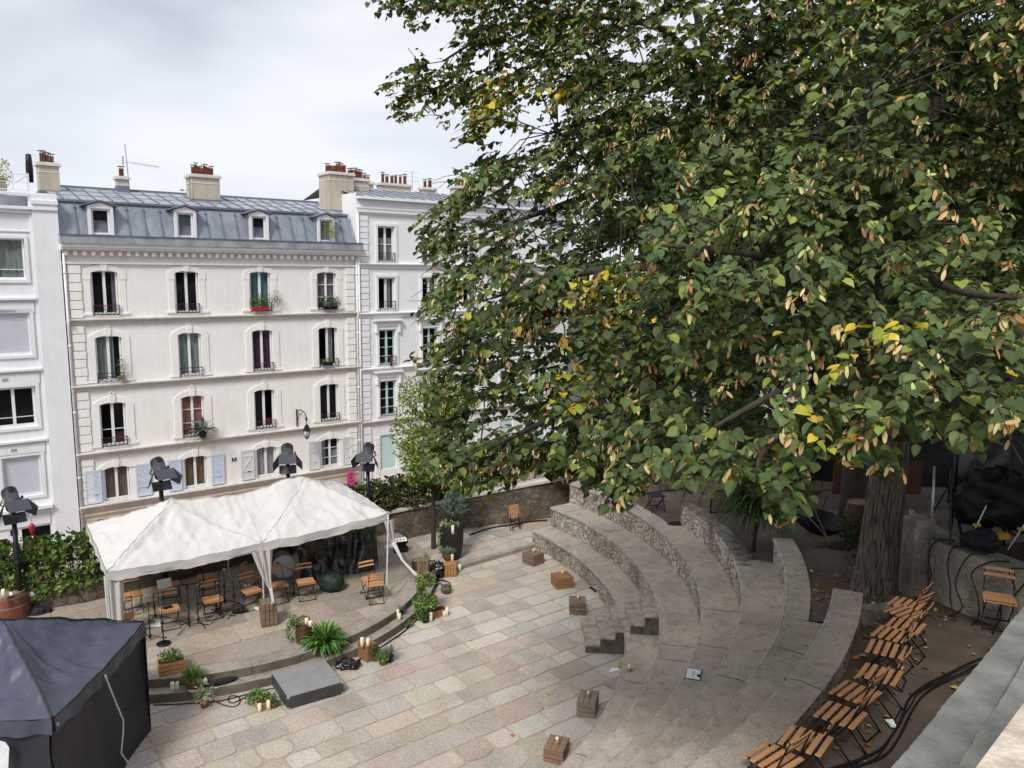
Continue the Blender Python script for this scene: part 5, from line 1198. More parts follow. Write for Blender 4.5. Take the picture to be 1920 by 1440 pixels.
# bass drum
MT['drumskin'] = mat('drum_skin', (.75, .75, .72), rough=.6, var=.1)
p = G(524, 1090, ZST); dr = empty('bass_drum', p+Vector((0, .35, .33)), 0, 'bass drum with a pale skin behind a folding chair', 'drum', rot=(R(90), 0, R(25)))
m = MB(); m.lathe([(.31, -.2), (.31, .2)], 28); m.build('shell', MT['charcoal'], dr); m = MB(); m.lathe([(.3, .203), (.001, .206)], 28, cap=False); m.build('drum_head', MT['drumskin'], dr); m = MB(); m.tube([(.315*math.cos(k*.262), .315*math.sin(k*.262), .2) for k in range(25)], .013, 6); m.build('hoop', MT['steel'], dr)
p = G(470, 1062, ZST+.3)
# floodlights
def flood(loc, rz, label):
    t = empty('floodlight', loc, rz, label, 'floodlight', 'stage floodlights on the ground')
    m = MB(); m.prism([(-.2, -.11), (.2, -.11), (.2, .11), (-.2, .11)], 0, .16); m.prism([(-.16, -.08), (.16, -.08), (.16, .08), (-.16, .08)], .16, .3); m.build('housing', MT['blackm'], t, bevel=.02)
    m = MB(); m.box((0, -.03, .33), (.4, .2, .07), rz=Matrix.Rotation(R(28), 4, 'X')); m.build('head', MT['blackm'], t, bevel=.01)
    m = MB()
    for i in range(4):
        for j in range(2): m.box((-.135+i*.09, -.045+j*.075-.03, .372+j*.04-.028), (.075, .065, .012), rz=Matrix.Rotation(R(28), 4, 'X'))
    m.build('lamp_lens', MT['paper'], t); return t
flood(G(163, 1146, .0), UROT+.0, 'black floodlight with bright lens blocks at the wall left of the canopy'); flood(G(751, 1034, ZST), UROT-.25, 'black floodlight on the stage right of the canopy')
# spilled papers
for pts, z, lab in (([(271, 1176), (303, 1174), (306, 1160), (284, 1158)], ZST+.004, 'white sheet of paper on the stage floor behind the round base'), ([(722, 1028), (745, 1025), (738, 1018), (721, 1022)], ZST+.004, 'white printed sheet lying at the right canopy leg'), ([(478, 1144-2), (486, 1145), (484, 1138), (477, 1138)], ZST+.05, 'small clear plastic bottle pack on the stage floor'), ([(456, 1100), (470, 1100), (468, 1094), (458, 1096)], ZST+.02, 'white crumpled cloth under a turned chair')):
    m = MB(); q = [G(a, b, z) for a, b in pts]; m.add([tuple(x) for x in q]+[tuple(x-Vector((0, 0, .003))) for x in q], [[0, 1, 2, 3], [7, 6, 5, 4], [0, 4, 5, 1], [1, 5, 6, 2], [2, 6, 7, 3], [3, 7, 4, 0]]); tag(m.build('paper_sheet', MT['paper']), lab, 'paper')
m = MB(); p = G(314, 1138, ZST+.475); m.box((0, 0, 0), (.2, .13, .018)); o = m.build('tablet', MT['blackm'], bevel=.004); o.location = p; o.rotation_euler = (0, 0, UROT); tag(o, 'black tablet lying on a folding chair seat', 'tablet')
m = MB(); p = G(308, 1094, ZST+.62); m.box((0, 0, 0), (.32, .01, .22), rz=Matrix.Rotation(R(-20), 4, 'X')); o = m.build('music_sheet', MT['paper']); o.location = p; o.rotation_euler = (0, 0, UROT); tag(o, 'grey white music sheet propped behind the back row chair', 'paper')
# ---- planters
def barrel(loc, r, h, label, wood, hoops=4, name='barrel', lid=True):
    t = empty(name, loc, 0, label, 'barrel'); prof = [(r*(.8+.2*math.sin(math.pi*i/10)), h*i/10) for i in range(11)]
    m = MB(); m.lathe(prof, 28); m.build('staves', MT[wood], t)
    for i in range(hoops):
        zz = h*(.06, .25, .72, .93)[i]; rr = r*(.8+.2*math.sin(math.pi*zz/h))+.006; m = MB(); m.lathe([(rr, -.02), (rr+.004, 0), (rr, .02)], 28, (0, 0, zz), cap=False); m.build('hoop', MT['hoop'] if wood == 'redbarrel' else MT['dark_barrel'], t)
    if lid: m = MB(); m.lathe([(r*.8, h-.001), (r*.8, h+.025), (r*.76, h+.03)], 28, cap=False); m.lathe([(r*.76, h+.006), (.001, h+.006)], 28, cap=False, mi=1); m.build('lid', [MT['hoop'], MT['redlid']], t)
    return t
MT['redlid'] = mat('faded_red_lid', (.38, .2, .15), rough=.7, var=.2)
barrel(G(18, 1185, 0)+Vector((0, .05, 0)), .46, .98, 'big red brown wine barrel at the left edge with bottle and candles on top', 'redbarrel')
p = G(570, 1203, ZST); barrel(p, .18, .5, 'small dark wooden barrel planter with two candles at the stage edge', 'dark_barrel', lid=True)
cloud('ivy', (p.x-.14, p.y-.05, ZST+.5), (.2, .17, .14), 170, .07, [((.2, .26, .08), 3), ((.09, .15, .04), 3), ((.33, .36, .15), 1)]); tag(bpy.data.objects['ivy'], 'pale green ivy spilling from the small dark barrel', 'plant')
o = cloud('ivy', (p.x-.27, p.y-.08, ZST+.25), (.09, .09, .24), 90, .06, [((.2, .26, .08), 3), ((.12, .18, .05), 3)]); o.parent = bpy.data.objects['ivy']; o.name = 'hanging_ivy'
o = barrel(G(780, 1068, ZST), .12, .26, 'little dark barrel pot at the stage edge behind the ivy stand', 'dark_barrel')
o = barrel(G(1607, 1010, 2.95), .3, .8, 'dark barrel half hidden behind the big tree trunk', 'dark_barrel')
MT['bottle'] = mat('black_bottle_glass', (.01, .012, .01), rough=.1, spec=.8)
bt = empty('wine_bottle', G(22, 1120, 1.0), 0, 'dark wine bottle with white label on the big red barrel', 'bottle')
m = MB(); m.lathe([(.04, 0), (.041, .2), (.035, .225), (.015, .26), (.015, .32), (.017, .325), (.017, .335)], 14); m.build('glass', MT['bottle'], bt); m = MB(); m.lathe([(.0418, .06), (.0418, .15)], 14, cap=False); m.build('bottle_label', MT['paper'], bt)
def potted(loc, pr, ph, mt, label, fol, name='potted_plant', cat='plant'):
    t = empty(name, loc, 0, label, cat); m = MB(); m.lathe([(pr*.75, 0), (pr*.95, ph*.8), (pr, ph*.85), (pr, ph), (pr*.85, ph), (pr*.82, ph*.86)], 16, cap=True); m.build('pot', MT[mt], t); fol(t, ph); return t
LG = [((.14, .24, .05), 3), ((.08, .15, .035), 3), ((.25, .34, .1), 1.5)]
DG = [((.04, .09, .03), 3), ((.07, .14, .04), 3), ((.12, .2, .06), 1)]
GG = [((.2, .25, .22), 3), ((.13, .18, .15), 2), ((.3, .33, .28), 1)]
OLV = [((.36, .42, .26), 2), ((.22, .28, .14), 3), ((.5, .52, .36), 1)]
potted(G(362, 1289, ZS2), .16, .19, 'clay', 'bushy green grass in a brown clay pot on the stage step', lambda t, h: blades('foliage', (0, 0, h), 260, .3, .012, LG, t, base_r=.11, droop=.7))
potted(G(384, 1325, 0), .09, .12, 'clay', 'young olive plant in a small brown pot on the paving', lambda t, h: (cloud('foliage', (0, 0, h+.2), (.2, .2, .2), 120, .1, OLV, t, NARROW)), )
potted(G(597, 1240, 0)+Vector((.12, .1, 0)), .17, .2, 'basket', 'large bright green fern drooping over the black platform corner', lambda t, h: (blades('fronds', (0, 0, h+.12), 380, .56, .04, [((.12, .26, .05), 3), ((.06, .15, .03), 3), ((.2, .36, .09), 1)], t, base_r=.1, droop=.95), cloud('lower_foliage', (.1, -.12, .18), (.22, .2, .18), 260, .05, DG, t)), 'fern')
potted(G(718, 1246, 0), .085, .1, 'clay', 'herb in a shallow clay pot nearest the fresh crate pair', lambda t, h: cloud('foliage', (0, 0, h+.09), (.15, .15, .12), 220, .045, LG, t))
potted(G(703, 1238, 0), .09, .1, 'clay', 'dark leafy herb pot pressed against the fresh crate', lambda t, h: cloud('foliage', (0, 0, h+.12), (.17, .15, .16), 260, .05, DG, t))
potted(G(730, 1240, 0), .1, .15, 'blackm', 'silver lavender in a black pot at the right of the herb group', lambda t, h: blades('foliage', (0, 0, h), 160, .24, .01, GG, t, base_r=.08, droop=.15))
potted(G(752, 1153, ZS2), .06, .09, 'blackm', 'small lavender in a black pot on the stage step', lambda t, h: blades('foliage', (0, 0, h), 90, .2, .01, GG, t, base_r=.04, droop=.2))
potted(G(840, 1050, .36), .12, .17, 'basket', 'grey green lavender in a wicker pot on the pine crate', lambda t, h: blades('foliage', (0, 0, h), 170, .22, .013, GG, t, base_r=.09, droop=.25))
potted(G(797, 1167, 0), .09, .1, 'blackm', 'dark green herb in a black pot in front of the planter crates', lambda t, h: cloud('foliage', (0, 0, h+.1), (.13, .13, .13), 190, .045, DG, t))
potted(G(765, 1176, 0), .07, .06, 'blackm', 'low moss green plant beside coiled cable at the step foot', lambda t, h: cloud('foliage', (0, 0, h+.05), (.13, .1, .07), 220, .03, LG, t))
potted(G(508, 1328, 0)+Vector((.05, .05, 0)), .08, .1, 'clay', 'grey green thyme pot at the right of the small planter box', lambda t, h: cloud('foliage', (0, 0, h+.07), (.15, .13, .12), 230, .035, DG, t))
potted(G(800, 1056, .25), .05, .1, 'blackm', 'grassy sprig growing at the stage rim near the urn', lambda t, h: blades('foliage', (0, 0, h), 60, .2, .01, LG, t, base_r=.03, droop=.3))
o = cloud('planter_foliage', tuple(G(320, 1228, ZST+.3)), (.24, .15, .13), 420, .05, DG+LG); tag(o, 'mixed green herbs growing in the fresh pine planter crate', 'plant')
o = cloud('herb_bush', tuple(G(484, 1308, .1)), (.24, .17, .15), 460, .06, LG); tag(o, 'bright leafy strawberry like bush over the small reddish planter box', 'plant')
o = cloud('moss_ball', tuple(G(837, 1104, .12)), (.14, .14, .12), 700, .03, [((.09, .12, .05), 3), ((.14, .17, .08), 1)], shell=.15); tag(o, 'round mossy green ball plant alone on the paving', 'plant')
pv = G(788, 1080, 1.0)
o = cloud('trailing_ivy', tuple(G(797, 1088, .92)), (.26, .24, .16), 380, .075, [((.2, .27, .07), 3), ((.1, .16, .04), 3), ((.36, .38, .14), 1)]); tag(o, 'yellow green ivy trailing from the tall rustic crate stand', 'plant')
q = cloud('hanging_ivy', tuple(G(790, 1115, .45)), (.13, .13, .42), 260, .065, [((.18, .24, .07), 3), ((.1, .15, .04), 3)]); q.parent = o
o = cloud('lush_foliage', tuple(G(798, 1130, .42)), (.32, .26, .17), 560, .075, LG+[((.34, .42, .12), 1)]); tag(o, 'lush bright green leaves overflowing the upper planter crate', 'plant'); q = cloud('hanging_foliage', tuple(G(786, 1148, .2)), (.12, .12, .24), 260, .06, LG); q.parent = o
# tall urn with conifer
p = G(845, 1056, .0); p = Vector((p.x+.02, p.y+.12, .1))
un = empty('tall_urn', p, 0, 'tall black barrel shaped urn with trailing ivy near the kerb', 'urn')
MT['urn'] = mat('black_urn_paint', (.016, .017, .017), rough=.55, streak=(10, 10, 1), bump=.25)
m = MB(); m.lathe([(.24, 0), (.3, .2), (.345, .55), (.35, .8), (.33, 1.05), (.31, 1.12), (.29, 1.12), (.29, 1.06), (.001, 1.05)], 30, cap=False); m.build('urn_body', MT['urn'], un)
q = cloud('ivy', (-.3, -.12, .62), (.08, .14, .45), 260, .07, [((.25, .32, .13), 3), ((.14, .2, .07), 3)], un); q = cloud('ivy', (-.05, -.2, 1.12), (.28, .12, .08), 120, .08, [((.34, .4, .2), 2), ((.2, .27, .1), 2)], un)
cn = empty('potted_conifer', (p.x+.03, p.y+.1, p.z+1.05), 0, 'small silvery blue spruce growing out of the tall black urn', 'conifer')
m = MB(); m.tube([(0, 0, 0), (.02, 0, .45), (0, .01, .95)], [.02, .014, .004], 6); bt_ = []
PP = []; XX = []
for k in range(46):
    z = .15+.75*k/46; a = k*2.4; L_ = .52*(1-k/52)+.06; d = np.array([math.cos(a), math.sin(a), .55]); d /= np.linalg.norm(d); m.tube([(0, 0, z), tuple(np.array([0, 0, z])+d*L_)], [.006, .002], 4)
    for t in np.linspace(.15, 1, 26):
        for s_ in range(3): v = d*.7+rdir(1)[0]*.8; PP.append(np.array([0, 0, z])+d*L_*t); XX.append(v)
m.build('trunk', MT['barkdark'], cn); PP = np.array(PP); XX = np.array(XX); leafmesh('needles', MT['leafm'], PP, XX, rdir(len(PP)), np.full(len(PP), .05), pick([((.15, .23, .2), 3), ((.24, .33, .3), 2), ((.08, .13, .1), 2)], len(PP)), NARROW, cn)
# ---- black riser platform
a, b = Vector((-4.29, 14.31, 0)), Vector((-3.35, 14.91, 0)); rzp = math.atan2((b-a).y, (b-a).x); ln_ = (b-a).length*1.02; nrm = Vector((-math.sin(rzp), math.cos(rzp), 0)); ctr = (a+b)/2+nrm*.56
pf = empty('riser_platform', ctr, rzp, 'low dark grey flight case platform with metal corners at the stage step', 'platform')
MT['casetop'] = mat('case_top', (.27, .26, .262), rough=.6, var=.1, scale=4); MT['caseside'] = mat('case_side', (.06, .06, .065), rough=.5)
m = MB(); m.box((0, 0, .125), (ln_, 1.12, .25)); m.build('case_body', MT['caseside'], pf, bevel=.006); m = MB(); m.box((0, 0, .254), (ln_-.02, 1.1, .008)); m.build('case_lid', MT['casetop'], pf)
for sx in (-1, 1):
    for sy in (-1, 1):
        for z in (.02, .235): m = MB(); m.box((sx*(ln_/2-.02), sy*(.56-.02), z), (.05, .05, .045)); m.build('corner_cap', MT['steel'], pf, bevel=.01)
# ---- A4 sign on the tiers
sg = empty('clipboard_sign', (0, 0, 0), 0, 'white paper sign on a clipboard lying on the middle stone tiers', 'sign')
q = [G(1290.5, 1253, ZT[3]+.02), G(1316, 1257, ZT[3]+.02), G(1309, 1274, ZT[3]+.02), G(1285, 1269, ZT[3]+.02)]; c_ = (q[0]+q[1]+q[2]+q[3])/4; rz = math.atan2((q[1]-q[0]).y, (q[1]-q[0]).x); W_, H2 = (q[1]-q[0]).length, (q[2]-q[1]).length
sg.location = c_+Vector((0, 0, .0)); sg.rotation_euler = (0, 0, rz)
m = MB(); m.box((0, 0, -.012), (W_+.02, H2+.02, .008)); m.build('board', MT['blackm'], sg); m = MB(); m.box((0, 0, -.005), (W_, H2, .003)); m.build('paper', MT['paper'], sg)
MT['print'] = mat('grey_print', (.25, .3, .36), rough=.6)
m = MB(); rg = random.Random(8)
for k in range(9):
    y_ = -H2*.3+H2*.6*k/9; m.bar((rg.uniform(-.03, -.01), y_, -.0025), (rg.uniform(.02, .04), y_+rg.uniform(-.01, .02), -.0025), .007, .001)
m.build('faint_print', MT['print'], sg)
m = MB(); m.box((W_/2-.02, -H2*.12, 0), (.06, .07, .02)); m.build('clip', MT['blackm'], sg)
# white scraps and fallen yellow leaves
for pts, z, lab, mt_ in (([(1141, 1260), (1147, 1254), (1162, 1253), (1160, 1258)], .01, 'crumpled white tissue on the paving by the lowest tier', 'paper'), ([(1655+4, 1349), (1674, 1351), (1682, 1364), (1670, 1362)], 3.4, 'scrap of white paper lying on the dirt by the chairs', 'paper'), ([(1600, 1105), (1609, 1102), (1610, 1104), (1601, 1108)], 3.06, 'small white stub on the dirt at the trunk foot', 'paper')):
    m = MB(); q = [G(a_, b_, z) for a_, b_ in pts]; m.add([tuple(x+Vector((0, 0, .02*(k % 2)))) for k, x in enumerate(q)]+[tuple(x-Vector((0, 0, .006))) for x in q], [[0, 1, 2, 3], [7, 6, 5, 4], [0, 4, 5, 1], [1, 5, 6, 2], [2, 6, 7, 3], [3, 7, 4, 0]]); tag(m.build('litter', MT[mt_]), lab, 'litter')
hd = empty('candle_holder', G(1180, 1257, ZT[1]), 0, 'gold candle holder alone on the lowest tier right of the tissue', 'candle holder', 'candle holders on the plaza crates')
m = MB(); m.lathe([(.05, 0), (.055, .015), (.03, .03), (.045, .05)], 10); m.build('twig_base', MT['gold'], hd); m = MB(); m.lathe([(.035, .03), (.035, .13), (.002, .125)], 10); m.build('candle', MT['candle'], hd)
for (px, py, z, lab) in ((1106, 1107 + 2, 0, 'black torch lying at the foot of the lowest tier'), ):
    p = G(1112, 1107, 0); m = MB(); m.tube([tuple(p+Vector((-.06, .14, .03))), tuple(p+Vector((.06, -.14, .03)))], .03, 8); tag(m.build('torch', MT['blackm']), lab, 'torch')
m = MB(); p = G(1097, 1016, ZT[1]); m.tube([tuple(p+Vector((-.05, .05, .03))), tuple(p+Vector((.05, -.05, .03)))], .03, 8); tag(m.build('plastic_bottle', MT['paper']), 'pale plastic bottle lying on the lowest tier against the riser', 'bottle')
# scattered autumn leaves
n = 900; P = []; rg = random.Random(4)
while len(P) < n:
    a = rg.uniform(-62, 30); r_ = rg.uniform(13.6, 20) if rg.random() < .5 else 14.35+abs(rg.gauss(0, .5)); 
    x, y = pol(r_, a)
    if math.hypot(x, y) < 3 or (x > 6.9 and y < 12.6): continue
    if -25 < a < -7.4 and r_ < 13.6: continue
    P.append((x, y, dirt_z(a, r_)+.035))
for k in range(170):
    a_ = rg.uniform(0, 6.28); r_ = .5+abs(rg.gauss(0, .45)); x, y = 6.2+r_*math.cos(a_), 12.85+r_*math.sin(a_)
    if x < 7.0: P.append((x, y, dirt_at(x, y)+.03))
n = len(P); P = np.array(P); X = rdir(n); X[:, 2] *= .15; Nn = rdir(n)*.35; Nn[:, 2] = 1
o = leafmesh('fallen_leaves', MT['leafm'], P, X, Nn, rng.uniform(.05, .12, n), pick([((.46, .29, .12), 3), ((.28, .15, .07), 3), ((.5, .4, .1), 1), ((.2, .11, .06), 3)], n, .3), OVAL); tag(o, 'dry brown and yellow leaves scattered over the dirt', 'fallen leaves', kind='stuff')
P = np.array([tuple(G(a_, b_, z)) for a_, b_, z in ((1164, 1244, .02), (1160, 1249, .02), (1029, 1301, .02), (1166, 1250, .02), (880, 1200, .02), (960, 1380, .02))]); k = len(P); Nn = np.tile([[0, 0, 1.0]], (k, 1))+rdir(k)*.3
X = rdir(k); X[:, 2] = 0
o = leafmesh('yellow_leaves', MT['leafm'], P, X, Nn, np.full(k, .09), pick([((.75, .5, .03), 1), ((.5, .25, .05), 1)], k), HEART); tag(o, 'few yellow leaves on the paving near the lowest tier', 'fallen leaves', kind='stuff')
# cables
def cable(pts, r, label, name='cable'):
    P = [Vector(p) for p in pts]; out_ = []
    for i in range(len(P)-1):
        p0, p1, p2, p3 = P[max(i-1, 0)], P[i], P[i+1], P[min(i+2, len(P)-1)]
        for k in range(6):
            t = k/6; out_.append(.5*((2*p1)+(p2-p0)*t+(2*p0-5*p1+4*p2-p3)*t*t+(3*p1-p0-3*p2+p3)*t*t*t))
    out_.append(P[-1]); m = MB(); m.tube(out_, r, 6); return tag(m.build(name, MT['cable']), label, 'cable')
cable([G(*p, .012) for p in ((288, 1322), (340, 1320), (400, 1316), (440, 1308), (480, 1297), (515, 1290))], .012, 'black cable running along the foot of the stage step')
cable([G(*p, .012) for p in ((400, 1313), (420, 1322), (440, 1325), (450, 1316), (446, 1306), (432, 1305), (428, 1312), (436, 1318), (450, 1312), (470, 1302))], .011, 'loop of black cable on the paving between step and platform')
cable([G(*p, .014) for p in ((668, 1240), (700, 1222), (735, 1200), (760, 1182), (785, 1158), (800, 1140), (812, 1110), (822, 1085), (828, 1070))], .02, 'thick black cable curving along the stage step to the urn')
cable([G(*p, .014) for p in ((806, 1100), (815, 1090), (828, 1088), (842, 1092), (843, 1098), (834, 1100), (824, 1094), (818, 1100))], .016, 'brown black cable loop beside the moss ball')
cable([G(*p, .15) for p in ((880, 1003), (920, 990), (950, 985), (990, 978), (1026, 975))], .024, 'black plastic covered cable along the retaining wall foot')
cable([G(*p, 3.42) for p in ((1545, 1445), (1610, 1425), (1650, 1405), (1668, 1385), (1690, 1350), (1705, 1310), (1735, 1285), (1780, 1262), (1815, 1245), (1840, 1235))], .015, 'thick black cable bundle snaking across the dirt left strand')
cable([G(*p, 3.42) for p in ((1580, 1445), (1640, 1425), (1668, 1408), (1690, 1375), (1712, 1330), (1735, 1300), (1775, 1275), (1830, 1250), (1850, 1240))], .014, 'second strand of the thick black cable bundle on the dirt')
cable([G(*p, 3.42) for p in ((1560, 1445), (1630, 1428), (1660, 1400), (1682, 1362), (1708, 1322), (1725, 1297), (1770, 1272), (1800, 1250))], .01, 'thin strand between the two thick cables on the dirt')
rg = random.Random(12)
for k in range(11):
    t = .04+k*.085; p = A_+(B_-A_)*t; x0 = p.x-.06; pts = [(x0+.3, p.y, 4.14), (x0, p.y, 4.13)]
    q = p
    for j in range(4): q = q+Vector((rg.uniform(-.06, .02), rg.uniform(-.3, .28), 0)); pts.append((q.x-.1-.05*j, q.y, 3.85-.25*j))
    pts.append((q.x-.3, q.y+rg.uniform(-.3, .3), 3.12)); cable(pts, .011, ['black cable looping down the block wall nearest the pillar', 'black cable hanging second from the block wall pillar', 'thin black cable hanging straight down the block wall middle', 'black cable crossing others on the block wall left of the chair', 'black cable tangled behind the right edge chair', 'black cable knotted beside the right edge chair leg', 'black cable curling at the block wall foot', 'black cable dropping behind the ledge at the right edge', 'outer black cable near the frame edge on the block wall', 'black cable over the block wall coping near the frame edge', 'last black cable hanging at the far right of the block wall'][k])
# ================================================================ tents, lights, hedges
MT['canopy'] = mat('white_canopy_fabric', (.60, .585, .565), rough=.8, var=.03, scale=2, c2=(.57, .555, .535), bump=.5, bscale=9)
MT['canopyside'] = mat('canopy_fabric_thin', (.55, .525, .495), rough=.75, var=.05)
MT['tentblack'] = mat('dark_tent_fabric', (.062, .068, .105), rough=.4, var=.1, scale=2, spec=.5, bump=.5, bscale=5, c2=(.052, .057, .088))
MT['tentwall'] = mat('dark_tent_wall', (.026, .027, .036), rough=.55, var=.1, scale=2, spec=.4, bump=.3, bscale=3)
MT['zipwhite'] = mat('white_zip_tape', (.8, .82, .85), rough=.5)
def wr(p, seed, f=1.0): return mnoise.noise(Vector((p[0]*f+seed, p[1]*f, p[2]*f)))
FLp, FMp, FRp = Vector((-8.6, 16.1, 2.04)), Vector((-5.83, 17.8, 2.10)), Vector((-3.13, 19.5, 2.32))
RV = Vector((-1.72, 2.45, 0))
RLp, RMp, RRp = FLp+RV+Vector((0, 0, .22)), FMp+RV+Vector((.0, 0, .3)), FRp+RV+Vector((0, 0, .1))
cp = empty('white_canopy', (0, 0, 0), 0, 'long white wrinkled pop up canopy with two peaks over the stage', 'canopy')
def roof_panel(A, B, C, D, apex, name, mt, parent, n=34, amp=.05, seed=0, ridge=None, sag=.06, pole_r=.0):
    """square ABCD (A front left, B front right, C rear right, D rear left) rising to apex"""
    V = []; F = []
    for i in range(n+1):
        for j in range(n+1):
            a, b = i/n, j/n; p = A*(1-a)*(1-b)+B*a*(1-b)+C*a*b+D*(1-a)*b
            u_, v_ = abs(2*a-1), abs(2*b-1); mxx_ = max(u_, v_); h = 1-mxx_
            # hip lines stay taut, panels sag between them
            ang = abs(u_-v_)/(mxx_+.02); sg_ = -sag*2.2*math.sin(math.pi*min(1, h*1.05))*ang**.7
            base = p.z; top = apex.z
            edge = 4*min(a, 1-a)*0
            p.z = base+(top-base)*(h**.94)+sg_
            if ridge is not None and ridge*(a-.5) > 0:
                gz = (1-abs(2*b-1))*(.80+.2*(1-u_)); p.z = base+(top-base)*max(h**.94, gz)+sg_*.3
            if mxx_ > .8: # edge sag between the poles
                k = (mxx_-.8)/.2; along = b if u_ > v_ else a
                p.z += k*(-.05*math.sin(math.pi*along))
            # wrinkles fan out from the peak
            dx, dy = 2*a-1, 2*b-1; th_ = math.atan2(dy, dx); rr = math.hypot(dx, dy)
            p.z += (1 if mxx_ < .8 else 1-.75*(mxx_-.8)/.2)*amp*(.55*mnoise.noise(Vector((math.cos(th_)*6, math.sin(th_)*6, rr*1.2+seed)))*min(1, rr*2)+.4*mnoise.noise(Vector((a*7+seed, b*5, 1)))+.45*abs(mnoise.noise(Vector(((a+b)*9, (a-b)*3, seed))))-.3*abs(mnoise.noise(Vector((a*5+b*13, b*4-a*4, seed+3))))-.2*abs(mnoise.noise(Vector((a*19-b*6, b*9+a*5, seed+6)))))
            V.append(tuple(p))
    for i in range(n):
        for j in range(n): q = i*(n+1)+j; F.append([q, q+n+1, q+n+2, q+1])
    m = MB(); m.add(V, F, 0, True); return m.build(name, mt, parent), V
def skirt(V, n, side, parent, mt, drop, name='valance', seed=0, out=Vector((0, 0, 0))):
    idx = {'front': [i*(n+1) for i in range(n+1)], 'rear': [i*(n+1)+n for i in range(n+1)], 'left': list(range(n+1)), 'right': [n*(n+1)+j for j in range(n+1)]}[side]
    vs = []; fs = []
    for k, i in enumerate(idx):
        p = Vector(V[i]); t = k/n
        for r_ in range(4):
            d = drop*r_/3*(1+.12*mnoise.noise(Vector((t*9, seed, 0)))); w_ = .03*math.sin(t*31+seed)*r_/3+.025*mnoise.noise(Vector((t*18, r_, seed)))
            vs.append((p.x+out.x*(.02+w_), p.y+out.y*(.02+w_), p.z-d))
    for k in range(n):
        for r_ in range(3): q = k*4+r_; fs.append([q, q+4, q+5, q+1])
    m = MB(); m.add(vs, fs, 0, True); return m.build(name, mt, parent)
nA, nBb = 132, 56; V = []; F = []
def eave(a, b):
    i = 0 if a < 1 else 1; t = a-i; f0, f1 = ((FLp, FMp), (FMp, FRp))[i]; r0, r1 = ((RLp, RMp), (RMp, RRp))[i]; return f0.lerp(f1, t).lerp(r0.lerp(r1, t), b)
for i in range(nA+1):
    for j in range(nBb+1):
        a, b = 2*i/nA, j/nBb; p = eave(a, b); t_ = 1-abs(2*b-1); ea = min(a, 2-a)*2
        rid = .88+.05*math.cos((a-.5)*2*math.pi); rid = rid*(1+.06*(a-1))
        hip = min(t_, ea); py_ = 1-max(abs(2*(a % 1)-1) if a < 2 else 1, abs(2*b-1))
        h = max(min(t_, ea)*rid, py_*.95)
        k = min(1, h*1.6); sagp = -.11*math.sin(math.pi*min(1, h/.95))*(1 if min(abs(t_-ea), 1) > .08 else .35)
        dx, dy = 2*(a % 1)-1, 2*b-1; th_ = math.atan2(dy, dx)
        def rg_(x, y, z): return 1-2*abs(mnoise.noise(Vector((x, y, z))))
        wv = .030*mnoise.noise(Vector((a*5, b*3.5, 2)))+.018*rg_(a*7+b*4, b*3-a*2, 5)+.012*rg_((a-b)*9, (a+b)*3.5, 9)+.009*rg_(a*16, b*7+a*5, 1)+.014*mnoise.noise(Vector((th_*4, 1, a)))
        ed = max(abs(2*b-1), 1-min(1, ea)); al = a*math.pi
        sg2 = -.055*abs(math.sin(al))*max(0, (abs(2*b-1)-.8)/.2)
        V.append((p.x+.012*wv*10, p.y, p.z+.84*h+sagp+2.0*wv*(1.0 if ed < .93 else .6)+sg2))
for i in range(nA):
    for j in range(nBb): q = i*(nBb+1)+j; F.append([q, q+nBb+1, q+nBb+2, q+1])
m = MB(); m.add(V, F, 0, True); m.build('roof_sheet', MT['canopy'], cp)
KB = nBb+1
def seam(a0, b0, a1, b1):
    pts = []
    for k in range(25):
        t = k/24; i = round((a0+(a1-a0)*t)/2*nA); j = round((b0+(b1-b0)*t)*nBb); p = Vector(V[i*KB+j]); pts.append(p+Vector((0, 0, .006)))
    m = MB(); m.tube(pts, .009, 5); m.build('seam', MT['canopyside'], cp)
for q_ in ((0, 0, .5, .5), (0, 1, .5, .5), (1, 0, .5, .5), (1, 0, 1.5, .5), (2, 0, 1.5, .5), (2, 1, 1.5, .5), (.5, .5, 1.5, .5), (1, 0, 1, 1)): seam(*q_)
fo = -RV.normalized(); so_ = (FLp-FMp).normalized(); so2 = -so_
def skirt2(idx, out, seed, drop=.2):
    vs = []; fs = []
    for k, i in enumerate(idx):
        p = Vector(V[i]); t = k/len(idx)
        for r_ in range(5):
            d = drop*r_/4*(1+.10*mnoise.noise(Vector((t*9, seed, 0)))); w_ = (.022*math.sin(t*23+seed)+.03*mnoise.noise(Vector((t*22, r_*.4, seed))))*r_/4
            vs.append((p.x+out.x*(.012+w_), p.y+out.y*(.012+w_), p.z-d))
    for k in range(len(idx)-1):
        for r_ in range(4): q = k*5+r_; fs.append([q, q+5, q+6, q+1])
    m = MB(); m.add(vs, fs, 0, True); return m.build('valance', MT['canopyside'], cp)
KB = nBb+1
skirt2([i*KB for i in range(nA+1)], fo, 1); skirt2([i*KB+nBb for i in range(nA+1)], -fo, 2); skirt2(list(range(KB)), so_, 3); skirt2([nA*KB+j for j in range(KB)], so2, 4)
feet = [(FLp, ZST), (FMp, ZST), (Vector((-3.11, 18.96, 0)), ZST), (RLp, 0), (RMp, ZST), (RRp, ZST)]
MT['legwhite'] = mat('white_tent_leg', (.62, .65, .68), rough=.35, metal=.3)
for k, (p, z) in enumerate(feet):
    q = (FRp if k == 2 else p); m = MB(); m.bar((p.x, p.y, z+.008), (q.x, q.y, q.z-.02), .034); m.box((p.x, p.y, z+.006), (.1, .1, .01)); m.build('leg', MT['legwhite'], cp)
m = MB()
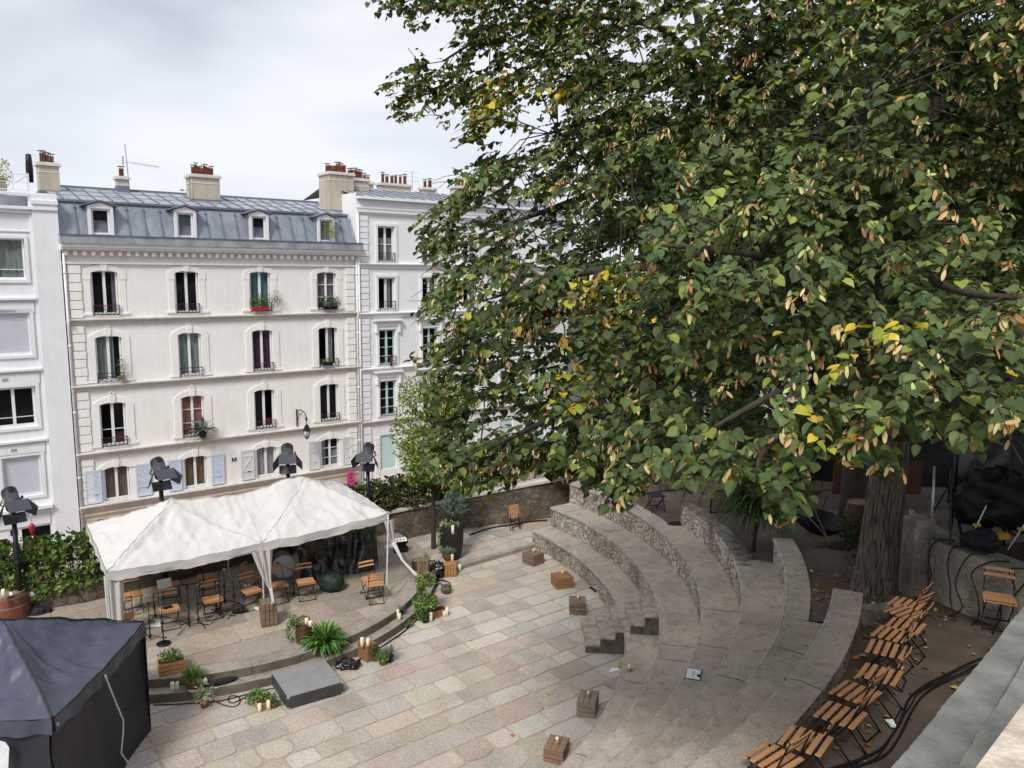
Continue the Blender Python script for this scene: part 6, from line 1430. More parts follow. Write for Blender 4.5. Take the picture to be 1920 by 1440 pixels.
for a_, b_ in ((FLp, FMp), (FMp, FRp), (FLp, RLp), (FRp, RRp), (RLp, RMp), (RMp, RRp), (FMp, RMp)):
    dn = Vector((0, 0, -.12)); lo = Vector((0, 0, -.17)); mid = (a_+b_)/2; m.bar(a_+dn, mid+lo, .018); m.bar(mid+lo, b_+dn, .018); m.bar(a_+lo, mid+dn, .018); m.bar(mid+dn, b_+lo, .018)
m.build('truss_frame', MT['legwhite'], cp)
def curtain_cloth(pts, ws, name, dirv, mt='canopyside', folds=5, amp=.03):
    """cloth hanging through pts with width ws along dirv"""
    V = []; F = []; nx = 14; k = 0; P = []
    for i in range(len(pts)-1):
        for t in np.linspace(0, 1, 9)[:-1]: P.append((Vector(pts[i]).lerp(Vector(pts[i+1]), t), ws[i]*(1-t)+ws[i+1]*t))
    P.append((Vector(pts[-1]), ws[-1])); nr_ = Vector((-dirv.y, dirv.x, 0))
    for p, w_ in P:
        for j in range(nx+1): u_ = j/nx-.5; f = amp*math.sin(j/nx*folds*2*math.pi+p.z)*min(1, w_*3)+.006; q = p+dirv*u_*w_+nr_*f; V.append(tuple(q))
    for i in range(len(P)-1):
        for j in range(nx): q = i*(nx+1)+j; F.append([q, q+1, q+nx+2, q+nx+1])
    m = MB(); m.add(V, F, 0, True); return m.build(name, MT[mt], cp)
du = (FMp-FLp); du.z = 0; du.normalize(); z0 = Vector((0, 0, -.16))
curtain_cloth([FLp+du*.14+z0, FLp+du*.1+Vector((0, 0, -1.66))], [.36, .26], 'leg_curtain', du, folds=2)
curtain_cloth([FLp-fo*.16+z0, FLp-fo*.12+Vector((0, 0, -1.66))], [.3, .18], 'leg_curtain', -fo, folds=2)
ck = G(512, 1128, ZST+.62)
curtain_cloth([FMp+z0+fo*.03, FMp+du*.1+Vector((0, 0, -.9)), FMp+du*.17+Vector((0, 0, -1.15)), ck, ck+Vector((.0, 0, -.05))], [.5, .2, .08, .06, .1], 'leg_curtain', du, folds=3, amp=.04)
iv = Vector((pv.x-.1, pv.y+.05, 1.0))
curtain_cloth([FRp+z0+fo*.03, FRp+du*.12+Vector((0, 0, -.75)), FRp.lerp(iv, .5)+Vector((0, 0, -.42)), iv], [.26, .13, .06, .09], 'leg_curtain', du, folds=2, amp=.03)
rl = curtain_cloth([RLp-fo*.0+z0, RLp+Vector((.0, 0, -.75))], [.22, .1], 'leg_curtain', -fo, folds=2)
# black tent
bt2 = empty('black_tent', (0, 0, 0), 0, 'dark navy black pop up tent with closed walls at the bottom left', 'tent')
BA, BB, BC, BD = G(269, 1166, 2.12), G(98, 1347, 2.12), None, None
e1 = BA-BB; e1.z = 0; e1 = e1.normalized(); e2 = Vector((-e1.y, e1.x, 0)); BC = BB+e2*3.05; BD = BA+e2*3.05
apx = (BA+BB+BC+BD)/4; apx.z = 2.95
nB = 76
pb, VB = roof_panel(BB, BA, BD, BC, apx, 'roof_panel', MT['tentblack'], bt2, nB, .15, 3.3, None, .11)
for c0 in ((0, 0), (1, 0), (1, 1), (0, 1)):
    m = MB(); m.tube([Vector(VB[round((c0[0]+(.5-c0[0])*t)*nB)*(nB+1)+round((c0[1]+(.5-c0[1])*t)*nB)])+Vector((0, 0, .008)) for t in [k/24 for k in range(25)]], .014, 5); m.build('seam', MT['tentwall'], bt2)
for k, (a_, b_, o_) in enumerate(((BB, BA, -e2), (BC, BB, -e1), (BA, BD, e1))): pass
skirt(VB, nB, 'front', bt2, MT['tentblack'], .24, seed=8, out=-e2); skirt(VB, nB, 'left', bt2, MT['tentblack'], .24, seed=9, out=-e1); skirt(VB, nB, 'right', bt2, MT['tentblack'], .24, seed=10, out=e1)
def tentwall(a, b, outv, flare, seed, name='side_wall', top=-.1):
    V = []; F = []; nx, nz = 40, 20
    for i in range(nx+1):
        t = i/nx; p = a.lerp(b, t)
        for j in range(nz+1):
            s_ = j/nz; z = (a.z+top)*(1-s_)+.01; k = .05*mnoise.noise(Vector((t*6, s_*2.5, seed)))+.03*mnoise.noise(Vector((t*15, s_*2, seed)))-.10*math.sin(math.pi*t)*math.sin(math.pi*s_)
            fl_ = flare*s_*s_; V.append((p.x+outv.x*(k+fl_-.04), p.y+outv.y*(k+fl_-.04), z))
    for i in range(nx):
        for j in range(nz): q = i*(nz+1)+j; F.append([q, q+nz+1, q+nz+2, q+1])
    m = MB(); m.add(V, F, 0, True); return m.build(name, MT['tentwall'], bt2)
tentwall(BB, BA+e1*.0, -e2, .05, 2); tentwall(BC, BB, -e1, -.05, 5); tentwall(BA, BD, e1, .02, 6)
m = MB(); q_ = []
for (px, py) in ((-6, 1388), (10, 1392), (17, 1402), (15, 1446), (-6, 1446)):
    dv = Vector(ray(px, py)); o_ = Vector((0, 0, CAMZ)); q_.append(o_+dv*((BB-e1*.10-o_).dot(e1)/dv.dot(e1)))
m.add([tuple(x) for x in q_]+[tuple(x+e1*.006) for x in q_], [[0, 1, 2, 3, 4], [9, 8, 7, 6, 5], [0, 5, 6, 1], [1, 6, 7, 2], [2, 7, 8, 3], [3, 8, 9, 4], [4, 9, 5, 0]]); m.build('clear_window', MT['zipwhite'], bt2)
pts = []
for (px, py) in ((197, 1266), (207, 1292), (219, 1322), (231, 1350), (231, 1372), (227, 1412), (237, 1426), (242, 1440)):
    d = ray(px, py); o_ = Vector((0, 0, CAMZ)); dv = Vector(d); nn_ = e2; t = (BB-e2*.045-o_).dot(nn_)/dv.dot(nn_); pts.append(o_+dv*t)
m = MB(); m.tube(pts, .014, 6); m.build('white_cord', MT['zipwhite'], bt2)
for p, z in ((BA, 0), (BB, 0), (BC, 0), (BD, 0)): m = MB(); m.bar((p.x, p.y, 0), (p.x, p.y, p.z-.03), .035); m.build('leg', MT['blackm'], bt2)
q = G(101, 1369, 1.95); m = MB(); m.tube([tuple(BB+Vector((-.0, 0, -.1))-e2*.06+e1*.02+Vector((.02*math.cos(k*.785), 0, .02*math.sin(k*.785)))) for k in range(9)], .004, 4); m.build('eyelet', MT['steel'], bt2)
qa, qb, qc, qd = [G(*p, 1.5) for p in ((0, 1392), (16, 1392), (14, 1440), (0, 1440))]
# ---- theatre spotlights
def spot(px, py, yaw, label, armpx=None, x_off=0):
    wp = wl_px(px+x_off); base = Vector((wp.x-ou.x*.12, wp.y-ou.y*.12, 0)); zc = zat(base.x, base.y, py)
    t = empty('theatre_spotlight', base, 0, label, 'spotlight', 'theatre spotlights on black poles behind the stage')
    m = MB(); m.tube([(0, 0, 0), (0, 0, zc-.25)], .055, 10); m.lathe([(.07, 0), (.08, .02), (.08, .1), (.06, .12)], 10, (0, 0, 1.6)); m.build('pole', MT['blackm'], t)
    h = empty('lamp_head', (0, 0, zc)); h.parent = t; h.scale = (.8, .8, .8); h.rotation_euler = (R(38), 0, yaw)   # local -y = beam
    MT.setdefault('lampgrey', mat('lamp_housing', (.07, .073, .085), rough=.5, var=.1, metal=.2))
    Mx = Matrix.Rotation(R(90), 4, 'X')
    m = MB(); m.lathe([(.001, -.42), (.12, -.42), (.185, -.36), (.2, -.2), (.2, .05), (.215, .06), (.215, .12), (.2, .13), (.2, .2), (.23, .21), (.23, .25)], 20, M=Mx, cap=False); m.build('lamp_body', MT['lampgrey'], h)
    m = MB()
    for k in range(5): m.lathe([(.2, 0), (.206, .006), (.206, .014), (.2, .02)], 20, M=Matrix.Translation((0, .16+k*.05, 0)) @ Mx, cap=False)
    m.box((0, .25, .195), (.12, .2, .05)); m.build('cooling_fins', MT['blackm'], h)
    m = MB(); m.tube([(-.24, .05, 0), (-.27, .05, -.2), (-.14, .1, -.36), (.14, .1, -.36), (.27, .05, -.2), (.24, .05, 0)], .018, 6); m.lathe([(.05, 0), (.05, .05)], 8, M=Matrix.Translation((.24, .05, 0)) @ Matrix.Rotation(R(90), 4, 'Y')); m.build('yoke', MT['blackm'], h)
    s_ = .29; y_ = -.25
    for ax, (a_, b_) in enumerate((((-s_, s_), (s_, s_)), ((s_, -s_), (-s_, -s_)), ((s_, s_), (s_, -s_)), ((-s_, -s_), (-s_, s_)))):
        m = MB(); oc = Vector(((a_[0]+b_[0])/2, 0, (a_[1]+b_[1])/2)).normalized(); L_ = (.42, .3, .3, .3)[ax]; sp = (.02, .1, .2, .2)[ax]; tp = -.0 if ax < 2 else -.1
        A0, B0 = Vector((a_[0], y_, a_[1])), Vector((b_[0], y_, b_[1])); A1 = A0+Vector((0, -L_, 0))+oc*sp; B1 = B0+Vector((0, -L_, 0))+oc*sp
        if ax >= 2: mid = (A1+B1)/2; A1 = mid+(A1-mid)*.75; B1 = mid+(B1-mid)*.75
        n_ = (B0-A0).cross(A1-A0).normalized()*.006; vs = [A0, B0, B1, A1]; m.add([tuple(v+n_) for v in vs]+[tuple(v-n_) for v in vs], [[0, 1, 2, 3], [7, 6, 5, 4], [0, 4, 5, 1], [1, 5, 6, 2], [2, 6, 7, 3], [3, 7, 4, 0]]); m.build('barn_door', MT['lampgrey'], h)
    return t
spot(41, 938, R(48), 'black theatre spotlight on a pole rising from the left end of the hedge', x_off=-4)
spot(308, 880, R(42), 'black theatre spotlight above the left peak of the white canopy')
spot(541, 852, R(16), 'black theatre spotlight above the right half of the canopy roof')
spot(688, 850, R(-4), 'black theatre spotlight on the thick pole right of the white canopy')
# ---- hedges on the wall
HG = [((.07, .13, .02), 4), ((.12, .19, .03), 3), ((.2, .26, .05), 1.5), ((.03, .055, .015), 2.5), ((.14, .09, .04), .5)]
HG2 = [((.06, .09, .02), 4), ((.1, .13, .035), 3), ((.03, .045, .015), 3), ((.13, .06, .035), 1.6), ((.19, .2, .06), 1)]
def hedge(x0, x1, zt, zb, front, n, pal, size, label, th=.55, seed=0, dens=None):
    t = empty('hedge', (0, 0, 0), 0, label, 'hedge'); P = []; Q = []
    while len(P) < n:
        x = rng.uniform(x0, x1); w_ = wl_at(x); top = zt(x)+.14*mnoise.noise(Vector((x*2.2, seed, 0)))+.06*mnoise.noise(Vector((x*7, seed, 0))); bot = zb(x)+.12*mnoise.noise(Vector((x*3, seed, 4)))
        z = w_.z+rng.uniform(bot, top); k = 1 if z > w_.z else 0
        o_ = -front if z < w_.z else rng.choice([-front*.9, rng.uniform(-front, th), th], p=[.55, .3, .15]); o_ += .12*mnoise.noise(Vector((x*3, z*3, seed)))
        if mnoise.noise(Vector((x*2.5, z*2.5, seed+8))) < -.42 and rng.random() < .8: continue
        P.append((w_.x+ou.x*(o_+.1), w_.y+ou.y*(o_+.1), z)); Q.append((-ou.x*.7, -ou.y*.7, .5) if o_ < .2 else (ou.x*.5, ou.y*.5, .6))
    P = np.array(P); Nn = np.array(Q)+rng.normal(size=(n, 3))*.45; X = rng.normal(size=(n, 3))*.6+np.array([0, 0, -.5])
    leafmesh('foliage', MT['leaf'], P, X, Nn, size*rng.uniform(.6, 1.3, n), pick(pal, n, .25), HEART, t)
    m = MB(); rg = random.Random(seed)
    for k in range(int((x1-x0)*7)):
        x = rg.uniform(x0, x1); w_ = wl_at(x); pts = [(w_.x+ou.x*.15, w_.y+ou.y*.15, w_.z)]; hh = zt(x)
        for j in range(4): pts.append((pts[-1][0]+rg.uniform(-.15, .15), pts[-1][1]+rg.uniform(-.12, .08), w_.z+hh*(j+1)/4.6))
        m.tube(pts, .012, 4)
    m.build('stems', MT['barkdark'], t); return t
hedge(-20, -9.2, lambda x: 1.22, lambda x: -.12 if x > -10.6 else -.22, .1, 7200, HG, .12, 'thick bright green ivy hedge covering the railing at the left', seed=1)
hedge(-9.2, -5.4, lambda x: .7, lambda x: .1, .05, 1500, HG2, .11, 'low part of the hedge hidden behind the white canopy', seed=3)
hedge(-5.4, -1.35, lambda x: .95 if x < -2.6 else .95-.38*(x+2.6), lambda x: -.05, .1, 3600, HG2, .1, 'dark green and reddish hedge along the railing right of the canopy', seed=2)
# ================================================================ trees
LIND = [((.04, .075, .027), 4), ((.068, .118, .042), 5), ((.105, .165, .058), 2.6), ((.18, .25, .055), 1.1), ((.06, .11, .052), 2)]
BRC = [((.60, .38, .17), 4), ((.68, .53, .27), 3.5), ((.42, .22, .09), 2), ((.5, .54, .2), 2.4)]
YEL = [((.58, .43, .03), 2), ((.40, .38, .05), 2), ((.24, .27, .04), 1.5), ((.5, .3, .05), .6)]
def limb(m, pts, r0, r1, n=10):
    P = [Vector(p) for p in pts]; out_ = []
    for i in range(len(P)-1):
        p0, p1, p2, p3 = P[max(i-1, 0)], P[i], P[i+1], P[min(i+2, len(P)-1)]
        for k in range(6):
            t = k/6; out_.append(.5*((2*p1)+(p2-p0)*t+(2*p0-5*p1+4*p2-p3)*t*t+(3*p1-p0-3*p2+p3)*t*t*t))
    out_.append(P[-1]); k = len(out_); rs = [r0+(r1-r0)*(i/(k-1))**.8 for i in range(k)]; m.tube(out_, rs, n); return out_, rs
tree = empty('linden_tree', (6.2, 12.85, 3.0), 0, 'huge linden tree with tan seed bracts and some yellow leaves filling the right side', 'tree')
TB = Vector((6.2, 12.85, 3.0)); inv = -TB
# trunk with flared, ridged base
V = []; F = []; a_n = 132; zs = [0, .05, .1, .2]+[.3+.12*k for k in range(32)]+[4.6, 6.0, 7.6, 9.4, 11.5]
for i, z in enumerate(zs):
    r = .285+.12*math.exp(-z/.22)+.05*math.exp(-z/1.6)-.010*z; lx = .05*z+.012*z*z*0; ly = .02*z
    for j in range(a_n):
        a = 2*math.pi*j/a_n; fl2 = .12*math.exp(-z/.35)*max(0, math.sin(a*4+.6))+.013*(1-2*abs(mnoise.noise(Vector((math.cos(a)*5.5, math.sin(a)*5.5, z*.75)))))+.010*(1-3*abs(mnoise.noise(Vector((math.cos(a)*13, math.sin(a)*13, z*1.3)))))+.02*mnoise.noise(Vector((math.cos(a)*3, math.sin(a)*3, z*.6)))
        rr = max(.05, r+fl2*.8); V.append((lx+rr*math.cos(a), ly+rr*math.sin(a), z-.05))
for i in range(len(zs)-1):
    for j in range(a_n): F.append([i*a_n+j, i*a_n+(j+1) % a_n, (i+1)*a_n+(j+1) % a_n, (i+1)*a_n+j])
m = MB(); m.add(V, F, 0, True)
MT['trunkbark'] = mat('ridged_bark', (.135, .11, .083), rough=.95, scale=4.5, c2=(.02, .016, .012), streak=(7, 7, .55), bump=1.0, bscale=5, det=9, mixpos=(.38, .6))
m.build('trunk', MT['trunkbark'], tree)
def L2(px, py, Z): return P3(px, py, Z)-TB
LIMBS = []
def addlimb(pts, r0, r1):
    m = MB(); o_, rs = limb(m, pts, r0*.62, r1*.5); m.build('branch', MT['bark'], tree); LIMBS.extend([Vector(p) for p in o_[3:]]); return o_
T = lambda z: Vector((.05*z, .02*z, z))
addlimb([T(4.2), L2(1560, 640, 12), L2(1440, 560, 10), L2(1290, 560, 8.5), L2(1130, 610, 7.6)], .2, .035)
addlimb([T(5.5), L2(1600, 420, 12), L2(1480, 330, 11), L2(1300, 250, 10.5), L2(1170, 215, 10.5), L2(1030, 250, 10.5)], .22, .04)
addlimb([T(5.0), L2(1560, 470, 12), L2(1380, 380, 11), L2(1180, 350, 10.5), L2(1010, 400, 10), L2(900, 440, 9.5)], .2, .03)
addlimb([T(6.6), L2(1540, 290, 12), L2(1400, 260, 12), L2(1345, 180, 12), L2(1320, 80, 12), L2(1285, -60, 12)], .24, .09)
addlimb([L2(1345, 190, 12), L2(1300, 120, 11.6), L2(1230, 50, 11), L2(1080, 30, 11), L2(930, 60, 11.5), L2(830, 115, 12)], .14, .03)
addlimb([T(7), L2(1560, 270, 12.5), L2(1480, 190, 12.5), L2(1440, 80, 12.5), L2(1420, -60, 12.5)], .14, .06)
addlimb([T(7.5), L2(1600, 200, 12.8), L2(1560, 60, 12.8), L2(1560, -80, 12.8)], .16, .08)
addlimb([T(4.6), L2(1500, 560, 9), L2(1480, 500, 6.5), L2(1350, 470, 5.2), L2(1240, 460, 5.0)], .14, .02)
addlimb([T(4.0), L2(1640, 560, 9), L2(1700, 520, 6), L2(1820, 550, 4.6), L2(1930, 560, 4.2)], .13, .02)
addlimb([T(3.6), L2(1620, 700, 9), L2(1560, 690, 6), L2(1450, 740, 4.8), L2(1340, 800, 4.4)], .13, .018)
addlimb([T(3.9), L2(1640, 690, 8.5), L2(1690, 690, 5.5), L2(1760, 740, 4.2), L2(1850, 790, 3.9)], .11, .016)
addlimb([T(4.0), L2(1500, 660, 10), L2(1320, 700, 8), L2(1130, 740, 7.5), L2(1000, 800, 8), L2(900, 850, 8.5)], .16, .025)
addlimb([T(5.0), L2(1440, 520, 9.5), L2(1230, 500, 8), L2(1050, 520, 8), L2(920, 560, 8)], .15, .025)
addlimb([T(3.5), L2(1560, 760, 9), L2(1490, 800, 6), L2(1430, 850, 4.8), L2(1420, 900, 4.5)], .08, .014)
addlimb([T(6.2), L2(1700, 330, 11.5), L2(1790, 180, 10), L2(1880, 60, 8.5)], .15, .05)
addlimb([T(5.2), L2(1600, 330, 10), L2(1590, 230, 7.5), L2(1640, 170, 6)], .09, .02)
# crown: sprays of leaves over a receding canopy front
SIL = [(668, -60), (700, 10), (668, 45), (690, 60), (722, 18), (760, 30), (790, 65), (800, 22), (852, 25), (855, 60), (868, 100), (830, 120), (790, 88), (770, 120), (705, 138), (725, 165), (735, 200), (752, 240), (780, 242), (800, 205), (840, 240), (860, 215),
       (905, 190), (868, 245), (890, 260), (838, 285), (852, 305), (870, 320), (840, 350), (825, 365), (838, 385), (810, 402), (775, 410), (800, 435), (778, 450), (800, 490), (832, 488), (815, 530), (792, 575), (785, 590), (832, 605), (815, 650), (760, 668), (780, 680), (810, 690),
       (800, 740), (830, 770), (800, 810), (780, 850), (800, 880), (850, 900), (880, 890), (905, 922), (935, 905), (990, 875), (1030, 880), (1060, 890), (1110, 910), (1140, 925), (1160, 945), (1190, 935), (1205, 895), (1250, 880), (1268, 855), (1275, 905), (1330, 905), (1350, 895), (1400, 900), (1440, 930), (1465, 990), (1500, 990),
       (1510, 940), (1518, 890), (1545, 850), (1600, 858), (1640, 880), (1690, 880), (1700, 830), (1740, 800), (1790, 830), (1840, 835), (1880, 800), (1925, 800), (1960, 700), (1960, -60)]
def inpoly(x, y, poly=SIL):
    c = False; n = len(poly); j = n-1
    for i in range(n):
        if (poly[i][1] > y) != (poly[j][1] > y) and x < (poly[j][0]-poly[i][0])*(y-poly[i][1])/(poly[j][1]-poly[i][1])+poly[i][0]: c = not c
        j = i
    return c
CP = [(680, 0, 12.5), (740, 180, 11.5), (900, 100, 11), (1000, 0, 10.5), (850, 400, 9.2), (820, 580, 8.2), (800, 700, 8.6), (850, 870, 8.4), (1000, 860, 8.0), (1000, 500, 7.2), (1000, 250, 9.6), (1150, 600, 6.2), (1150, 350, 8.2), (1150, 100, 9.6), (1170, 900, 6.2), (1280, 470, 4.9), (1280, 880, 4.3), (1300, 200, 8.5), (1330, 650, 4.9), (1400, 480, 4.5), (1430, 930, 4.2),
      (1500, 300, 5.2), (1450, 100, 8.5), (1500, 620, 4.4), (1600, 820, 3.6), (1640, 150, 4.6), (1600, 400, 4.6), (1750, 450, 4.6), (1700, 700, 3.9), (1850, 560, 3.7), (1850, 300, 6.5), (1850, 790, 3.5), (1900, 80, 5.5), (1750, 100, 7.5)]
CPa = np.array(CP)
def zf(px, py):
    d2 = (CPa[:, 0]-px)**2+(CPa[:, 1]-py)**2+900; w_ = 1/d2**1.6; return float((w_*CPa[:, 2]).sum()/w_.sum())
def dens(px, py):      # how closed the crown is: open to the sky up and left, dense below
    t = min(1, max(0, (py-200)/350)); u_ = min(1, max(0, (px-850)/450)); return (.95 if px < 930 else .78)+.4*t+.42*u_
LP, LX, LN, LS, LC = [], [], [], [], []; BP, BX, BN, BS, BC_ = [], [], [], [], []
twigs = MB(); nspr = 0
LT = np.array([tuple(p) for p in LIMBS])
YSP = [(940, 215, 60), (1010, 200, 45), (1015, 160, 40), (1195, 575, 38), (1130, 545, 30), (1570, 725, 32), (1480, 105, 22), (1560, 780, 26), (1890, 580, 22), (1660, 640, 25), (1350, 620, 16), (1075, 690, 24)]
# stratified over the picture of the crown, several layers in depth
cell = 34
for gx in range(650, 1960, cell):
    for gy in range(-60, 1000, cell):
        for layer in range(6):
            px, py = gx+rng.uniform(0, cell), gy+rng.uniform(0, cell)
            if not inpoly(px, py): continue
            near = zf(px, py)
            # number wanted falls off with nearness: near sprays cover many cells
            zz = near+(0 if layer < 1 else rng.exponential(.6 if layer < 3 else 1.7))+rng.uniform(0, .5)
            cover = .58*FPX/zz*.55      # px radius of one spray
            want = (cell/cover)**2*(3.6 if layer else 1.0)*dens(px, py)*(1.5 if layer < 2 and py > 200 else 1)*(1.6 if py > 840 else 1)/ (1 if layer == 0 else 4.2)
            if rng.random() > want: continue
            c_ = P3(px, py, zz)
            # clumping: leave holes
            h_ = mnoise.noise(Vector((c_.x*.85, c_.y*.85, c_.z*1.25)))
            h2 = h_+.45*mnoise.noise(Vector((c_.x*2.1, c_.y*2.1, c_.z*2.6)))
            rho = math.hypot(c_.x-6.2, c_.y-12.85); ph = (c_.z+.30*rho+.55*h2+.5*mnoise.noise(Vector((c_.x*.35, c_.y*.35, 3))))/.88
            if 200 < py < 850 and zz-near < 1.3 and (ph % 1) > .56: continue
            if py > 200 and zz-near < 1.1 and h2 < -.30: continue
            if py <= 200 and h2 < -.26: continue
            if c_.y > 12.5 and rng.random() < .5: continue
            nspr += 1
            c_ = np.array(c_); rel = c_-np.array([6.2, 12.85, 0]); outd = rel.copy(); outd[2] = 0; outd /= (np.linalg.norm(outd)+1e-6)
            yel = any((px-a)**2+(py-b)**2 < r*r for a, b, r in YSP) and layer < 4
            bt0 = 1+.55*mnoise.noise(Vector((c_[0]*.9, c_[1]*.9, c_[2]*1.3+5))); ns = rng.integers(2, 4); L_ = rng.uniform(.34, .62)
            for s_ in range(ns):
                ta = rng.normal(size=3)*np.array([.6, .6, .22]); td = outd*.9+ta+np.array([0, 0, .02]); td /= np.linalg.norm(td); st = c_-td*L_*.5+rng.normal(size=3)*.09
                k = rng.integers(7, 12); pts = []; p = st.copy(); v = td.copy(); side = np.cross(v, [0, 0, 1.0]); side /= (np.linalg.norm(side)+1e-6)
                up = np.cross(side, v)
                tint = rng.uniform(.62, 1.3)*bt0; fr = rng.random() < .62
                for q in range(k):
                    p = p+v*L_/k; v = v+np.array([0, 0, -.09]); v /= np.linalg.norm(v); pts.append(tuple(p-np.array(TB)))
                    sg_ = 1 if q % 2 else -1
                    x_ = side*sg_*.8+v*.5+rng.normal(size=3)*.28+np.array([0, 0, -.25])
                    nrm = up*.8+outd*.22+np.array([0, 0, .75])+rng.normal(size=3)*.34
                    LP.append(p); LX.append(x_); LN.append(nrm); LS.append(rng.uniform(.042, .1)*(.95 if zz < 5.2 else 1.2 if zz > 7 else 1.05)); LC.append((tint, 1 if (yel and rng.random() < (.85 if abs(px-1165) < 90 and abs(py-560) < 60 else .5)) else 0))
                    if fr and layer < 3 and rng.random() < (.27 if zz < 6.5 else .42):
                        for b_ in range(rng.integers(2, 6)):
                            BP.append(p+rng.normal(size=3)*.02+np.array([0, 0, -.02])); BX.append(np.array([0, 0, -1.0])+rng.normal(size=3)*.45); BN.append(outd*1.0+rng.normal(size=3)*.5); BS.append(rng.uniform(.05, .082))
                if len(pts) > 2 and inpoly(px, py+28): twigs.tube([pts[0], pts[len(pts)//2], pts[-1]], [.006, .0045, .002], 3, cap=False)
            if rng.random() < .22 and inpoly(px, py+60) and inpoly(px-40, py):      # small branch back to the nearest limb
                rc = c_-np.array(TB); dd = np.linalg.norm(LT-rc, axis=1); j = int(dd.argmin())
                if .25 < dd[j] < 1.3:
                    e_ = LT[j]; mid = (rc+e_)/2+rng.normal(size=3)*.1+np.array([0, 0, .12*dd[j]]); r_ = .005+.003*dd[j]
                    twigs.tube([tuple(rc), tuple((rc*.6+mid*.4)+rng.normal(size=3)*.04), tuple(mid), tuple(e_)], [.004, .008, r_, r_*1.25], 4, cap=False)
def keepmask(A):
    A = np.array(A); v = A-np.array([0, 0, CAMZ]); zc_ = v@F_; qx = 960+FPX*(v@R_)/zc_; qy = 720+FPX*(v@D_)/zc_
    jj = rng.normal(size=(len(A), 2))*11; return np.array([x > 1955 or y < -50 or inpoly(x+j[0], y+j[1]) for x, y, j in zip(qx, qy, jj)])
k1, k2 = keepmask(LP), keepmask(BP)
LP, LX, LN, LS, LC = [[v for v, q in zip(a_, k1) if q] for a_ in (LP, LX, LN, LS, LC)]; BP, BX, BN, BS = [[v for v, q in zip(a_, k2) if q] for a_ in (BP, BX, BN, BS)]
# far and unseen sides of the crown: big leaves added to block light
nx_ = 34000; d_ = rdir(nx_); q_ = np.array([8.6, 11.6, 11.2])+d_*(rng.uniform(.25, 1, (nx_, 1))**.4)*np.array([6.2, 7.0, 4.6]); v = q_-np.array([0, 0, CAMZ]); zc_ = v@F_; qx = 960+FPX*(v@R_)/np.maximum(zc_, .1); qy = 720+FPX*(v@D_)/np.maximum(zc_, .1)
near_ = np.array([zf(a_, b_) for a_, b_ in zip(np.clip(qx, 600, 1950), np.clip(qy, -60, 1000))]); ok_ = (q_[:, 2] > 7.2) & (((qx > 1990) | (qy < -90)) | ((zc_ > near_+3.0) & (qy < 700) & (qx > 980) & (qy > 130+(1250-qx).clip(0, 999)*.5))) & (np.linalg.norm(q_-np.array([0, 0, 8.5]), axis=1) > 4.5)
q_ = q_[ok_]; d_ = d_[ok_]
for a_, b_ in zip(q_, d_): LP.append(a_); LX.append(b_+rng.normal(size=3)*.6+np.array([0, 0, -.3])); LN.append(b_*.4+np.array([0, 0, .7])+rng.normal(size=3)*.4); LS.append(rng.uniform(.14, .22)); LC.append((rng.uniform(.8, 1.1), 0))
LP = np.array(LP); n = len(LP); colr = pick(LIND, n, .12); tint = np.array([c[0] for c in LC])[:, None]; yl = np.array([c[1] for c in LC]) > 0
colr = colr*tint*np.array([1.22, 1.03, .88]); colr[yl] = pick(YEL, int(yl.sum()), .12); r_ = rng.random(n) < .006; colr[r_] = pick(YEL, int(r_.sum()), .2)
TBn = np.array(TB)
print('sprays', nspr, 'leaves', n, 'bracts', len(BP))
leafmesh('crown', MT['leaf'], LP-TBn, np.array(LX), np.array(LN), np.array(LS), colr, HEART, tree, fold=.14, droop=.16)
nb = len(BP); leafmesh('seed_bracts', MT['leafm'], np.array(BP)-TBn, np.array(BX), np.array(BN), np.array(BS), pick(BRC, nb, .18), BRACT, tree, fold=.2, droop=-.15)
twigs.build('twigs', MT['barkdark'], tree)
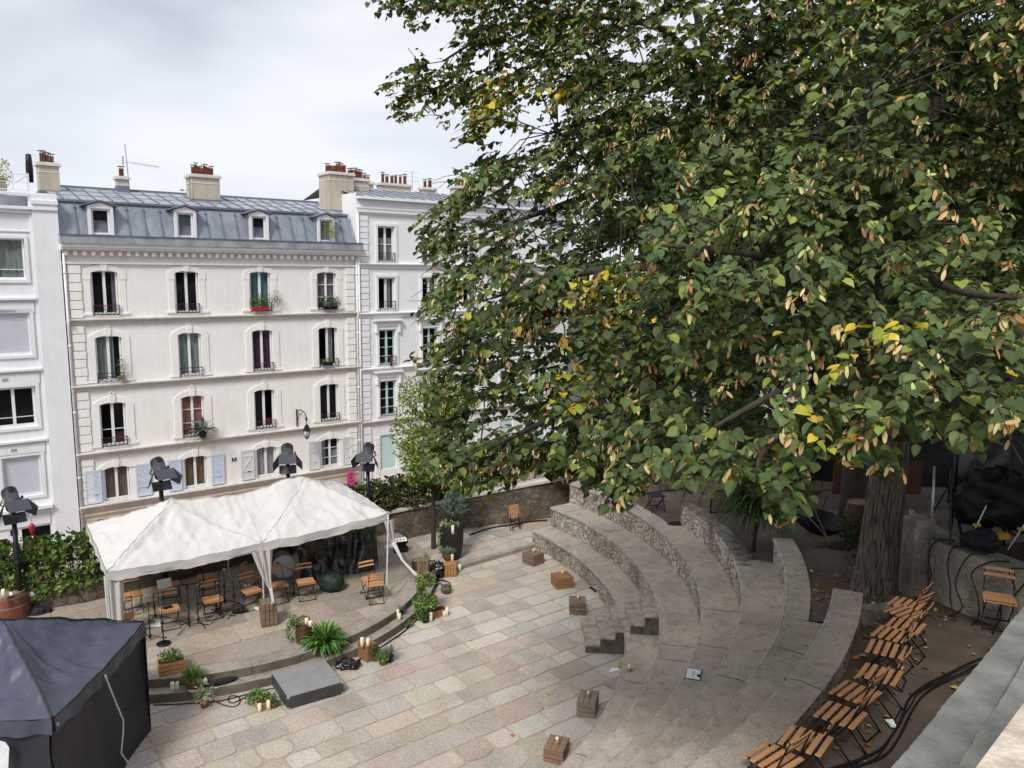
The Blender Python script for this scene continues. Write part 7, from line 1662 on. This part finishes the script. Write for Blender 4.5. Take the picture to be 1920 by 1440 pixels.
# ---- simple tree
def tree_simple(label, base, h, crown, n, size, pal, r0=.12, name='tree', shape=OVAL, blobs=9, seed=0, mt='leafm', trunk_h=.45, holes=.1, lean=(0, 0), bark='bark', flat=1.0, branches=12, group=None):
    t = empty(name, base, 0, label, 'tree', group); rg = random.Random(seed); r2 = np.random.default_rng(seed)
    m = MB(); tp = Vector((lean[0], lean[1], h*.9)); limb(m, [(0, 0, -.1), (lean[0]*.3, lean[1]*.3, h*.35), (lean[0]*.7, lean[1]*.7, h*.65), tuple(tp)], r0, r0*.2)
    cs = []
    for b in range(blobs):
        a = rg.uniform(0, 6.28); rr = rg.uniform(.2, .75); z = rg.uniform(trunk_h, .98)
        k = math.sqrt(max(.1, 1-((z-(trunk_h+.45*(1-trunk_h)))/(.62*(1-trunk_h)))**2)); c_ = Vector((lean[0]*z+crown*rr*k*math.cos(a), lean[1]*z+crown*rr*k*math.sin(a), h*z)); cs.append(c_)
    for k in range(branches):
        c_ = cs[k % len(cs)]; z0 = max(h*trunk_h*.7, c_.z-crown*.6); m.tube([(lean[0]*z0/h, lean[1]*z0/h, z0), tuple(c_*.5+Vector((lean[0]*z0/h, lean[1]*z0/h, z0))*.5+Vector((0, 0, .05))), tuple(c_)], [r0*.4, r0*.25, r0*.08], 5)
    m.build('trunk', MT[bark], t)
    P = []; D = []
    while len(P) < n:
        k = min(4000, n); idx = r2.integers(0, len(cs), k); d = r2.normal(size=(k, 3)); d /= np.linalg.norm(d, axis=1, keepdims=True); r_ = r2.uniform(.35, 1, (k, 1))**.5
        q = np.array([tuple(c_) for c_ in cs])[idx]+d*r_*crown*.42*np.array([1, 1, .8*flat]); keep = np.array([mnoise.noise(Vector(v)*(2.2/crown)+Vector((seed, 0, 0))) > -.35+holes for v in q]); P += list(q[keep]); D += list(d[keep])
    P = np.array(P[:n]); D = np.array(D[:n]); global rng
    leafmesh('crown', MT[mt], P, D+rng.normal(size=(n, 3))*.6+np.array([0, 0, -.3]), D*.5+np.array([0, 0, .6])+rng.normal(size=(n, 3))*.45, size*rng.uniform(.6, 1.3, n), pick(pal, n, .2), shape, t)
    return t
p = G(813, 1028, .12)
tree_simple('slender young tree with airy light green foliage rising beside the tall urn', p, 5.1, 1.35, 9000, .095, [((.15, .235, .035), 3), ((.25, .34, .06), 2), ((.09, .15, .025), 2), ((.38, .25, .07), .7)], r0=.085, seed=11, blobs=26, trunk_h=.42, holes=.08, branches=26)
DK = [((.02, .045, .015), 4), ((.035, .065, .02), 3), ((.055, .09, .03), 1.5)]
DM = [((.04, .08, .025), 4), ((.06, .11, .03), 3), ((.1, .16, .04), 1)]
for i, (x, y, z, h, cr_, n_, lab, pal, r0, th_, lean) in enumerate((
    (7.8, 17.5, 2.9, 15, 3.6, 20000, 'dark tall tree directly behind the linden trunk', DM, .3, .35, (0, 0)),
    (7.3, 24.0, 1.9, 9.5, 3.4, 15000, 'dark dense evergreen behind the black folding chair and conifer', DK, .25, .1, (0, 0)),
    (10.2, 20.5, 2.6, 9.0, 3.2, 12000, 'low dark evergreen crown behind the orange brown hoarding', DK, .25, .3, (0, 0)),
    (12.5, 17.5, 3.0, 15.5, 4.2, 14000, 'dark leaning tree trunk visible at the upper right edge', DK, .42, .4, (2.0, 0)),
    (11.0, 25.0, 2.5, 15, 4.4, 15000, 'large dark tree deep behind the linden foliage', DK, .35, .2, (0, 0)),
    (5.4, 27.0, 1.8, 12.5, 3.6, 20000, 'bushy tree behind the iron railing past the upper tiers', DM, .25, .2, (0, 0)),
    (16.0, 22.0, 3.0, 14, 4.8, 12000, 'dark evergreen mass at the far right behind the tarpaulin', DK, .35, .1, (0, 0)),
    (8.2, 34.0, -.5, 12, 3.8, 9000, 'tree standing in the street beyond the upper railing', DM, .25, .25, (0, 0)),
    (19.0, 31.0, 2.5, 15, 6.0, 9000, 'farthest dark tree filling the skyline at the right', DK, .35, .1, (0, 0)))):
    tree_simple(lab, (x, y, z), h, cr_, n_, .17, pal, r0=r0, seed=20+i, blobs=16, trunk_h=th_, holes=.12, lean=lean, branches=14)
# dark conifer with drooping needles behind the railing
cf = empty('conifer_tree', (4.6, 24.6, 1.7), 0, 'dark drooping conifer between the railing and the dirt terrace', 'tree')
m = MB(); m.tube([(0, 0, 0), (0, 0, 6.2)], [.12, .03], 8); PP = []; XX = []
for k in range(120):
    z = .8+5.2*k/120; a = k*2.4; L_ = 1.55*(1-k/150); d = np.array([math.cos(a), math.sin(a), .1]); m.tube([(0, 0, z), tuple(np.array([0, 0, z])+d*L_*.6), tuple(np.array([0, 0, z-.35])+d*L_)], [.02, .012, .004], 4)
    for t in np.linspace(.1, 1, 30):
        b = np.array([0, 0, z-.35*t*t])+d*L_*t
        for s_ in range(4): v = d*.4+rdir(1)[0]*.7+np.array([0, 0, -.6]); PP.append(b+rng.normal(size=3)*.04); XX.append(v)
m.build('trunk', MT['barkdark'], cf); PP = np.array(PP); leafmesh('needles', MT['leafm'], PP, np.array(XX), rdir(len(PP)), np.full(len(PP), .13), pick([((.015, .03, .015), 3), ((.03, .05, .02), 2)], len(PP)), NARROW, cf)
# arching grass-tree plant in the bed
p = G(1413, 1030, 2.42); yk = empty('grass_tree', p, 0, 'arching fountain of long dark green blades in the planting bed', 'plant')
m = MB(); m.tube([(0, 0, -.1), (.0, 0, .3), (.02, 0, .62)], [.05, .05, .07], 8); m.build('stem', MT['bark'], yk)
blades('leaves', (0, 0, .72), 620, 1.25, .03, [((.05, .1, .03), 3), ((.03, .065, .02), 3), ((.1, .15, .05), 1)], yk, base_r=.09, droop=1.25, up=1.2, spread=.75, seg=9)
# ================================================================ right side clutter
MT['tarp'] = mat('black_tarp', (.013, .014, .018), rough=.38, var=.2, spec=.5, bump=.8, bscale=3.5)
MT['umb'] = mat('black_umbrella_cloth', (.008, .008, .009), rough=.6)
# big black tarpaulin shelter: wall on the raised bed
V = []; F = []; nx, ny = 40, 24
tl, tr, br, bl = P3(1790, 735, 14.4), P3(2150, 680, 12.5), P3(2150, 1085, 12.0), P3(1788, 915, 14.2)
for i in range(nx+1):
    for j in range(ny+1):
        a, b = i/nx, j/ny; p = tl.lerp(tr, a).lerp(bl.lerp(br, a), b); k = .12*mnoise.noise(Vector((a*5+b*4, b*3, 0)))+.05*mnoise.noise(Vector((a*14+b*9, b*5, 3)))+.25*math.sin(math.pi*b)*math.sin(math.pi*a)
        V.append((p.x-k*.5, p.y-k, p.z+.12*math.sin(a*9)*(b > .95)))
for i in range(nx):
    for j in range(ny): q = i*(ny+1)+j; F.append([q, q+ny+1, q+ny+2, q+1])
ts = empty('tarpaulin_shelter', (0, 0, 0), 0, 'large black tarpaulin shelter stretched on poles at the right edge', 'shelter')
m = MB(); m.add(V, F, 0, True); m.build('side_sheet', MT['tarp'], ts)
V = []; F = []; tl2, tr2 = tl+Vector((3.0, 4.0, .3)), tr+Vector((3.2, 3.6, .3))
for i in range(21):
    for j in range(13):
        a, b = i/20, j/12; p = tl.lerp(tr, a).lerp(tl2.lerp(tr2, a), b); p.z += .5*math.sin(math.pi*b*.6)+.08*mnoise.noise(Vector((a*6, b*4, 2))); V.append(tuple(p))
for i in range(20):
    for j in range(12): q = i*13+j; F.append([q, q+13, q+14, q+1])
m = MB(); m.add(V, F, 0, True); m.build('roof_sheet', MT['tarp'], ts)
for px, zt_ in ((1790, 14.0), (1892, 13.2)): q = P3(px, 905, zt_); m = MB(); m.bar((q.x, q.y, 4.0), (q.x, q.y, 5.9), .045); m.build('pole', MT['blackm'], ts)
q0 = P3(1785, 920, 13.6); q1 = P3(1905, 1005, 12.6); m = MB(); m.bar(q0, q1, .03); m.build('crossbar', MT['blackm'], ts)
# dark backdrop of the shelter interior: stacked black bags
lump('dust_sheet_pile', Vector((8.5, 13.2, 4.1)), (.8, .5, .62), MT['umb'], 'pile of equipment under shiny black plastic beside the tarpaulin', 'sheet', seed=11, k=.4)
lump('equipment_bag', Vector((7.55, 12.2, 4.12)), (.3, .22, .18), MT['cloth'], 'dark blue bag lying on top of the block wall end', 'bag', seed=12, k=.3)
lump('equipment_bag', Vector((8.6, 11.0, 4.1)), (.5, .3, .25), MT['cloth'], 'black equipment bag on the soil under the tarpaulin edge', 'bag', seed=13, k=.4)
# steel pole and tripod
q = G(1745, 1012, 4.12); m = MB(); t_ = P3(1736, 866, 12.0); m.tube([tuple(q), (q.x-.02, q.y, q.z+.55), (q.x-.04, q.y+.0, q.z+1.25)], [.022, .022, .02], 8); tag(m.build('steel_pole', MT['steel']), 'thin galvanised steel pole standing on the block wall end', 'pole')
q = G(1773, 1008, 4.12); tp = empty('tripod', q, 0, 'black tripod standing on the soil behind the block wall', 'tripod')
for a in (2.6, 4.4, .4): m = MB(); m.bar((0, 0, .95), (.38*math.cos(a), .38*math.sin(a), 0), .03); m.build('leg', MT['blackm'], tp)
m = MB(); m.bar((0, 0, .6), (0, 0, 1.2), .045); m.build('centre_column', MT['blackm'], tp)
MT['yellow'] = mat('yellow_plastic', (.62, .42, .02), rough=.4)
for (px, py, a, lab) in ((1829, 1012, .9, 'white stick with a yellow clamp leaning under the tarpaulin'), (1912, 1020, -.6, 'white stick with a yellow clamp at the right frame edge')):
    q = G(px, py, 4.2); t = empty('clamp_stick', q, 0, lab, 'clamp'); m = MB(); m.tube([(-.3*math.cos(a), -.1, -.06), (.3*math.cos(a), .1, .55)], .011, 6); m.build('rod', MT['paper'], t)
    m = MB(); m.box((0, 0, .25), (.12, .05, .05)); m.build('clamp_jaw', MT['yellow'], t, bevel=.008)
q = G(1872, 1026, 4.15); t = empty('work_light', q, .3, 'yellow topped folding work light on the soil under the tarpaulin', 'lamp'); m = MB(); m.prismy([(-.16, .14), (.16, .14), (.12, .24), (-.12, .22)], -.07, .07); m.build('yellow_cover', MT['yellow'], t, bevel=.01); m = MB()
for sx in (-.1, .1): m.bar((sx, 0, .14), (sx*1.6, .03, 0), .02)
m.build('stand_frame', MT['blackm'], t)
m = MB(); m.box((0, 0, .04), (.32, .14, .07)); o = m.build('power_strip', MT['steel'], bevel=.01); o.location = G(1832, 1018, 4.16); o.rotation_euler = (0, 0, -.2); tag(o, 'grey power distribution strip on the soil behind the block wall', 'power strip')
# umbrella upside down, on open dirt
q = G(1530, 1003, 2.95); um = empty('umbrella', q, 0, 'open black umbrella lying upside down on the dirt beyond the stone bench', 'umbrella', rot=(R(6), R(8), 0))
V = [(0, 0, .03)]; F = []; 
for k in range(1, 7):
    r_ = .62*k/6
    for j in range(16): a = 2*math.pi*j/16; sc_ = 1 if j % 2 == 0 else .93; V.append((r_*sc_*math.cos(a), r_*sc_*math.sin(a), .03+.36*(k/6)**2))
for j in range(16): F.append([0, 1+(j+1) % 16, 1+j])
for k in range(5):
    for j in range(16): F.append([1+k*16+j, 1+k*16+(j+1) % 16, 1+(k+1)*16+(j+1) % 16, 1+(k+1)*16+j])
m = MB(); m.add(V, F, 0, True); m.build('canopy_cloth', MT['umb'], um); m = MB(); m.tube([(0, 0, .02), (0, 0, .92)], .012, 6); m.build('shaft', MT['blackm'], um)
# chain link panel
q = G(1332, 963, 2.0); q1_ = G(1372, 960, 2.0); cl_ = empty('mesh_panel', q, math.atan2((q1_-q).y, (q1_-q).x), 'black chain link panel standing behind the arching plant', 'fence'); W3 = 1.3; H3 = .62
m = MB()
for a_, b_ in (((0, 0), (0, H3)), ((0, H3), (W3, H3)), ((W3, H3), (W3, 0)), ((0, .02), (W3, .02))): m.bar((a_[0], 0, a_[1]), (b_[0], 0, b_[1]), .03)
m.build('panel_frame', MT['blackm'], cl_); m = MB(); k = -H3
while k < W3:
    x0 = max(0, k); x1 = min(W3, k+H3); m.bar((x0, 0, x0-k), (x1, 0, x1-k), .007); m.bar((x0, 0, H3-(x0-k)), (x1, 0, H3-(x1-k)), .007); k += .06
m.build('wire_mesh', MT['blackm'], cl_)
lump('rubber_mat', G(1266, 983, 1.83), (.2, .1, .03), MT['cloth'], 'small black cloth bundle at the end of the rough topped wall', 'cloth', seed=15)
# wooden hoarding and shed beyond
MT['orangewood'] = woodmat('orange_hoarding_wood', (.10, .042, .02), (.06, .024, .012), (10, 10, 1)); hw = empty('wooden_hoarding', (0, 0, 0), 0, 'orange brown board hoarding beyond the trunk at the back of the dirt terrace', 'fence')
a_, b_ = G(1560, 925, 3.0), G(1722, 925, 3.0); d = (b_-a_).normalized(); ln_ = (b_-a_).length; k = 0
m = MB(); 
while k < ln_: p = a_+d*(k+.07); m.box((p.x, p.y, 3.4), (.135, .03, .85), math.atan2(d.y, d.x)); k += .142
m.build('boards', MT['orangewood'], hw)
MT['bluetarp'] = mat('blue_tarp', (.01, .015, .06), rough=.5)
m = MB(); p0 = a_+Vector((-1.2, 1.6, 0)); V = []; F = []
for i in range(25):
    for j in range(9):
        a = i/24; b = j/8; q = Vector((7.6+9*a, 20.6-1.5*a, 3.0+2.6*b)); q.y += .12*mnoise.noise(Vector((a*8, b*3, 0))); V.append(tuple(q))
for i in range(24):
    for j in range(8): q = i*9+j; F.append([q, q+9, q+10, q+1])
m.add(V, F, 0, True); tag(m.build('dark_backdrop_tarp', MT['tarp']), 'dark tarpaulin screen enlarged as a shade backdrop behind the orange brown hoarding', 'sheet')  # near-black sheet enlarged as a backdrop, its colour standing in for deep shade
# ivy clump at trunk foot and behind
o = cloud('ground_ivy', tuple(G(1598, 1040, 3.1)+Vector((0, .1, .4))), (.28, .28, .5), 600, .06, DK); tag(o, 'dark leafy ivy clump on the dirt left of the linden trunk', 'plant')
# low stone kerb at foot of trunk
m = MB(); p0, p1 = G(1620, 1150, 3.2), G(1692, 1142, 3.2); m.bar(p0-Vector((0, 0, .02)), p1-Vector((0, 0, .02)), .22, .24); tag(m.build('stone_block', MT['roughtop'], bevel=.03), 'long low stone block between the bench end and the far dirt chairs', 'stone')
# window plants and roof plants on the facades
def fac_pt(s, z, y=-.15): return Vector((N[0]*(OFF-y)+U[0]*s, N[1]*(OFF-y)+U[1]*s, z))
def wplant(s, z, label, n, rad, pal, size, pot=None, shape=OVAL, name='window_plant', y=-.22):
    b = fac_pt(s, z, y); t = empty(name, b, UROT, label, 'plant')
    if pot: m = MB(); m.box((0, 0, .08), (pot[0], .18, .16)); m.build('planter_box', pot[1], t, bevel=.01)
    cloud('foliage', (0, 0, rad[2]*.9+.1), rad, n, size, pal, t, shape); return t
MT['redpot'] = mat('red_planter', (.5, .02, .03), rough=.5)
wplant(13.45, 6.52, 'green balcony plants in red planters at a top floor window', 420, (.5, .2, .38), LG+DG, .07, (.8, MT['redpot']))
wplant(14.2, 6.6, 'pale shrub leaning right of the top floor window', 260, (.4, .2, .42), GG+OLV, .06, None)
wplant(17.0, 6.52, 'dark bushy balcony plants at the rightmost top floor window', 520, (.62, .22, .3), DG+GG, .07, (.7, MT['blackm']))
wplant(7.3, 3.7, 'slender climbing plant in a clay pot at the left second floor window', 150, (.16, .12, .5), DG+LG, .06, (.3, MT['clay']))
wplant(16.75, 3.7, 'trailing plant on the balcony railing of the right second floor window', 130, (.28, .14, .16), LG, .05, (.5, MT['blackm']))
wplant(17.1, 9.85, 'tall yellow green bamboo in front of the right dormer', 420, (.38, .2, .55), [((.3, .36, .1), 3), ((.4, .4, .14), 1), ((.15, .22, .06), 2)], .1, None, NARROW, y=-.2)
t = wplant(3.45, 11.45, 'yellow green bush in a pot on the left roof terrace', 620, (.55, .4, .6), [((.32, .34, .08), 3), ((.2, .24, .06), 2)], .08, (.6, MT['greyplate']), y=.5)
ag = empty('agave', fac_pt(10.55, .78, -.25), UROT, 'grey green spiky agave in a dark pot on the first floor ledge', 'plant'); m = MB(); m.lathe([(.14, 0), (.2, .28), (.17, .28)], 12); m.build('pot', MT['blackm'], ag); blades('leaves', (0, 0, .3), 42, .85, .1, [((.16, .2, .18), 2), ((.1, .13, .12), 2)], ag, base_r=.08, droop=.5, up=.6, spread=1.1)
pl = empty('laundry', fac_pt(20.4, 3.9, -.2), UROT, 'small red and white cloth hanging on the white building railing', 'cloth'); m = MB(); m.add([(-.08, 0, .1), (.1, 0, .12), (.04, -.04, -.5), (-.14, -.05, -.46), (-.08, .01, .1), (.1, .01, .12)], [[0, 1, 2, 3]]); m.build('cloth', MT['redrail'], pl)
m = MB(); m.lathe([(.01, 0), (.05, .12), (.08, .26), (.02, .34)], 8); m.tube([(0, 0, .38), (0, 0, .7)], .012, 5, 1); o = m.build('closed_parasol', [MT['redpot'], MT['paper']]); o.location = Vector((wl_px(84).x, wl_px(84).y, 0))+ou*1.6+Vector((0, 0, 1.75)); tag(o, 'small red and white closed pennant beyond the left hedge', 'pennant')
m = MB(); m.tube([(0, 0, -3.5), (0, 0, 0)], .02, 5); q = m.build('pennant_pole', MT['steel'], o)
